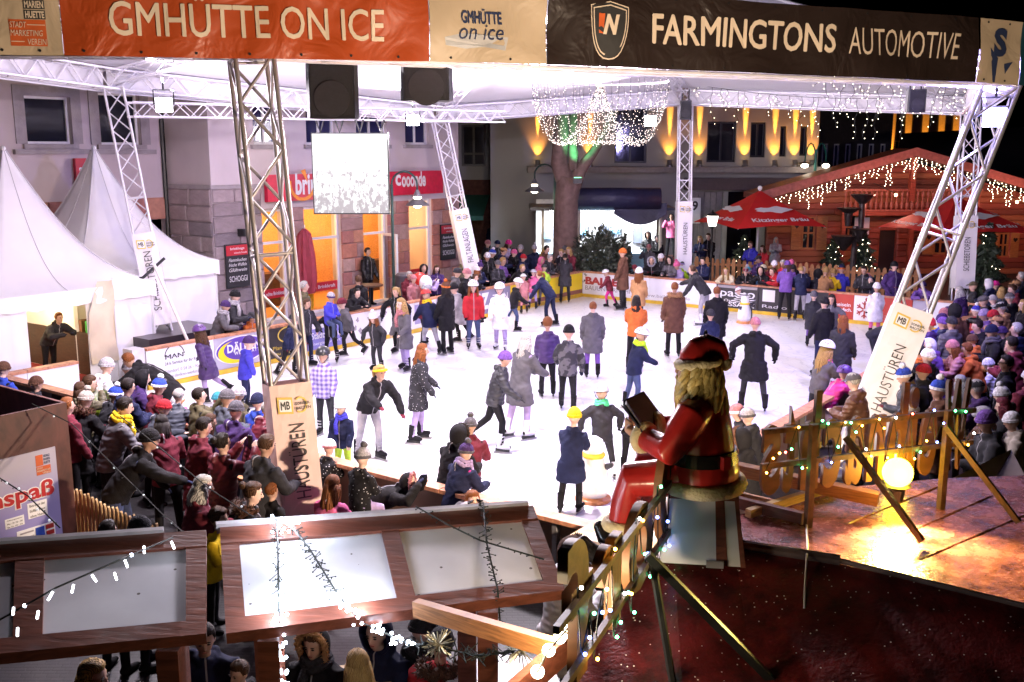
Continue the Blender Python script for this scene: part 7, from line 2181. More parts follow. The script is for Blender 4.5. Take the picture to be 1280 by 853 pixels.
def person(pos,h,yaw,pose='stand',kind='a',jt='short',jc='black',js='plain',tc_='black',head=(),hair=('short','brownhair'),extra=(),label='',group=None,skates=None,shoes='black',gloves=None,vox=.016,lift=0.0,tilt=0.0):
 """head: list of (kind, colour, second colour); extra: (kind, colour)"""
 global NP
 T = template(pose,kind,jt,vox); s = h/DIM[kind]['H']
 M = Matrix.Translation(Vector(pos) +V((0,0,lift))) @ Matrix.Rotation(rad(yaw),4,'Z') @ Matrix.Rotation(rad(tilt),4,'X') @ Matrix.Scale(s,4)
 body = slotted('person',T['body'],None,M,[skin(NP),cloth(tc_),cloth(shoes),EYE_M,LIP_M,skin(NP) if NP % 3 == 1 else cloth(gloves or ('black','navy','dgrey','burgundy')[NP % 4])]); NP += 1
 tag(body,label,'person',group)
 slotted('jacket',T['jacket'],body,Matrix.Identity(4),[cloth(jc,js)])
 if hair: slotted('hair',headmesh(hair[0]),body,T['head'],[cloth(hair[1],'hair')])
 for hd in head:
  k,c1 = hd[0],hd[1]; c2 = hd[2] if len(hd) > 2 else c1
  st = 'knit' if k in ('beanie','pompom','beret','headband','bobble_ear') else 'plain'
  if len(hd) > 3: st = hd[3]
  m1 = HELM[c1] if k == 'helmet' else cloth(c1,st)
  m2 = HELM['black'] if k == 'helmet' else cloth(c2,'knit')
  nm_ = {'beanie': 'hat','pompom': 'hat','beret': 'hat','bobble_ear': 'hat','helmet': 'helmet','cap': 'cap','hood': 'hood','furhood': 'hood','headband': 'headband','muffs': 'ear_muffs','glasses': 'glasses','beard': 'beard'}[k]
  slotted(nm_,headmesh(k),body,T['head'],[m1,m2])
 for ex in extra:
  if ex[0] in ('scarf','furcollar'): slotted({'scarf': 'scarf','furcollar': 'fur_collar'}[ex[0]],neckmesh(ex[0]),body,T['neck'],[cloth(ex[1],'hair' if ex[0] == 'furcollar' else 'knit')])
  if ex[0] == 'backpack':
   o = slotted('backpack',neckmesh('backpack'),None,M @ T['neck'],[cloth(ex[1])]); tag(o,ex[2],'backpack')
  if ex[0] == 'phone':
   hp_ = (T['hands'][0] +T['hands'][1])/2 + V((0,.02,.02))
   o = slotted('phone',phonemesh(),None,M @ Matrix.Translation(hp_),[BLACK]); tag(o,ex[1],'phone')
 if skates:
  for i in range(2):
   slotted('ice_skate',skatemesh(),body,T['feet'][i],[cloth(skates),BLACK,STEEL])
 return body
HELM = {k: mat('helmet_' +k,c,.3,0,.04) for k,c in dict(white=(.75,.74,.76),black=(.02,.02,.022),purple=(.14,.06,.26),pink=(.6,.2,.32),blue=(.05,.10,.4),grey=(.3,.3,.32),red=(.5,.03,.03),yellow=(.7,.5,.03),silver=(.5,.5,.55)).items()}
SK = .085
def SKT(u,v,h,yaw,pose,kind,jt,jc,js,tc_,head,hair,label,extra=(),skates='black',vox=.016,tilt=0,shoes='black'):
 p = G(u,v,ICE_Z)
 return person(p,h,yaw,pose,kind,jt,jc,js,tc_,head,hair,extra,label,'skaters on the ice',skates,shoes,lift=.165*(DIM[kind]['bk'])*h/DIM[kind]['H'] -.075*(1 if kind == 'a' else .8)*h/DIM[kind]['H'],vox=vox,tilt=tilt)
def HD(u,v,h,yaw,pose,kind,jt,jc,js,tc_,head,hair,label,extra=(),group='spectators round the rink',seat=None,vox=.016,z0=0.0,side=None):
 """placed by where the head shows"""
 T = template(pose,kind,jt,vox); s = h/DIM[kind]['H']
 hc = Matrix.Rotation(rad(yaw),3,'Z') @ (T['hc']*s)
 lift = z0 if seat is None else seat - T['seat']*s
 q = G(u,v,hc.z +lift)
 s_,t_ = rk_of((q.x -hc.x,q.y -hc.y))
 lim = -.42
 if side and ((side == 'B' and s_ >lim) or (side == 'L' and t_ >lim)):
  lo,hi = -1.0,24.0
  for _ in range(40):
   m_ = (lo +hi)/2; w_ = RK(lim +.30,m_) if side == 'B' else RK(m_,lim +.30)
   if (proj((w_.x,w_.y,1.2))[0] <u) == (side == 'B'): lo = m_
   else: hi = m_
  z_ = AY(u,v,w_.y).z - z0
  if z_ < 1.42 and pose in ('lean','watch'): pose = 'rest' if kind == 'a' else 'lean'
  T = template(pose,kind,jt,vox); h = min(1.85 if kind == 'a' else 1.5,max(1.48 if kind == 'a' else 1.05,z_/T['hc'].z*DIM[kind]['H'])); s = h/DIM[kind]['H']
  hc = Matrix.Rotation(rad(yaw),3,'Z') @ (T['hc']*s); w_ = RK(lim -.08,m_) if side == 'B' else RK(m_,lim -.08)
  return person((w_.x,w_.y,0),h,yaw,pose,kind,jt,jc,js,tc_,head,hair,extra,label,group,lift=z0,vox=vox)
 return person((q.x -hc.x,q.y -hc.y,0),h,yaw,pose,kind,jt,jc,js,tc_,head,hair,extra,label,group,lift=lift,vox=vox)
B_,S_,L_,PT,BN = ('bun',),('short',),('long',),('ponytail',),('bob',)
def hr(k,c='brownhair'): return (k,c)
be = lambda c,c2=None: [('beanie',c,c2 or c)]
pp = lambda c,c2=None: [('pompom',c,c2 or c)]
hm = lambda c: [('helmet',c)]
SKT(262,503,1.42,78,'kick','c','coat','purple','puffer','lilac',hm('purple'),hr('under'),'child skater in shiny purple coat and purple helmet gliding left past the MAN panel')
SKT(308,514,1.34,-70,'spread','c','short','royal','plain','navy',be('purple'),None,'child skater in royal blue jacket with arms out, left of the nearest tower')
SKT(408,545,1.44,170,'stand','c','short','violet','plaid','dgrey',hm('black'),hr('short'),'boy skater in checked lilac jacket and black helmet right of the nearest tower')
SKT(462,576,1.66,-140,'reach','a','short','black','plain','lgrey',[('headband','yellow')],hr('ponytail','blond'),'blonde skater in black jacket bending forward and reaching out a gloved hand',vox=.014)
SKT(430,604,1.16,165,'stand','c','short','navy','plain','yellowgreen',hm('white'),None,'small boy in navy jacket, white helmet and bright green trousers',extra=[('scarf','royal')])
SKT(523,553,1.62,-80,'skate','a','coat','dgrey','dots','lilac',(),hr('long','ginger'),'girl skater in dark speckled coat and pale leggings skating to the right',vox=.014)
SKT(619,564,1.62,-95,'glide2','a','short','dgrey','puffer','black',be('violet'),hr('short'),'boy skater with violet beanie and dark puffer jacket, white skates',skates='white',vox=.014)
SKT(649,549,1.74,-50,'hold','a','coat','grey','plain','lilac',(),hr('long','greyhair'),'tall skater in long grey coat and lilac leggings beside the violet beanie boy',skates='white',vox=.014)
SKT(684,497,1.50,6,'stand','c','short','purple','puffer','black',(),hr('short','ginger'),'skater seen from behind in dark purple puffer jacket and black trousers')
SKT(709,514,1.54,-8,'glide','c','short','grey','camo','black',be('black'),None,'skater seen from behind in grey camouflage jacket and black beanie')
SKT(740,473,1.58,-2,'stand','a','coat','grey','plain','violet',(),hr('short','ginger'),'skater in grey coat with ginger hair seen from behind')
SKT(791,512,1.46,-75,'hold','c','short','navy','plain','jeans',hm('white'),None,'child skater in navy jacket with neon collar and white helmet left of Santa',extra=[('scarf','neon')])
SKT(752,600,1.34,8,'spread','c','short','dgrey','camo','dgrey',hm('silver'),None,'child skater in dark camouflage jacket with bright mint shoulders',extra=[('scarf','mint')],skates='white')
SKT(713,641,1.34,-20,'hold','c','coat','navy','plain','black',be('yellow'),None,'boy in navy coat and yellow beanie holding a penguin skating aid',vox=.012)
SKT(841,447,1.70,4,'stand','a','coat','brown','plain','black',(),hr('short','ginger'),'skater in long brown coat with tan fur collar seen from behind',extra=[('furcollar','tan')])
SKT(793,464,1.62,-10,'hold','a','short','orange','plain','black',(),hr('long','darkhair'),'skater in orange brown jacket with long dark hair behind a helmeted child')
SKT(797,404,1.46,-25,'stand','c','coat','tan','plain','dgrey',be('white'),hr('under','ginger'),'child in tan coat and white hat below the builder\'s panel')
SKT(778,388,1.80,70,'stand','a','coat','brown','plain','dgrey',be('orange'),None,'tall man in rust brown coat and orange beanie at the back boards')
SKT(762,384,1.12,75,'glide','c','short','burgundy','plain','magenta',hm('white'),None,'small child in purple and crimson snowsuit with white helmet beside the tall man')
SKT(688,408,1.58,60,'reach','a','short','navy','plain','navy',(),hr('ponytail','ginger'),'skater in navy jacket bending forward in front of the yellow panel')
SKT(706,379,1.52,0,'lean','a','coat','dgrey','plain','dgrey',(),hr('short','darkhair'),'boy in dark coat standing at the yellow corner panel seen from behind')
SKT(655,392,1.10,10,'hold','c','short','rose','plain','rose',hm('white'),None,'little child in pale rose snowsuit with white helmet at the yellow panel')
SKT(666,387,1.14,-10,'hold','c','short','pink','plain','lilac',hm('silver'),None,'little child in pink jacket and silver helmet at the yellow panel')
SKT(679,383,1.22,-15,'hold','c','short','yellowgreen','plain','grey',hm('black'),None,'child in yellow green jacket and black helmet among the rose suits')
SKT(592,437,1.58,-172,'stand','c','short','red','plain','jeans',hm('white'),hr('under','ginger'),'girl skater in bright red jacket, white helmet and jeans facing the camera')
SKT(626,438,1.56,165,'skate','c','coat','white','plain','lilac',hm('white'),None,'girl skater in white coat and white helmet facing the camera',skates='white')
SKT(559,443,1.66,50,'stand','a','coat','black','plain','black',pp('brown','orange'),hr('long','darkhair'),'girl skater in black belted coat and brown bobble hat with long dark hair')
SKT(538,443,1.48,30,'glide','c','short','navy','plain','lgrey',hm('red'),None,'child in navy jacket with yellow scarf and red helmet bending at the boards',extra=[('scarf','yellow')])
SKT(507,464,1.54,140,'skate','c','coat','grey','plain','lilac',(),hr('long','blond'),'girl in grey brown coat with pink scarf and long fair hair',extra=[('scarf','rose')])
SKT(500,444,1.60,150,'spread','a','short','black','plain','black',(),hr('ponytail','blond'),'blonde woman in black jacket behind the grey brown coat girl')
SKT(472,465,1.26,150,'spread','c','short','dgrey','plain','dgrey',pp('white'),hr('under','ginger'),'child in dark jacket and white bobble hat holding hands with the next child')
SKT(415,452,1.26,170,'spread','c','short','black','plain','black',pp('white'),None,'child in black jacket and white hat with arms spread below the blue panel')
SKT(383,459,1.50,-120,'skate','a','short','dgrey','plain','navy',(),hr('short'),'dark clothed skater behind the nearest tower legs')
SKT(880,407,1.72,65,'reach','a','short','dgrey','plain','lgrey',(),hr('short'),'man in slate jacket and pale trousers bending towards a child at the boards',skates='white')
SKT(893,452,1.66,-5,'stand','a','coat','black','plain','navy',(),hr('short','ginger'),'person in black jacket with ginger hair behind Santa\'s hat')
SKT(886,466,1.30,10,'stand','c','short','navy','plain','navy',be('dgrey'),None,'child with dark beanie partly hidden by Santa\'s hat')
SKT(940,514,1.70,-8,'spread','a','coat','black','plain','dgrey',be('rose'),None,'woman in long black coat and rose beanie with arms out, right of Santa')
SKT(938,402,1.10,45,'bend','c','short','white','zebra','grey',pp('white','rose'),None,'small child in black and white zebra suit bending at the dark panel')
SKT(980,400,1.64,-20,'lean','a','short','violet','plain','black',be('violet'),hr('under'),'skater in lilac blue jacket leaning on the back boards')
SKT(999,401,1.50,-10,'lean','a','short','navy','plain','lgrey',(),hr('short','blond'),'skater in navy jacket and pale trousers leaning beside the lilac one')
SKT(1014,434,1.30,-15,'stand','c','coat','dgrey','plain','violet',be('grey'),None,'child in dark coat with blue sleeves and grey hat near the red panel')
SKT(1037,440,1.34,150,'spread','c','short','grey','plain','navy',(),hr('long','darkhair'),'child in grey jacket with arms stretched wide in front of the red panel')
SKT(1026,472,1.66,20,'stand','a','short','black','plain','navy',be('black'),None,'person in black jacket and black beanie seen from behind near the leaning tower')
SKT(1048,497,1.56,-35,'stand','a','coat','dgrey','plain','white',be('ginger'),hr('under','ginger'),'girl in dark coat and white trousers with rust beanie near the leaning tower')
SKT(1092,424,1.36,0,'stand','c','coat','white','plain','pink',be('white'),None,'child in white coat and pink trousers in front of the snowflake panel')
SKT(1112,408,1.72,-170,'pockets','a','short','purple','plain','lgrey',be('black'),None,'man in dark aubergine jacket and pale jeans before the red panel')
SKT(1020,540,1.50,-60,'hold','c','short','grey','plain','dgrey',hm('white'),hr('long','blond'),'girl with white helmet and pink scarf at the right boards',extra=[('scarf','pink')])
SKT(1030,556,1.32,-70,'reach','c','short','magenta','puffer','lilac',hm('purple'),None,'child in magenta puffer jacket and purple helmet reaching over the right boards')
SKT(1088,470,1.60,-120,'bend','a','short','dgrey','plain','dgrey',be('orange'),None,'person in dark jacket with orange hat bending behind the leaning tower')
SKT(788,596,1.30,-30,'bend','c','short','black','plain','black',be('black'),None,'dark clothed child bending behind Santa\'s arm')
SKT(212,549,1.78,80,'bend','a','coat','black','plain','grey',(),hr('short','ginger'),'man in black jacket and grey jeans bending down at the left end of the ice')
SKT(362,470,1.30,-100,'glide','c','short','navy','plain','black',hm('black'),None,'small helmeted child in navy gliding behind the nearest tower')
SKT(437,446,1.34,120,'glide2','c','short','grey','plain','black',be('burgundy'),None,'child in grey jacket and wine red beanie at the white left panel')
SKT(530,430,1.40,-60,'skate','c','short','burgundy','plain','dgrey',hm('grey'),None,'child in wine red jacket and grey helmet behind the scarf group')
SKT(577,427,1.44,100,'glide','c','coat','lgrey','plain','black',be('black'),None,'child in pale grey coat between the black coat girl and the red jacket girl')
SKT(641,414,1.36,-80,'glide2','c','short','black','plain','jeans',hm('white'),None,'child in black jacket and jeans gliding before the yellow panel')
def penguin(p,yaw,h,label):
 t = thing('penguin_skating_aid',label,'skating aid',p[:]); R_ = Matrix.Rotation(rad(yaw),3,'Z')
 s = h/.95
 b = MB(); b.lathe([(.20,.06),(.235,.2),(.22,.42),(.16,.60),(.13,.68),(.15,.78),(.13,.90),(.05,.95)],(0,0,0),18); o = b.build('body',mat('penguin_white',(.75,.74,.76),.4),None,smooth=True)
 parts = [o]
 b = MB(); b.lathe([(.26,.0),(.26,.05),(.20,.09)],(0,0,0),18); parts.append(b.build('base',mat('penguin_orange',(.65,.25,.08),.4)))
 b = MB(); b.lathe([(.15,.645),(.175,.68),(.15,.72)],(0,0,0),18); parts.append(b.build('yellow_scarf',mat('penguin_scarf',(.75,.5,.03),.6)))
 for s_ in (-1,1):
  b = MB(); b.tube([(s_*.20,0,.52),(s_*.29,-.08,.58),(s_*.30,-.16,.60)],[.05,.035,.03],8); parts.append(b.build('handle',mat('penguin_black',(.03,.03,.04),.4)))
 M = Matrix.Translation(p) @ R_.to_4x4() @ Matrix.Scale(s,4)
 for o in parts: o.matrix_basis = M; attach_keep(o,t)
penguin(G(741,625,ICE_Z),-20,.95,'white penguin skating aid with yellow scarf pushed by the yellow beanie boy')
penguin(G(930,404,ICE_Z),30,.8,'penguin skating aid in front of the zebra suit child')
YL,YB,YF,YR = -126,144,-36,54
LB = [(283,385,1.62,YL +40,'lean','a','short','grey','plain','dgrey',be('purple'),None,'person in grey jacket and purple beanie behind the purple oval advert',[('scarf','lgrey')]),
 (301,372,1.80,YL +30,'watch','a','coat','dgrey','plain','black',be('black'),hr('beard','darkhair') and None,'man in dark coat with light scarf and black beanie by the stone corner',[('scarf','lgrey')]),
 (310,404,1.34,YL,'sprawl','c','short','purple','plain','black',be('navy'),None,'child in plum jacket and navy beanie hanging over the boards',[]),
 (321,398,1.40,YL,'lean','c','short','orange','plain','black',be('dgrey'),None,'child in orange jacket beside the plum jacket child',[]),
 (381,358,1.76,YL +50,'pockets','a','coat','olive','plain','black',(),hr('short','greyhair'),'grey haired man in dark olive coat standing right of the nearest tower',[]),
 (448,366,1.74,YL -10,'lean','a','short','black','plain','dgrey',(),hr('short','darkhair'),'man in black leather jacket and scarf leaning on the boards alone',[('scarf','dgrey')]),
 (462,352,1.76,40,'stand','a','coat','black','plain','black',(),hr('short','brownhair'),'person in black coat turned to the bakery door',[]),
 (517,349,1.50,YL,'stand','a','coat','rose','plain','black',be('rose'),None,'person in rose coat behind the red balloons',[]),
 (543,364,1.60,YL +60,'photo','a','short','lilac','plain','lgrey',[('cap','rose')],hr('short'),'person in pale lilac jacket with raised arms behind the boards',[])]
for r in LB: HD(*r[:13],extra=r[13],side='L')
HD(414,372,1.20,YL,'sit','c','short','royal','plain','jeans',be('lgrey','purple'),None,'child in bright blue jacket sitting on the boards eating',seat=1.0)
HD(572,341,1.60,YL +30,'sit','a','short','grey','plain','rose',be('dgrey'),None,'person in grey jacket sitting on the boards by the white sleeve',seat=1.0)
HD(584,342,1.66,YL +30,'sit','a','short','black','plain','dgrey',be('rose'),None,'person in black jacket and rose hat sitting on the boards',seat=1.0)
HD(460,315,1.78,YL,'stand','a','short','black','puffer','black',(),hr('short','darkhair'),'man in black puffer jacket standing in the bakery doorway',z0=.15)
FARL = [(594,348,1.62,YL,'watch','a','short','black','plain',(),hr('curly','brownhair'),'woman with curly brown hair in black jacket behind the slate panel'),
 (609,343,1.60,YL +180,'stand','a','coat','dgrey','plain',pp('white'),hr('under','ginger'),'person with white bobble hat in dark coat turned away, near the yellow panel'),
 (629,327,1.50,YL,'watch','c','short','violet','puffer',(),hr('short','blond'),'fair haired child in violet puffer jacket above the yellow panel'),
 (610,305,1.70,YL,'watch','a','coat','black','plain',be('rose'),None,'person with rose beanie and black coat near the tower B sleeve' ),
 (622,305,1.66,YL,'watch','a','coat','dgrey','plain',be('navy'),None,'person with navy beanie in dark grey coat next to the rose beanie'),
 (636,305,1.56,YL,'watch','c','short','lilac','plain',be('magenta'),hr('under'),'girl with magenta beanie and lilac jacket in the second row'),
 (643,315,1.62,YL,'watch','a','short','black','plain',[('hood','black')],None,'person in black hooded jacket next to the violet puffer child'),
 (651,311,1.66,YL,'watch','a','coat','navy','plain',be('lgrey'),None,'person with light grey beanie and lilac scarf left of the tree'),
 (668,311,1.68,10,'stand','a','coat','navy','plain',pp('lgrey'),None,'person with grey bobble hat seen from behind left of the tree'),
 (684,312,1.80,YL,'watch','a','coat','brown','plain',(),hr('short','darkhair'),'dark haired man in brown coat in front of the tree trunk'),
 (692,323,1.74,YL,'lean','a','short','dgrey','plain',(),hr('short','greyhair'),'grey haired man in dark jacket bending over the yellow panel'),
 (677,326,1.50,YL,'watch','a','short','pink','plain',[('hood','pink')],None,'person in pink hooded jacket behind the helmeted children'),
 (706,312,1.66,10,'stand','a','short','white','plain',be('grey'),None,'person in white jacket and grey hat below the tree fork'),
 (718,316,1.80,YB,'lean','a','short','black','plain',[('glasses','black')],hr('short','blond'),'man with glasses in black jacket at the rink corner'),
 (725,314,1.66,YB,'watch','a','coat','burgundy','plain',(),hr('long','blond'),'long haired blonde woman in burgundy coat at the rink corner'),
 (652,335,1.66,YL,'lean','a','short','black','plain',(),hr('short','blond'),'fair haired man in black jacket leaning over the yellow panel'),
 (600,333,1.60,YL,'watch','a','short','navy','plain',pp('purple'),None,'person with purple bobble hat between the white sleeve and the yellow panel')]
for (u,v,h,yw,ps,kd,jt,jc,js,hd_,ha,lb) in FARL: HD(u,v,h,yw,ps,kd,jt,jc,js,'black',hd_,ha,lb.replace('tower B sleeve','white sleeve'),side='L')
tk = [o.location.xy.copy() for o in SC.objects if o.get('category') == 'person']
lk = [('dark coat and grey beanie','dgrey',be('grey'),None),('brown coat and fair hair','brown',(),('bob','blond')),('navy jacket and red beanie','navy',be('red'),None),('black coat and white beanie','black',be('white'),None),('olive jacket and dark hair','olive',(),('short','darkhair')),('plum coat and long brown hair','purple',(),('long','brownhair')),('grey jacket and black hood','grey',[('hood','black')],None),('wine red jacket and grey hair','burgundy',(),('short','greyhair')),('black jacket and pink beanie','black',be('pink'),None),('navy coat and tan cap','navy',[('cap','tan')],('short','brownhair')),('dark jacket and blue bobble hat','dgrey',pp('blue','white'),None),('brown jacket and olive beanie','brown',be('olive'),None)]
n_ = 0; rz = random.Random(77)
for row in range(3):
 for k in range(12):
  q = RK(.5 +k*.62 +.2*row,-.55 -row*.7)
  if n_ < len(lk) and all((q.xy -w).length >.5 for w in tk) and rz.random() < .8:
   c_ = lk[n_]; n_ += 1; tk.append(q.xy.copy())
   person(q,rz.uniform(1.5,1.8),YL +rz.uniform(-35,35),'watch','a','short',c_[1],'plain','black',c_[2],c_[3],[],'spectator in ' +c_[0] +' behind the yellow and slate panels','spectators round the rink')
STALLP = [(657,275,1.80,-60,'stand','red',(),hr('short','blond'),'man in red jacket standing at the lit stall'),(690,284,1.75,20,'stand','black',be('black'),None,'dark figure left of the tree trunk at the stall'),
 (640,275,1.75,170,'stand','dgrey',be('dgrey'),None,'person in dark grey before the pale house wall'),(604,277,1.66,150,'stand','grey',(),hr('long','blond'),'person with long fair hair in grey beside the white tower'),
 (625,281,1.66,160,'stand','black',(),hr('short','ginger'),'person in black holding a white paper near the pale wall'),(616,280,1.70,170,'stand','navy',be('black'),None,'person in navy with black hat near the green awning'),
 (799,282,1.80,70,'stand','navy',(),hr('short','darkhair'),'dark haired person in navy jacket before the bright stall'),(811,281,1.76,20,'stand','black',(),hr('short','darkhair'),'black figure in front of the bright stall counter'),
 (780,300,1.75,0,'stand','dgrey',(),hr('short','darkhair'),'dark figure standing beside the evergreen shrub')]
for (u,v,h,yw,ps,jc,hd_,ha,lb) in STALLP: HD(u,v,h,yw,ps,'a','coat',jc,'plain','jeans',hd_,ha,lb,group='people at the market stalls')
BK = [(809,326,1.66,'lean','a','black',[('furhood','black','lgrey')],None,'person in black jacket with pale trimmed hood right of the shrub'),
 (822,323,1.62,'watch','a','dgrey',be('white'),None,'person with white beanie next to the trimmed hood'),
 (834,326,1.62,'lean','a','grey',[('furhood','grey','darkhair')],None,'person in grey coat with dark fur hood leaning on the back boards'),
 (845,333,1.40,'lean','c','lilac',pp('pink'),None,'child with pink bobble hat left of the neon jacket'),
 (867,342,1.24,'lean','c','navy',(),('short','blond'),'small fair haired child right of the neon jacket'),
 (874,327,1.78,'watch','a','navy',(),('short','darkhair'),'dark haired man in navy jacket behind the back boards near the lantern'),
 (811,310,1.60,'photo','a','grey',be('rose'),None,'person in grey jacket and rose beanie stretching both arms forward'),
 (810,294,1.80,'watch','a','dgrey',[('hood','dgrey')],None,'hooded person in dark grey in the second row by the stall'),
 (822,299,1.68,'watch','a','black',[('furhood','black','grey')],None,'person in grey trimmed black hood behind the boards'),
 (789,336,1.20,'watch','c','black',be('burgundy'),None,'small child with burgundy hat behind the tall man'),
 (907,339,1.62,'lean','a','cream',(),('long','blond'),'blonde woman in cream jacket above the dark panel'),
 (926,339,1.66,'lean','a','black',[('cap','burgundy')],('short','greyhair'),'man with burgundy cap in black jacket at the boards'),
 (934,340,1.50,'watch','c','dgrey',pp('teal','lgrey'),None,'child with teal bobble hat between the cap man and the blue jacket'),
 (953,339,1.62,'watch','a','black',[('hood','black')],None,'dark hooded person right of the blue jacket child'),
 (961,332,1.64,'watch','a','burgundy',be('white'),('under','blond'),'person with white beanie and burgundy jacket by the fence'),
 (974,331,1.66,'watch','a','red',(),('short','greyhair'),'grey haired person in red in the second row by the fence'),
 (972,340,1.60,'lean','a','red',(),('ponytail','brownhair'),'woman in bright red jacket leaning on the boards'),
 (979,343,1.30,'lean','c','red',pp('white','red'),None,'child in red with white bobble hat in front of the woman in red'),
 (989,330,1.62,'watch','a','black',be('pink'),None,'person with pink beanie in front of the picket fence'),
 (987,337,1.56,'watch','a','black',be('dgrey'),('under','darkhair'),'dark haired person below the pink beanie'),
 (1001,339,1.74,'watch','a','navy',(),None,'bald man in navy jacket behind the leaning skaters'),
 (1076,339,1.66,'watch','a','dgrey',(),('short','darkhair'),'dark haired person in grey left of the navy hood'),
 (1084,348,1.40,'lean','c','black',be('rose'),None,'child with rose hat above the snowflake panel'),
 (1088,352,1.34,'lean','c','navy',[('hood','navy')],None,'child in navy hood above the snowflake panel'),
 (1110,337,1.74,'watch','a','black',be('black'),None,'person in black beanie behind the aubergine jacket man'),
 (1147,358,1.55,'lean','a','violet',be('purple'),None,'person in violet jacket seen through the leaning tower')]
for (u,v,h,ps,kd,jc,hd_,ha,lb) in BK: HD(u,v,h,YB +rs.uniform(-25,25),ps,kd,'short',jc,rs.choice(['plain','plain','puffer']),'black',hd_,ha,lb,side='B')
AW = [(853,331,1.36,'neon',be('grey','lilac'),None,'child in neon yellow jacket climbing at the boards below the upright tower'),(942,339,1.44,'skyblue',be('cream','grey'),None,'child in sky blue jacket and striped hat turned to the fence'),
 (1015,345,1.44,'dgrey',[('hood','black')],None,'child in dark grey with black hood sitting on the boards seen from behind'),(1032,340,1.44,'black',be('violet'),None,'child with violet beanie in black sitting on the boards seen from behind'),
 (1023,342,1.44,'tan',(),hr('short','blond'),'fair haired child between the black hood and violet beanie'),(1052,337,1.50,'royal',be('navy','orange'),None,'child in blue jacket with navy and orange hat seen from behind'),(1042,341,1.44,'yellow',(),hr('short','blond'),'child in yellow jacket beside the navy and orange hat')]
for (u,v,h,jc,hd_,ha,lb) in AW: HD(u,v,h,YB +180 +rs.uniform(-20,20),'lean','c','short',jc,'plain','dgrey',hd_,ha,lb,side='B')
HD(839,272,1.66,160,'photo','a','short','pink','puffer','black',[('hood','black')],None,'person in pink jacket standing high and taking a photo beside the upright tower',z0=.75,extra=[('phone','dark phone held up by the person in pink')])
p_ = G(839,272,2.3); b = MB(); b.box((p_.x,p_.y,.37),(.6,.6,.74)); tag(b.build('wooden_crate',WOOD_DK),'dark crate under the person in the pink jacket','crate')
for (u,v,h,jc,hd_,ha,lb) in [(938,306,1.76,'royal',(),hr('short','brownhair'),'man in royal blue jacket leaning on the picket fence'),(953,311,1.62,'red',(),hr('long','brownhair'),'woman in red jacket inside the picket fence'),(948,324,1.6,'purple',[('cap','black')],hr('short'),'person in purple with black cap before the picket fence'),
 (987,283,1.8,'black',(),hr('short','darkhair'),'tall dark figure under the left umbrella'),(1010,291,1.7,'black',[('hood','black')],None,'dark hooded figure under the left umbrella'),(1022,283,1.78,'navy',(),hr('short','darkhair'),'dark figure right of the hooded one by the cabin window'),
 (875,299,1.68,'navy',(),hr('long','blond'),'fair haired woman in navy left of the lantern'),(885,296,1.78,'black',(),hr('short','brownhair'),'man in black right beside the lantern post'),(970,300,1.5,'lgrey',(),hr('long','greyhair'),'pale coated person sitting under the left umbrella')]:
 HD(u,v,h,YB +rs.uniform(-30,30),'watch','a','coat',jc,'plain','black',hd_,ha,lb,group='guests of the beer garden')
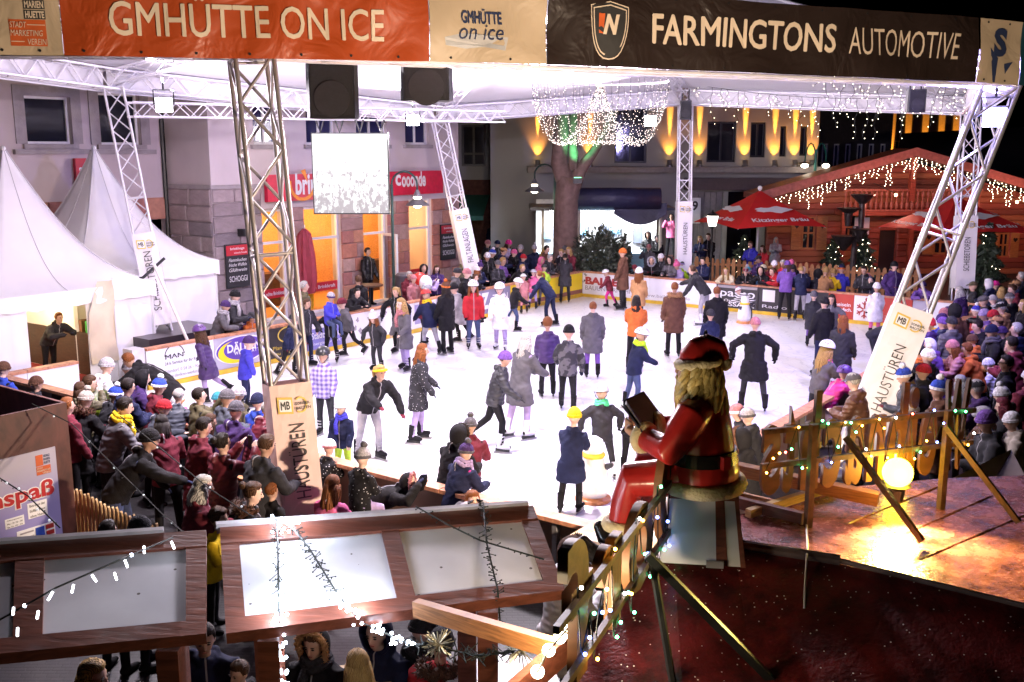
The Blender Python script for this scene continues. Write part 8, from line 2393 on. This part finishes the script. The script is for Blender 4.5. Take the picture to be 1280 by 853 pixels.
RC = [(1216,358,1.40,'c','dgrey',[('cap','olive')],None,'child with olive cap in slate jacket beside the cabin tower'),(1199,364,1.6,'a','purple',(),('bob','greyhair'),'grey haired person in plum jacket below the white sleeve'),
 (1235,355,1.62,'a','navy',[('hood','white')],None,'person in white hood and navy vest near the dark fir'),(1244,357,1.5,'a','black',be('magenta'),None,'person with bright magenta beanie near the dark fir'),
 (1265,362,1.66,'a','burgundy',(),('curly','brownhair'),'woman with curly brown hair near the right edge'),(1276,346,1.72,'a','dgrey',(),('short','greyhair'),'grey haired man at the right edge, topmost of the crowd'),
 (1229,377,1.62,'a','black',[('beret','grey','grey','knit')],None,'person with knitted grey beret in the right crowd'),(1241,375,1.5,'a','lgrey',be('lgrey'),None,'person with light grey beanie right of the grey beret'),
 (1262,373,1.6,'a','black',be('grey','lgrey'),None,'person with grey and pale beanie near the right edge'),(1251,385,1.7,'a','tan',[('cap','black')],('short','greyhair'),'man with black cap and mustard jacket'),
 (1220,389,1.3,'c','red',pp('royal','white'),None,'child in red with bright blue bobble hat'),(1230,394,1.4,'c','violet',be('lilac'),None,'child in violet with lilac beanie beside the blue bobble hat'),
 (1180,393,1.4,'c','royal',be('rose'),None,'child with rose beanie in front of the white back panel'),(1177,400,1.4,'c','royal',be('purple'),None,'child in royal blue jacket with purple beanie at the right boards'),
 (1189,404,1.7,'a','grey',be('dgrey'),None,'man in grey jacket and charcoal beanie leaning at the right boards'),(1221,408,1.74,'a','black',(),('short','darkhair'),'smiling dark haired man in black in the right crowd'),
 (1239,415,1.72,'a','black',be('navy'),None,'person with navy knit hat and grey scarf'),(1252,416,1.55,'a','black',be('purple'),None,'person with purple beanie right of the navy knit hat'),
 (1270,412,1.76,'a','navy',(),('short','greyhair'),'grey haired man in navy at the right edge'),(1264,430,1.78,'a','burgundy',(),('short','darkhair'),'dark haired man in burgundy at the right edge'),
 (1215,426,1.5,'a','orange',be('brown'),None,'person in orange with brown beanie in the right crowd'),(1190,434,1.64,'a','rose',be('rose'),('under','ginger'),'woman with rose hat and ginger hair in the right crowd'),
 (1161,432,1.6,'a','violet',[('hood','white')],None,'person with white hood near the leaning tower'),(1150,441,1.62,'a','black',(),('ponytail','darkhair'),'woman with dark ponytail and orange scarf by the leaning tower'),
 (1208,437,1.6,'a','orange',(),('short','ginger'),'ginger haired person in orange above the beer table'),(1235,456,1.2,'c','white',be('white'),None,'child with white hat and white collar at the upper beer table'),
 (1257,454,1.74,'a','black',[('glasses','black')],('short','darkhair'),'dark haired man with glasses behind the upper beer table'),(1262,436,1.62,'a','dgrey',(),('long','darkhair'),'long haired woman in grey near the right edge'),
 (1200,479,1.62,'a','lgrey',(),('bob','silver'),'white haired woman beside the lower beer table'),(1220,486,1.74,'a','purple',[('cap','dgrey'),('glasses','black')],('short','greyhair'),'man with charcoal cap and plum jacket behind the wooden letters'),
 (1227,521,1.64,'a','brown',[('beret','lgrey','lgrey','knit')],None,'person with pale grey beret in brown puffer coat'),(1253,508,1.62,'a','dgrey',(),('bob','burgundy'),'person with dark red hair in the lower right crowd'),
 (1264,527,1.6,'a','beige',be('white'),None,'person with white beanie and beige coat in the lower right crowd'),(1136,517,1.6,'a','dgrey',[('beret','beige','beige','knit')],None,'person with beige beret behind the wooden letters'),
 (1066,477,1.72,'a','brown',[('cap','grey')],('short','greyhair'),'man with grey cap and brown coat left of the leaning tower')]
for i,(u,v,h,kd,jc,hd_,ha,lb) in enumerate(RC):
 low = v > 500
 HD(u,v,h,(YR +rs.uniform(-35,35)) if not low else YR +rs.uniform(-10,40),rs.choice(['watch','lean','watch','stand']),kd,rs.choice(['short','coat']),jc,rs.choice(['plain','puffer']) if jc != 'brown' else 'puffer','black',hd_,ha,lb,
  extra=[('scarf','orange')] if 'orange scarf' in lb else ([('scarf','grey')] if 'grey scarf' in lb else []))
taken = []
for o in SC.objects:
 if o.get('category') == 'person': taken.append(o.location.xy.copy())
JC = [('black','black'),('navy','navy'),('dark grey','dgrey'),('burgundy','burgundy'),('plum','purple'),('brown','brown'),('olive','olive'),('slate',(.06,.065,.085))]
HC = [('black beanie',[('beanie','black')],None),('grey beanie',[('beanie','grey')],None),('red beanie',[('beanie','red')],None),('white bobble hat',[('pompom','white')],None),('short dark hair',(),('short','darkhair')),('long brown hair',(),('long','brownhair')),
  ('fair hair',(),('bob','blond')),('grey hair',(),('short','greyhair')),('violet beanie',[('beanie','violet')],None),('blue bobble hat',[('pompom','blue','white')],None),('tan cap',[('cap','tan')],('short','brownhair')),('dark hood',[('hood','black')],None)]
combos = [(a,c) for a in JC for c in HC]; rq = random.Random(21); rq.shuffle(combos)
cnt = 0
for row in range(7):
 for k in range(20):
  s_ = .6 + k*.78 + (row % 2)*.39 + rq.uniform(-.12,.12); t_ = RW + .75 + row*.82 + rq.uniform(-.1,.1)
  p = RK(s_,t_,0)
  pu,pv = proj((p.x,p.y,1.6))
  if not (1095 <pu <1300 and 340 <pv <560): continue
  if any((p.xy -q).length <.52 for q in taken): continue
  if abs(pu -1120) < 50 and pv > 420 and pu < 1140: continue
  if cnt >= len(combos): break
  (jn,jc),(hn,hd_,ha) = combos[cnt]; cnt += 1
  where = 'beside the dark fir' if pv < 372 else ('in the upper right crowd' if pv <410 else ('in the middle of the right crowd' if pv <450 else 'in the lower right crowd'))
  person(p,rq.uniform(1.58,1.82),YR +rq.uniform(-45,45),rq.choice(['watch','stand','pockets','lean']),'a',rq.choice(['short','coat']),jc,rq.choice(['plain','plain','puffer']),'black',hd_,ha,[],f'person in {jn} jacket with {hn} {where}','spectators round the rink')
  taken.append(p.xy.copy())
cI = c1 + AX*.3 + BX*.6
person((cI.x,cI.y,.03),1.62,-120,'rest','a','short','dgrey','camo','black',(),('short','ginger'),[],'ginger haired person bending over inside the lit white tent','people at the market stalls')
t = thing('skate_shelf','low dark shelf with green boxes inside the lit tent','shelf',(c1.x,c1.y,0))
b = MB(); b.boxf(c1 +AX*.9 -BX*1.5 +UPV*.04,BX*3.0,AX*.4,UPV*.95); b.build('shelf',DARKW,t)
for k in range(7): b = MB(); b.boxf(c1 +AX*.95 -BX*(1.4 -k*.4) +UPV*.995,BX*.26,AX*.28,UPV*rs.uniform(.12,.3)); b.build('shelf_box',mat('shelf_box_%d' % (k % 3),[(.05,.4,.06),(.02,.02,.03),(.25,.1,.05)][k % 3],.5),t)
FRONT = []
LF = [(134,458,1.72,-60,'hold','a','short','white','plain','lgrey',be('lgrey'),None,'adult in white jacket and pale hat at the rink gate',[]),
 (159,462,1.24,-150,'stand','c','short','orange','plain','dgrey',be('lgrey','white'),None,'child in orange vest and striped pale hat at the rink gate',[]),
 (113,480,1.46,-70,'hold','c','short','yellowgreen','plain','black',(),hr('short','brownhair'),'brown haired boy in lime green jacket at the rink gate',[]),
 (5,462,1.6,-30,'hold','a','short','blue','plain','black',be('brown'),None,'person in blue jacket seen from behind at the left edge',[]),
 (46,480,1.3,-40,'stand','c','short','dgrey','plain','black',be('brown'),None,'child with brown beanie behind the booth',[]),
 (108,500,1.64,YF +10,'lean','a','coat','black','plain','black',pp('beige'),None,'woman in black coat with beige bobble hat and brown fur collar',[('furcollar','brown')]),
 (157,509,1.76,-60,'lean','a','short','grey','puffer','black',(),hr('short','darkhair'),'man in grey quilted jacket with yellow collar leaning right',[('scarf','yellow')]),
 (188,550,1.76,-75,'reach','a','short','black','plain','jeans',be('black'),None,'man in black jacket and black beanie stretching an arm to the boards',[]),
 (202,530,1.60,YF +60,'lean','a','short','burgundy','plain','black',(),hr('bob','darkhair'),'dark haired person in wine red jacket bending over the boards',[]),
 (279,554,1.68,YF,'photo','a','short','burgundy','puffer','black',(),hr('bun','darkhair'),'woman in burgundy quilted jacket raising her arms to take a photo',[('phone','phone held up by the woman in burgundy')]),
 (334,557,1.76,YF,'lean','a','short','dgrey','plain','black',(),hr('short','brownhair'),'man in dark grey jacket seen from behind left of the sleeve',[]),
 (255,608,1.62,-70,'watch','a','coat','burgundy','plain','black',(),hr('bob','greyhair'),'grey haired woman in wine red coat above the stall roofs',[]),
 (317,617,1.62,-75,'watch','a','short','black','plain','black',(),hr('bun','brownhair'),'brown haired woman eating at the standing table',[('furcollar','brown')]),
 (274,648,1.3,-90,'watch','c','short','yellow','plain','black',(),hr('short','brownhair'),'boy with yellow hood between the two stall roofs',[]),
 (85,507,1.6,-40,'stand','a','short','burgundy','plain','black',(),hr('short','ginger'),'ginger haired person half hidden by the booth corner',[]),
 (412,560,1.16,YF +10,'lean','c','short','black','dots','black',be('white','rose'),None,'child with white striped beanie and black speckled jacket',[]),
 (416,607,1.30,YF +20,'lean','c','short','pink','plain','purple',(),hr('long','ginger'),'girl with long ginger hair and pink hood right of the sleeve',[]),
 (340,613,1.2,YF,'stand','c','short','black','plain','black',(),hr('short','ginger'),'small ginger haired child left of the sleeve bottom',[]),
 (574,543,1.56,YF,'lean','a','short','black','plain','black',[('furhood','black','darkhair')],None,'person in black with dark fur hood at the front boards',[]),
 (588,533,1.5,YF +30,'lean','a','short','burgundy','plain','black',pp('grey','grey'),None,'person with grey bobble hat next to the black fur hood',[]),
 (583,566,1.46,YF -10,'lean','a','short','navy','plain','magenta',pp('purple','grey'),None,'boy in navy jacket with purple bobble hat and lilac hood',[('scarf','lilac')]),
 (136,664,1.5,-20,'stand','a','short','black','plain','black',(),hr('short','darkhair'),'dark haired head before the pale picket fence, left one',[]),
 (176,660,1.5,-70,'stand','a','short','black','plain','black',be('dgrey'),None,'head with dark beanie before the pale picket fence, right one',[]),
 (921,516,1.5,YR +20,'watch','a','short','dgrey','plain','black',be('rose','white'),None,'person with rose and white knit hat right behind Santa',[]),
 (934,521,1.5,YR,'watch','a','short','dgrey','plain','black',be('lgrey','grey'),None,'person with striped pale knit hat right of Santa',[]),
 (926,548,1.6,YR,'watch','a','short','black','plain','black',[('furhood','black','brown')],None,'person in black with brown fur hood right of Santa\'s back',[])]
for r in LF: HD(*r[:13],extra=r[13],vox=.014)
SKT(240,592,1.20,150,'lean','c','short','pink','plain','black',pp('white','tan'),None,'girl in pink and black jacket with white bobble hat inside the front boards')
SKT(268,592,1.16,-20,'lean','c','short','grey','plain','dgrey',be('teal'),None,'child in grey jacket with dark teal beanie near the front boards')
SKT(305,602,1.34,110,'stand','c','short','olive','plain','dgrey',be('lgrey'),None,'child in olive jacket with pale grey beanie near the front boards')
SKT(326,610,1.30,-20,'stand','c','short','blue','plain','navy',be('navy'),None,'child in bright blue jacket left of the sleeve')
HD(454,572,1.16,YF,'sit','c','short','black','dots','lilac',pp('lgrey','grey'),None,'small child with pale bobble hat sitting on the front boards',seat=1.0,vox=.014)
HD(512,604,1.5,-100,'sprawl','a','short','black','plain','black',[('furhood','black','rose')],None,'person in black coat with rose fur hood lying over the front boards',vox=.014)
HD(591,626,1.30,-160,'sprawl','c','short','lgrey','plain','dgrey',(),hr('long','ginger'),'girl with ginger hair and pink scarf leaning over the front boards',extra=[('scarf','pink')],vox=.014)
taken = [o.location.xy.copy() for o in SC.objects if o.get('category') == 'person']
for row in range(3):
 for k in range(13):
  p = RK(RL +.42 +row*.62 +rq.uniform(-.06,.06),.7 +k*.56 +row*.25 +rq.uniform(-.08,.08),0); pu,pv = proj((p.x,p.y,1.5))
  if not (88 <pu <(470 if row == 0 else 395)) or any((p.xy -q).length <.46 for q in taken) or cnt >= len(combos): continue
  (jn,jc),(hn,hd_,ha) = combos[cnt]; cnt += 1
  person(p,rq.uniform(1.45,1.72),YF +rq.uniform(-35,35),rq.choice(['lean','watch','lean','photo']),'a',rq.choice(['short','coat']),jc,rq.choice(['plain','plain','puffer']),'black',hd_,ha,[],f'person in {jn} jacket with {hn} in the left front crowd','spectators round the rink')
  taken.append(p.xy.copy())
UND = [(392,806,1.62,165,'sit','short','black','plain',[('furhood','black','tan')],hr('short','brownhair'),'woman in black jacket with fur hood sitting below the garlands',[('scarf','dgrey')],.50),
 (447,832,1.62,20,'sit','short','burgundy','plain',(),hr('bob','blond'),'blonde woman seen from behind at the bottom edge',[],.50),
 (530,786,1.64,-60,'sit','short','black','dots',be('dgrey'),None,'person with dark knitted hat below the orange timber',[('scarf','dgrey')],.50),
 (552,806,1.66,-20,'sit','short','red','plain',be('dgrey'),None,'person with dark beanie and big grey brown fur collar in red jacket',[('furcollar','brown')],.50),
 (298,842,1.3,150,'sit','short','black','plain',(),hr('short','brownhair'),'short haired boy left of the hanging LED garland',[],.50),
 (470,792,1.7,160,'sit','short','navy','plain',[('hood','navy')],None,'person in navy under the middle of the stall roof',[],.50),
 (255,800,1.7,-160,'sit','short','navy','plain',(),hr('short','darkhair'),'person in navy between the two stall roofs',[],.50),
 (118,846,1.7,-100,'sit','short','black','plain',(),hr('bob','blond'),'fair haired person below the left stall roof',[],.50)]
for (u,v,h,yw,ps,jt,jc,js,hd_,ha,lb,ex,st_) in UND:
 HD(u,v,h,yw,ps,'a',jt,jc,js,'black',hd_,ha,lb,extra=ex,seat=st_,vox=.012,group='people under the stall roofs')
HD(716,690,1.66,-60,'watch','a','coat','white','puffer','dgrey',[('furhood','brown','brown')],None,'person in white coat and brown fur hat beside the letter fence',vox=.012,group='people under the stall roofs')
def santa():
 sp_ = G(872,690,ZR); yaw = 64
 s0 = 1.0
 t = thing('santa_figure','big painted Santa figure sitting on a box and reading a book','statue',sp_[:])
 fwd = V((-.90,.43,0)).normalized(); rt = fwd.cross(UPV); c0 = V((sp_.x,sp_.y,ZR))
 SEAT = .50
 def Pn(x,y,z): return c0 + rt*x + fwd*y + UPV*z
 SR = mat('santa_red_gloss',(.36,.018,.016),.28,0,.3,4,.12,10); SB = mat('santa_black_gloss',(.015,.012,.012),.25,0,.2,5); SF = mat('santa_fur_cream',(.62,.50,.30),.7,0,.15,14,.6,60); SS = mat('santa_skin',(.55,.30,.20),.4,0,.1,6); SH = mat('santa_hair_gold',(.60,.45,.17),.45,0,.25,10,.3,40)
 def cmesh(name,comps,m,vox=.013,it=3,parent=t):
  me = comps_mesh([(pts,rads,0,n,e) for pts,rads,_,n,e in comps],rt)
  o = bpy.data.objects.new('shape',me); COLL.objects.link(o); md = o.modifiers.new('r','REMESH'); md.mode = 'VOXEL'; md.voxel_size = vox; ms = o.modifiers.new('s','SMOOTH'); ms.factor = .5; ms.iterations = it
  m2 = bpy.data.meshes.new_from_object(o.evaluated_get(bpy.context.evaluated_depsgraph_get())); bpy.data.objects.remove(o); m2.materials.clear(); m2.materials.append(m); m2.polygons.foreach_set('use_smooth',[True]*len(m2.polygons))
  return link(name,m2,parent)
 J = []
 sd_tube(J,[Pn(0,-.02,SEAT +.02),Pn(0,-.01,SEAT +.14),Pn(0,0,SEAT +.30),Pn(0,.0,SEAT +.50),Pn(0,.0,SEAT +.62),Pn(0,.02,SEAT +.70)],[(.285,.25),(.29,.265),(.255,.235),(.25,.20),(.20,.165),(.10,.09)],0,24,False)
 for s in (-1,1):
  sh = Pn(s*.22,.02,SEAT +.58); e = Pn(s*.32,.14,SEAT +.34); w = Pn(s*.15,.38,SEAT +.36)
  sd_tube(J,[Pn(s*.14,0,SEAT +.60),sh,sh.lerp(e,.5),e,w],[.12,.125,.12,.11,.085],0,14)
 cmesh('coat',J,SR)
 for k in range(7):
  pass
 T_ = []
 for s in (-1,1):
  h_ = Pn(s*.13,.10,SEAT +.10); k = Pn(s*.17,.46,SEAT +.04); a = Pn(s*.17,.52,SEAT -.30)
  sd_tube(T_,[h_,k,k.lerp(a,.5),a],[.145,.135,.12,.11],0,14)
 cmesh('trousers',T_,SR)
 for s in (-1,1):
  a = Pn(s*.17,.52,SEAT -.36)
  b_ = []; sd_tube(b_,[a,a -UPV*.16,a -UPV*.24 +fwd*.02],[.098,.088,.085],0,14); sd_tube(b_,[a -UPV*.25,a -UPV*.26 +fwd*.14,a -UPV*.21 +fwd*.27,a -UPV*.14 +fwd*.31],[.085,.09,.075,.05],0,14); cmesh('boot',b_,SB)
  q = MB(); n = 22; q.tube([a +UPV*.05 +rt*(.118*math.cos(2*PI*i/n)) +fwd*(.118*math.sin(2*PI*i/n)) for i in range(n +1)],.045,8); q.build('boot_cuff',SF,t,smooth=True)
  w = Pn(s*.15,.38,SEAT +.36); d = (w -Pn(s*.32,.14,SEAT +.34)).normalized(); x_ = d.cross(UPV).normalized(); y_ = x_.cross(d)
  q = MB(); q.tube([w +x_*(.08*math.cos(2*PI*i/n)) +y_*(.08*math.sin(2*PI*i/n)) for i in range(n +1)],.042,8); q.build('sleeve_cuff',SF,t,smooth=True)
  hc_ = []; hd = (fwd*.8 +rt*(-s*.25) +UPV*.28).normalized(); sd_tube(hc_,[w +d*.03,w +hd*.09,w +hd*.13],[.045,(.055,.035),(.055,.03)],0,12)
  for fi in range(4):
   o_ = (fi -1.5)*.027; p0 = w + hd*.13 + UPV*o_; sd_tube(hc_,[p0,p0 +hd*.05 +rt*(-s*.02),p0 +hd*.07 +rt*(-s*.06)],[.016,.015,.012],0,8)
  sd_tube(hc_,[w +hd*.05 +UPV*.03,w +hd*.08 +UPV*.075,w +hd*.10 +UPV*.10 +rt*(-s*.02)],[.018,.016,.012],0,8)
  cmesh('hand',hc_,SS,.009,2)
 q = MB(); n = 40
 q.tube([Pn(.29*math.cos(2*PI*i/n),.265*math.sin(2*PI*i/n) -.015,SEAT +.045) for i in range(n +1)],.055,8); q.build('coat_fur_hem',SF,t,smooth=True)
 q = MB()
 ringb = lambda z,r1,r2: [Pn(r1*math.cos(2*PI*i/n),r2*math.sin(2*PI*i/n) -.003,z) for i in range(n)]
 a,b2,c2_,d2 = ringb(SEAT +.215,.285,.262),ringb(SEAT +.305,.268,.247),ringb(SEAT +.305,.24,.22),ringb(SEAT +.215,.255,.235)
 q.add(a +b2 +c2_ +d2,[(i +j*n,(i +1) % n +j*n,(i +1) % n +((j +1) % 4)*n,i +((j +1) % 4)*n) for j in range(4) for i in range(n)]); bl_ = q.build('belt',SB,t)
 p = Pn(-.18,-.215,SEAT +.26); nn = (p -Pn(0,0,SEAT +.26)).normalized(); tt = UPV.cross(nn)
 q = MB(); q.boxf(p -tt*.03 -UPV*.045 +nn*-.01,tt*.06,nn*.04,UPV*.09); q.build('belt_loop',SR,bl_)
 H = Pn(0,.05,SEAT +.86)
 hc_ = []; sd_tube(hc_,[H -UPV*.10,H,H +UPV*.06],[(.085,.09),(.10,.115),(.09,.10)],0,18); sd_tube(hc_,[H +fwd*.10 +UPV*.02,H +fwd*.14 -UPV*.02],[.018,.026],0,10); sd_tube(hc_,[H -UPV*.16,H -UPV*.05],[.07,.07],0,12)
 for s in (-1,1): sd_tube(hc_,[H +rt*s*.055 +fwd*.085 -UPV*.02,H +rt*s*.06 +fwd*.09 -UPV*.035],[.035,.035],0,10)
 cmesh('head',hc_,SS,.009,2)
 for s in (-1,1):
  q = MB(); q.ball(H +rt*s*.04 +fwd*.108 +UPV*.02,(.016,.016,.012),10,6); q.build('eye',SB,t,smooth=True)
  q = MB(); q.tube([H +rt*s*.015 +fwd*.118 +UPV*.045,H +rt*s*.045 +fwd*.115 +UPV*.055,H +rt*s*.075 +fwd*.095 +UPV*.04],[.008,.013,.006],7); q.build('eyebrow',SF,t)
 rr = random.Random(8); q = MB()
 for i in range(150):
  a = rr.uniform(rad(95),rad(445));
  st = H + rt*(.108*math.sin(a)) + fwd*(.115*math.cos(a) -.01) + UPV*rr.uniform(-.02,.08)
  back = max(0,-math.cos(a))
  if math.cos(a) > .45: continue
  L_ = .24 + .13*back + rr.uniform(0,.05); ph = rr.uniform(0,6); out = rt*math.sin(a) + fwd*math.cos(a); pl = []
  tg = UPV.cross(out)
  for j in range(9):
   f_ = j/8; pl.append(st +out*(.012 +.085*f_ +.016*math.sin(f_*11 +ph)) -UPV*(L_*f_) +tg*(.022*math.cos(f_*11 +ph)))
  q.tube(pl,[.012,.019,.021,.021,.020,.018,.016,.012,.004],6)
 q.build('hair',SH,t,smooth=True)
 q = MB()
 for i in range(70):
  a = rr.uniform(rad(-70),rad(70)); st = H + rt*(.085*math.sin(a)) + fwd*(.095*math.cos(a) +.015) - UPV*rr.uniform(.045,.09); ph = rr.uniform(0,6); pl = []
  L_ = .26*math.cos(a*.7) + rr.uniform(0,.05)
  for j in range(8):
   f_ = j/7; pl.append(st +fwd*(.05*f_*(1 -f_)*2 +.012*math.sin(f_*10 +ph)) +rt*(.014*math.cos(f_*9 +ph))*1.0 -UPV*(L_*f_))
  q.tube(pl,[.014,.02,.021,.020,.018,.015,.011,.003],6)
 for s in (-1,1): q.tube([H +fwd*.13 -UPV*.045,H +fwd*.125 -UPV*.055 +rt*s*.05,H +fwd*.09 -UPV*.09 +rt*s*.085],[.018,.022,.008],8)
 q.build('beard',SH,t,smooth=True)
 cp = []; sd_tube(cp,[H +UPV*.055,H +UPV*.11,H +UPV*.16 -fwd*.02,H +UPV*.19 -fwd*.07 +rt*.02,H +UPV*.17 -fwd*.14 +rt*.04,H +UPV*.10 -fwd*.17 +rt*.06],[(.122,.132),(.118,.128),(.095,.10),.075,.06,.045],0,18); cap = cmesh('hat',cp,SR)
 q = MB(); q.tube([H +UPV*(.055 -.02*math.cos(2*PI*i/n))*1.0 +rt*(.125*math.sin(2*PI*i/n)) +fwd*(.135*math.cos(2*PI*i/n) -.005) for i in range(n +1)],.038,9)
 q.v = [(x +rr.uniform(-.005,.005),y +rr.uniform(-.005,.005),z +rr.uniform(-.005,.005)) for x,y,z in q.v]; q.build('hat_fur_band',SF,cap,smooth=True)
 q = MB(); q.ball(H +UPV*.05 -fwd*.175 +rt*.07,.055,14,10); q.v = [(x +rr.uniform(-.006,.006),y +rr.uniform(-.006,.006),z +rr.uniform(-.006,.006)) for x,y,z in q.v]; q.build('hat_bobble',SF,cap,smooth=True)
 q = MB(); e = H + UPV*.255 - fwd*.05; q.tube([e +UPV*(.032*math.sin(2*PI*i/16)) +rt*(.03*math.cos(2*PI*i/16)) for i in range(17)],.007,6); q.tube([e -UPV*.07,e -UPV*.03],.008,6); q.build('eye_bolt',BLACKM,cap)
 bc = Pn(0,.50,SEAT +.46); tk = thing('open_book','big dark open book held by the Santa figure','book',bc[:])
 upb = (UPV*.75 -fwd*-.62).normalized(); upb = (UPV*.72 +fwd*.62).normalized()
 for s in (-1,1):
  xd = (rt*s +(-fwd)*.35 +UPV*.12).normalized(); nb_ = xd.cross(upb).normalized()
  q = MB(); q.boxf(bc -upb*.13,xd*.22,nb_*.012,upb*.27); q.build('cover',mat('book_cover',(.02,.018,.035),.4),tk)
  q = MB(); q.boxf(bc -upb*.12 +xd*.006 +nb_*(.013 if nb_.dot(-fwd) >0 else -.019),xd*.20,nb_*.018*(1 if nb_.dot(-fwd) >0 else 1)*(1 if nb_.dot(-fwd) >0 else 1)*.35,upb*.25); q.build('pages',mat('book_pages_dark',(.10,.085,.10),.6),tk)
 bx_ = thing('wooden_pedestal','white and brown wooden pedestal box under the Santa figure','pedestal',c0[:])
 wb,wt,dp = .58,.46,.46; zt = SEAT - .03
 rx,fy = V((math.cos(rad(-8)),math.sin(rad(-8)),0)),V((-math.sin(rad(-8)),math.cos(rad(-8)),0))
 cc_ = c0 - fwd*.02
 def Q(x,y,z):
  k = wb + (wt -wb)*(z/zt); return cc_ + rx*(x*k/2) + fy*(y*dp/2*(k/wb)) + UPV*z
 q = MB(); q.add([Q(-1,-1,0),Q(1,-1,0),Q(1,1,0),Q(-1,1,0),Q(-1,-1,zt),Q(1,-1,zt),Q(1,1,zt),Q(-1,1,zt)],[(0,1,5,4),(1,2,6,5),(2,3,7,6),(3,0,4,7),(4,5,6,7)]); q.build('body',mat('pedestal_white',(.55,.53,.55),.45,0,.08,3),bx_)
 for (xa_,xb_) in ((.35,.62),):
  q = MB(); q.add([Q(xa_,-1.02,0),Q(xb_,-1.02,0),Q(xb_,-1.02,zt),Q(xa_,-1.02,zt),Q(xa_,-1,0),Q(xb_,-1,0),Q(xb_,-1,zt),Q(xa_,-1,zt)],[(0,1,2,3),(4,7,6,5),(0,4,5,1),(1,5,6,2),(2,6,7,3),(3,7,4,0)]); q.build('brown_board',ROOFW,bx_)
 for sx_ in (1,):
  q = MB(); q.add([Q(.93,-1.05,0),Q(1.05,-1.05,0),Q(1.05,-1.05,zt),Q(.93,-1.05,zt),Q(.93,1.0,0),Q(1.05,1.0,0),Q(1.05,1.0,zt),Q(.93,1.0,zt)],[(0,1,2,3),(4,7,6,5),(0,4,5,1),(1,5,6,2),(2,6,7,3),(3,7,4,0)]); q.build('brown_board',ROOFW,bx_)
 q = MB(); q.boxf(Q(-1.06,-1.06,zt),rx*(wt*1.06),fy*(dp*.86),UPV*.035); q.build('top_board',ROOFW,bx_)
 q = MB(); q.boxf(Q(.1,-1.12,.0),rx*.12,fy*-.02,UPV*.05); q.build('hinge',STEEL,bx_)
santa()
for o in list(SC.objects):
 if o.name in ('santa_figure','open_book','wooden_pedestal'):
  c0_ = G(872,690,ZR); k_ = .95 if o.name == 'open_book' else .88; o.location = c0_ + (o.location -c0_)*.88; o.scale = (k_,)*3
seen = {}
for o in SC.objects:
 if o.parent is None and o.get('label'):
  seen.setdefault(o['label'],[]).append(o.name)
  n_ = len(o['label'].split())
  if n_ < 4 or n_ > 16: print('LABEL LENGTH',o['label'])
for k,v in seen.items():
 if len(v) > 1: print('SAME LABEL',k,v)
print('people',NP)
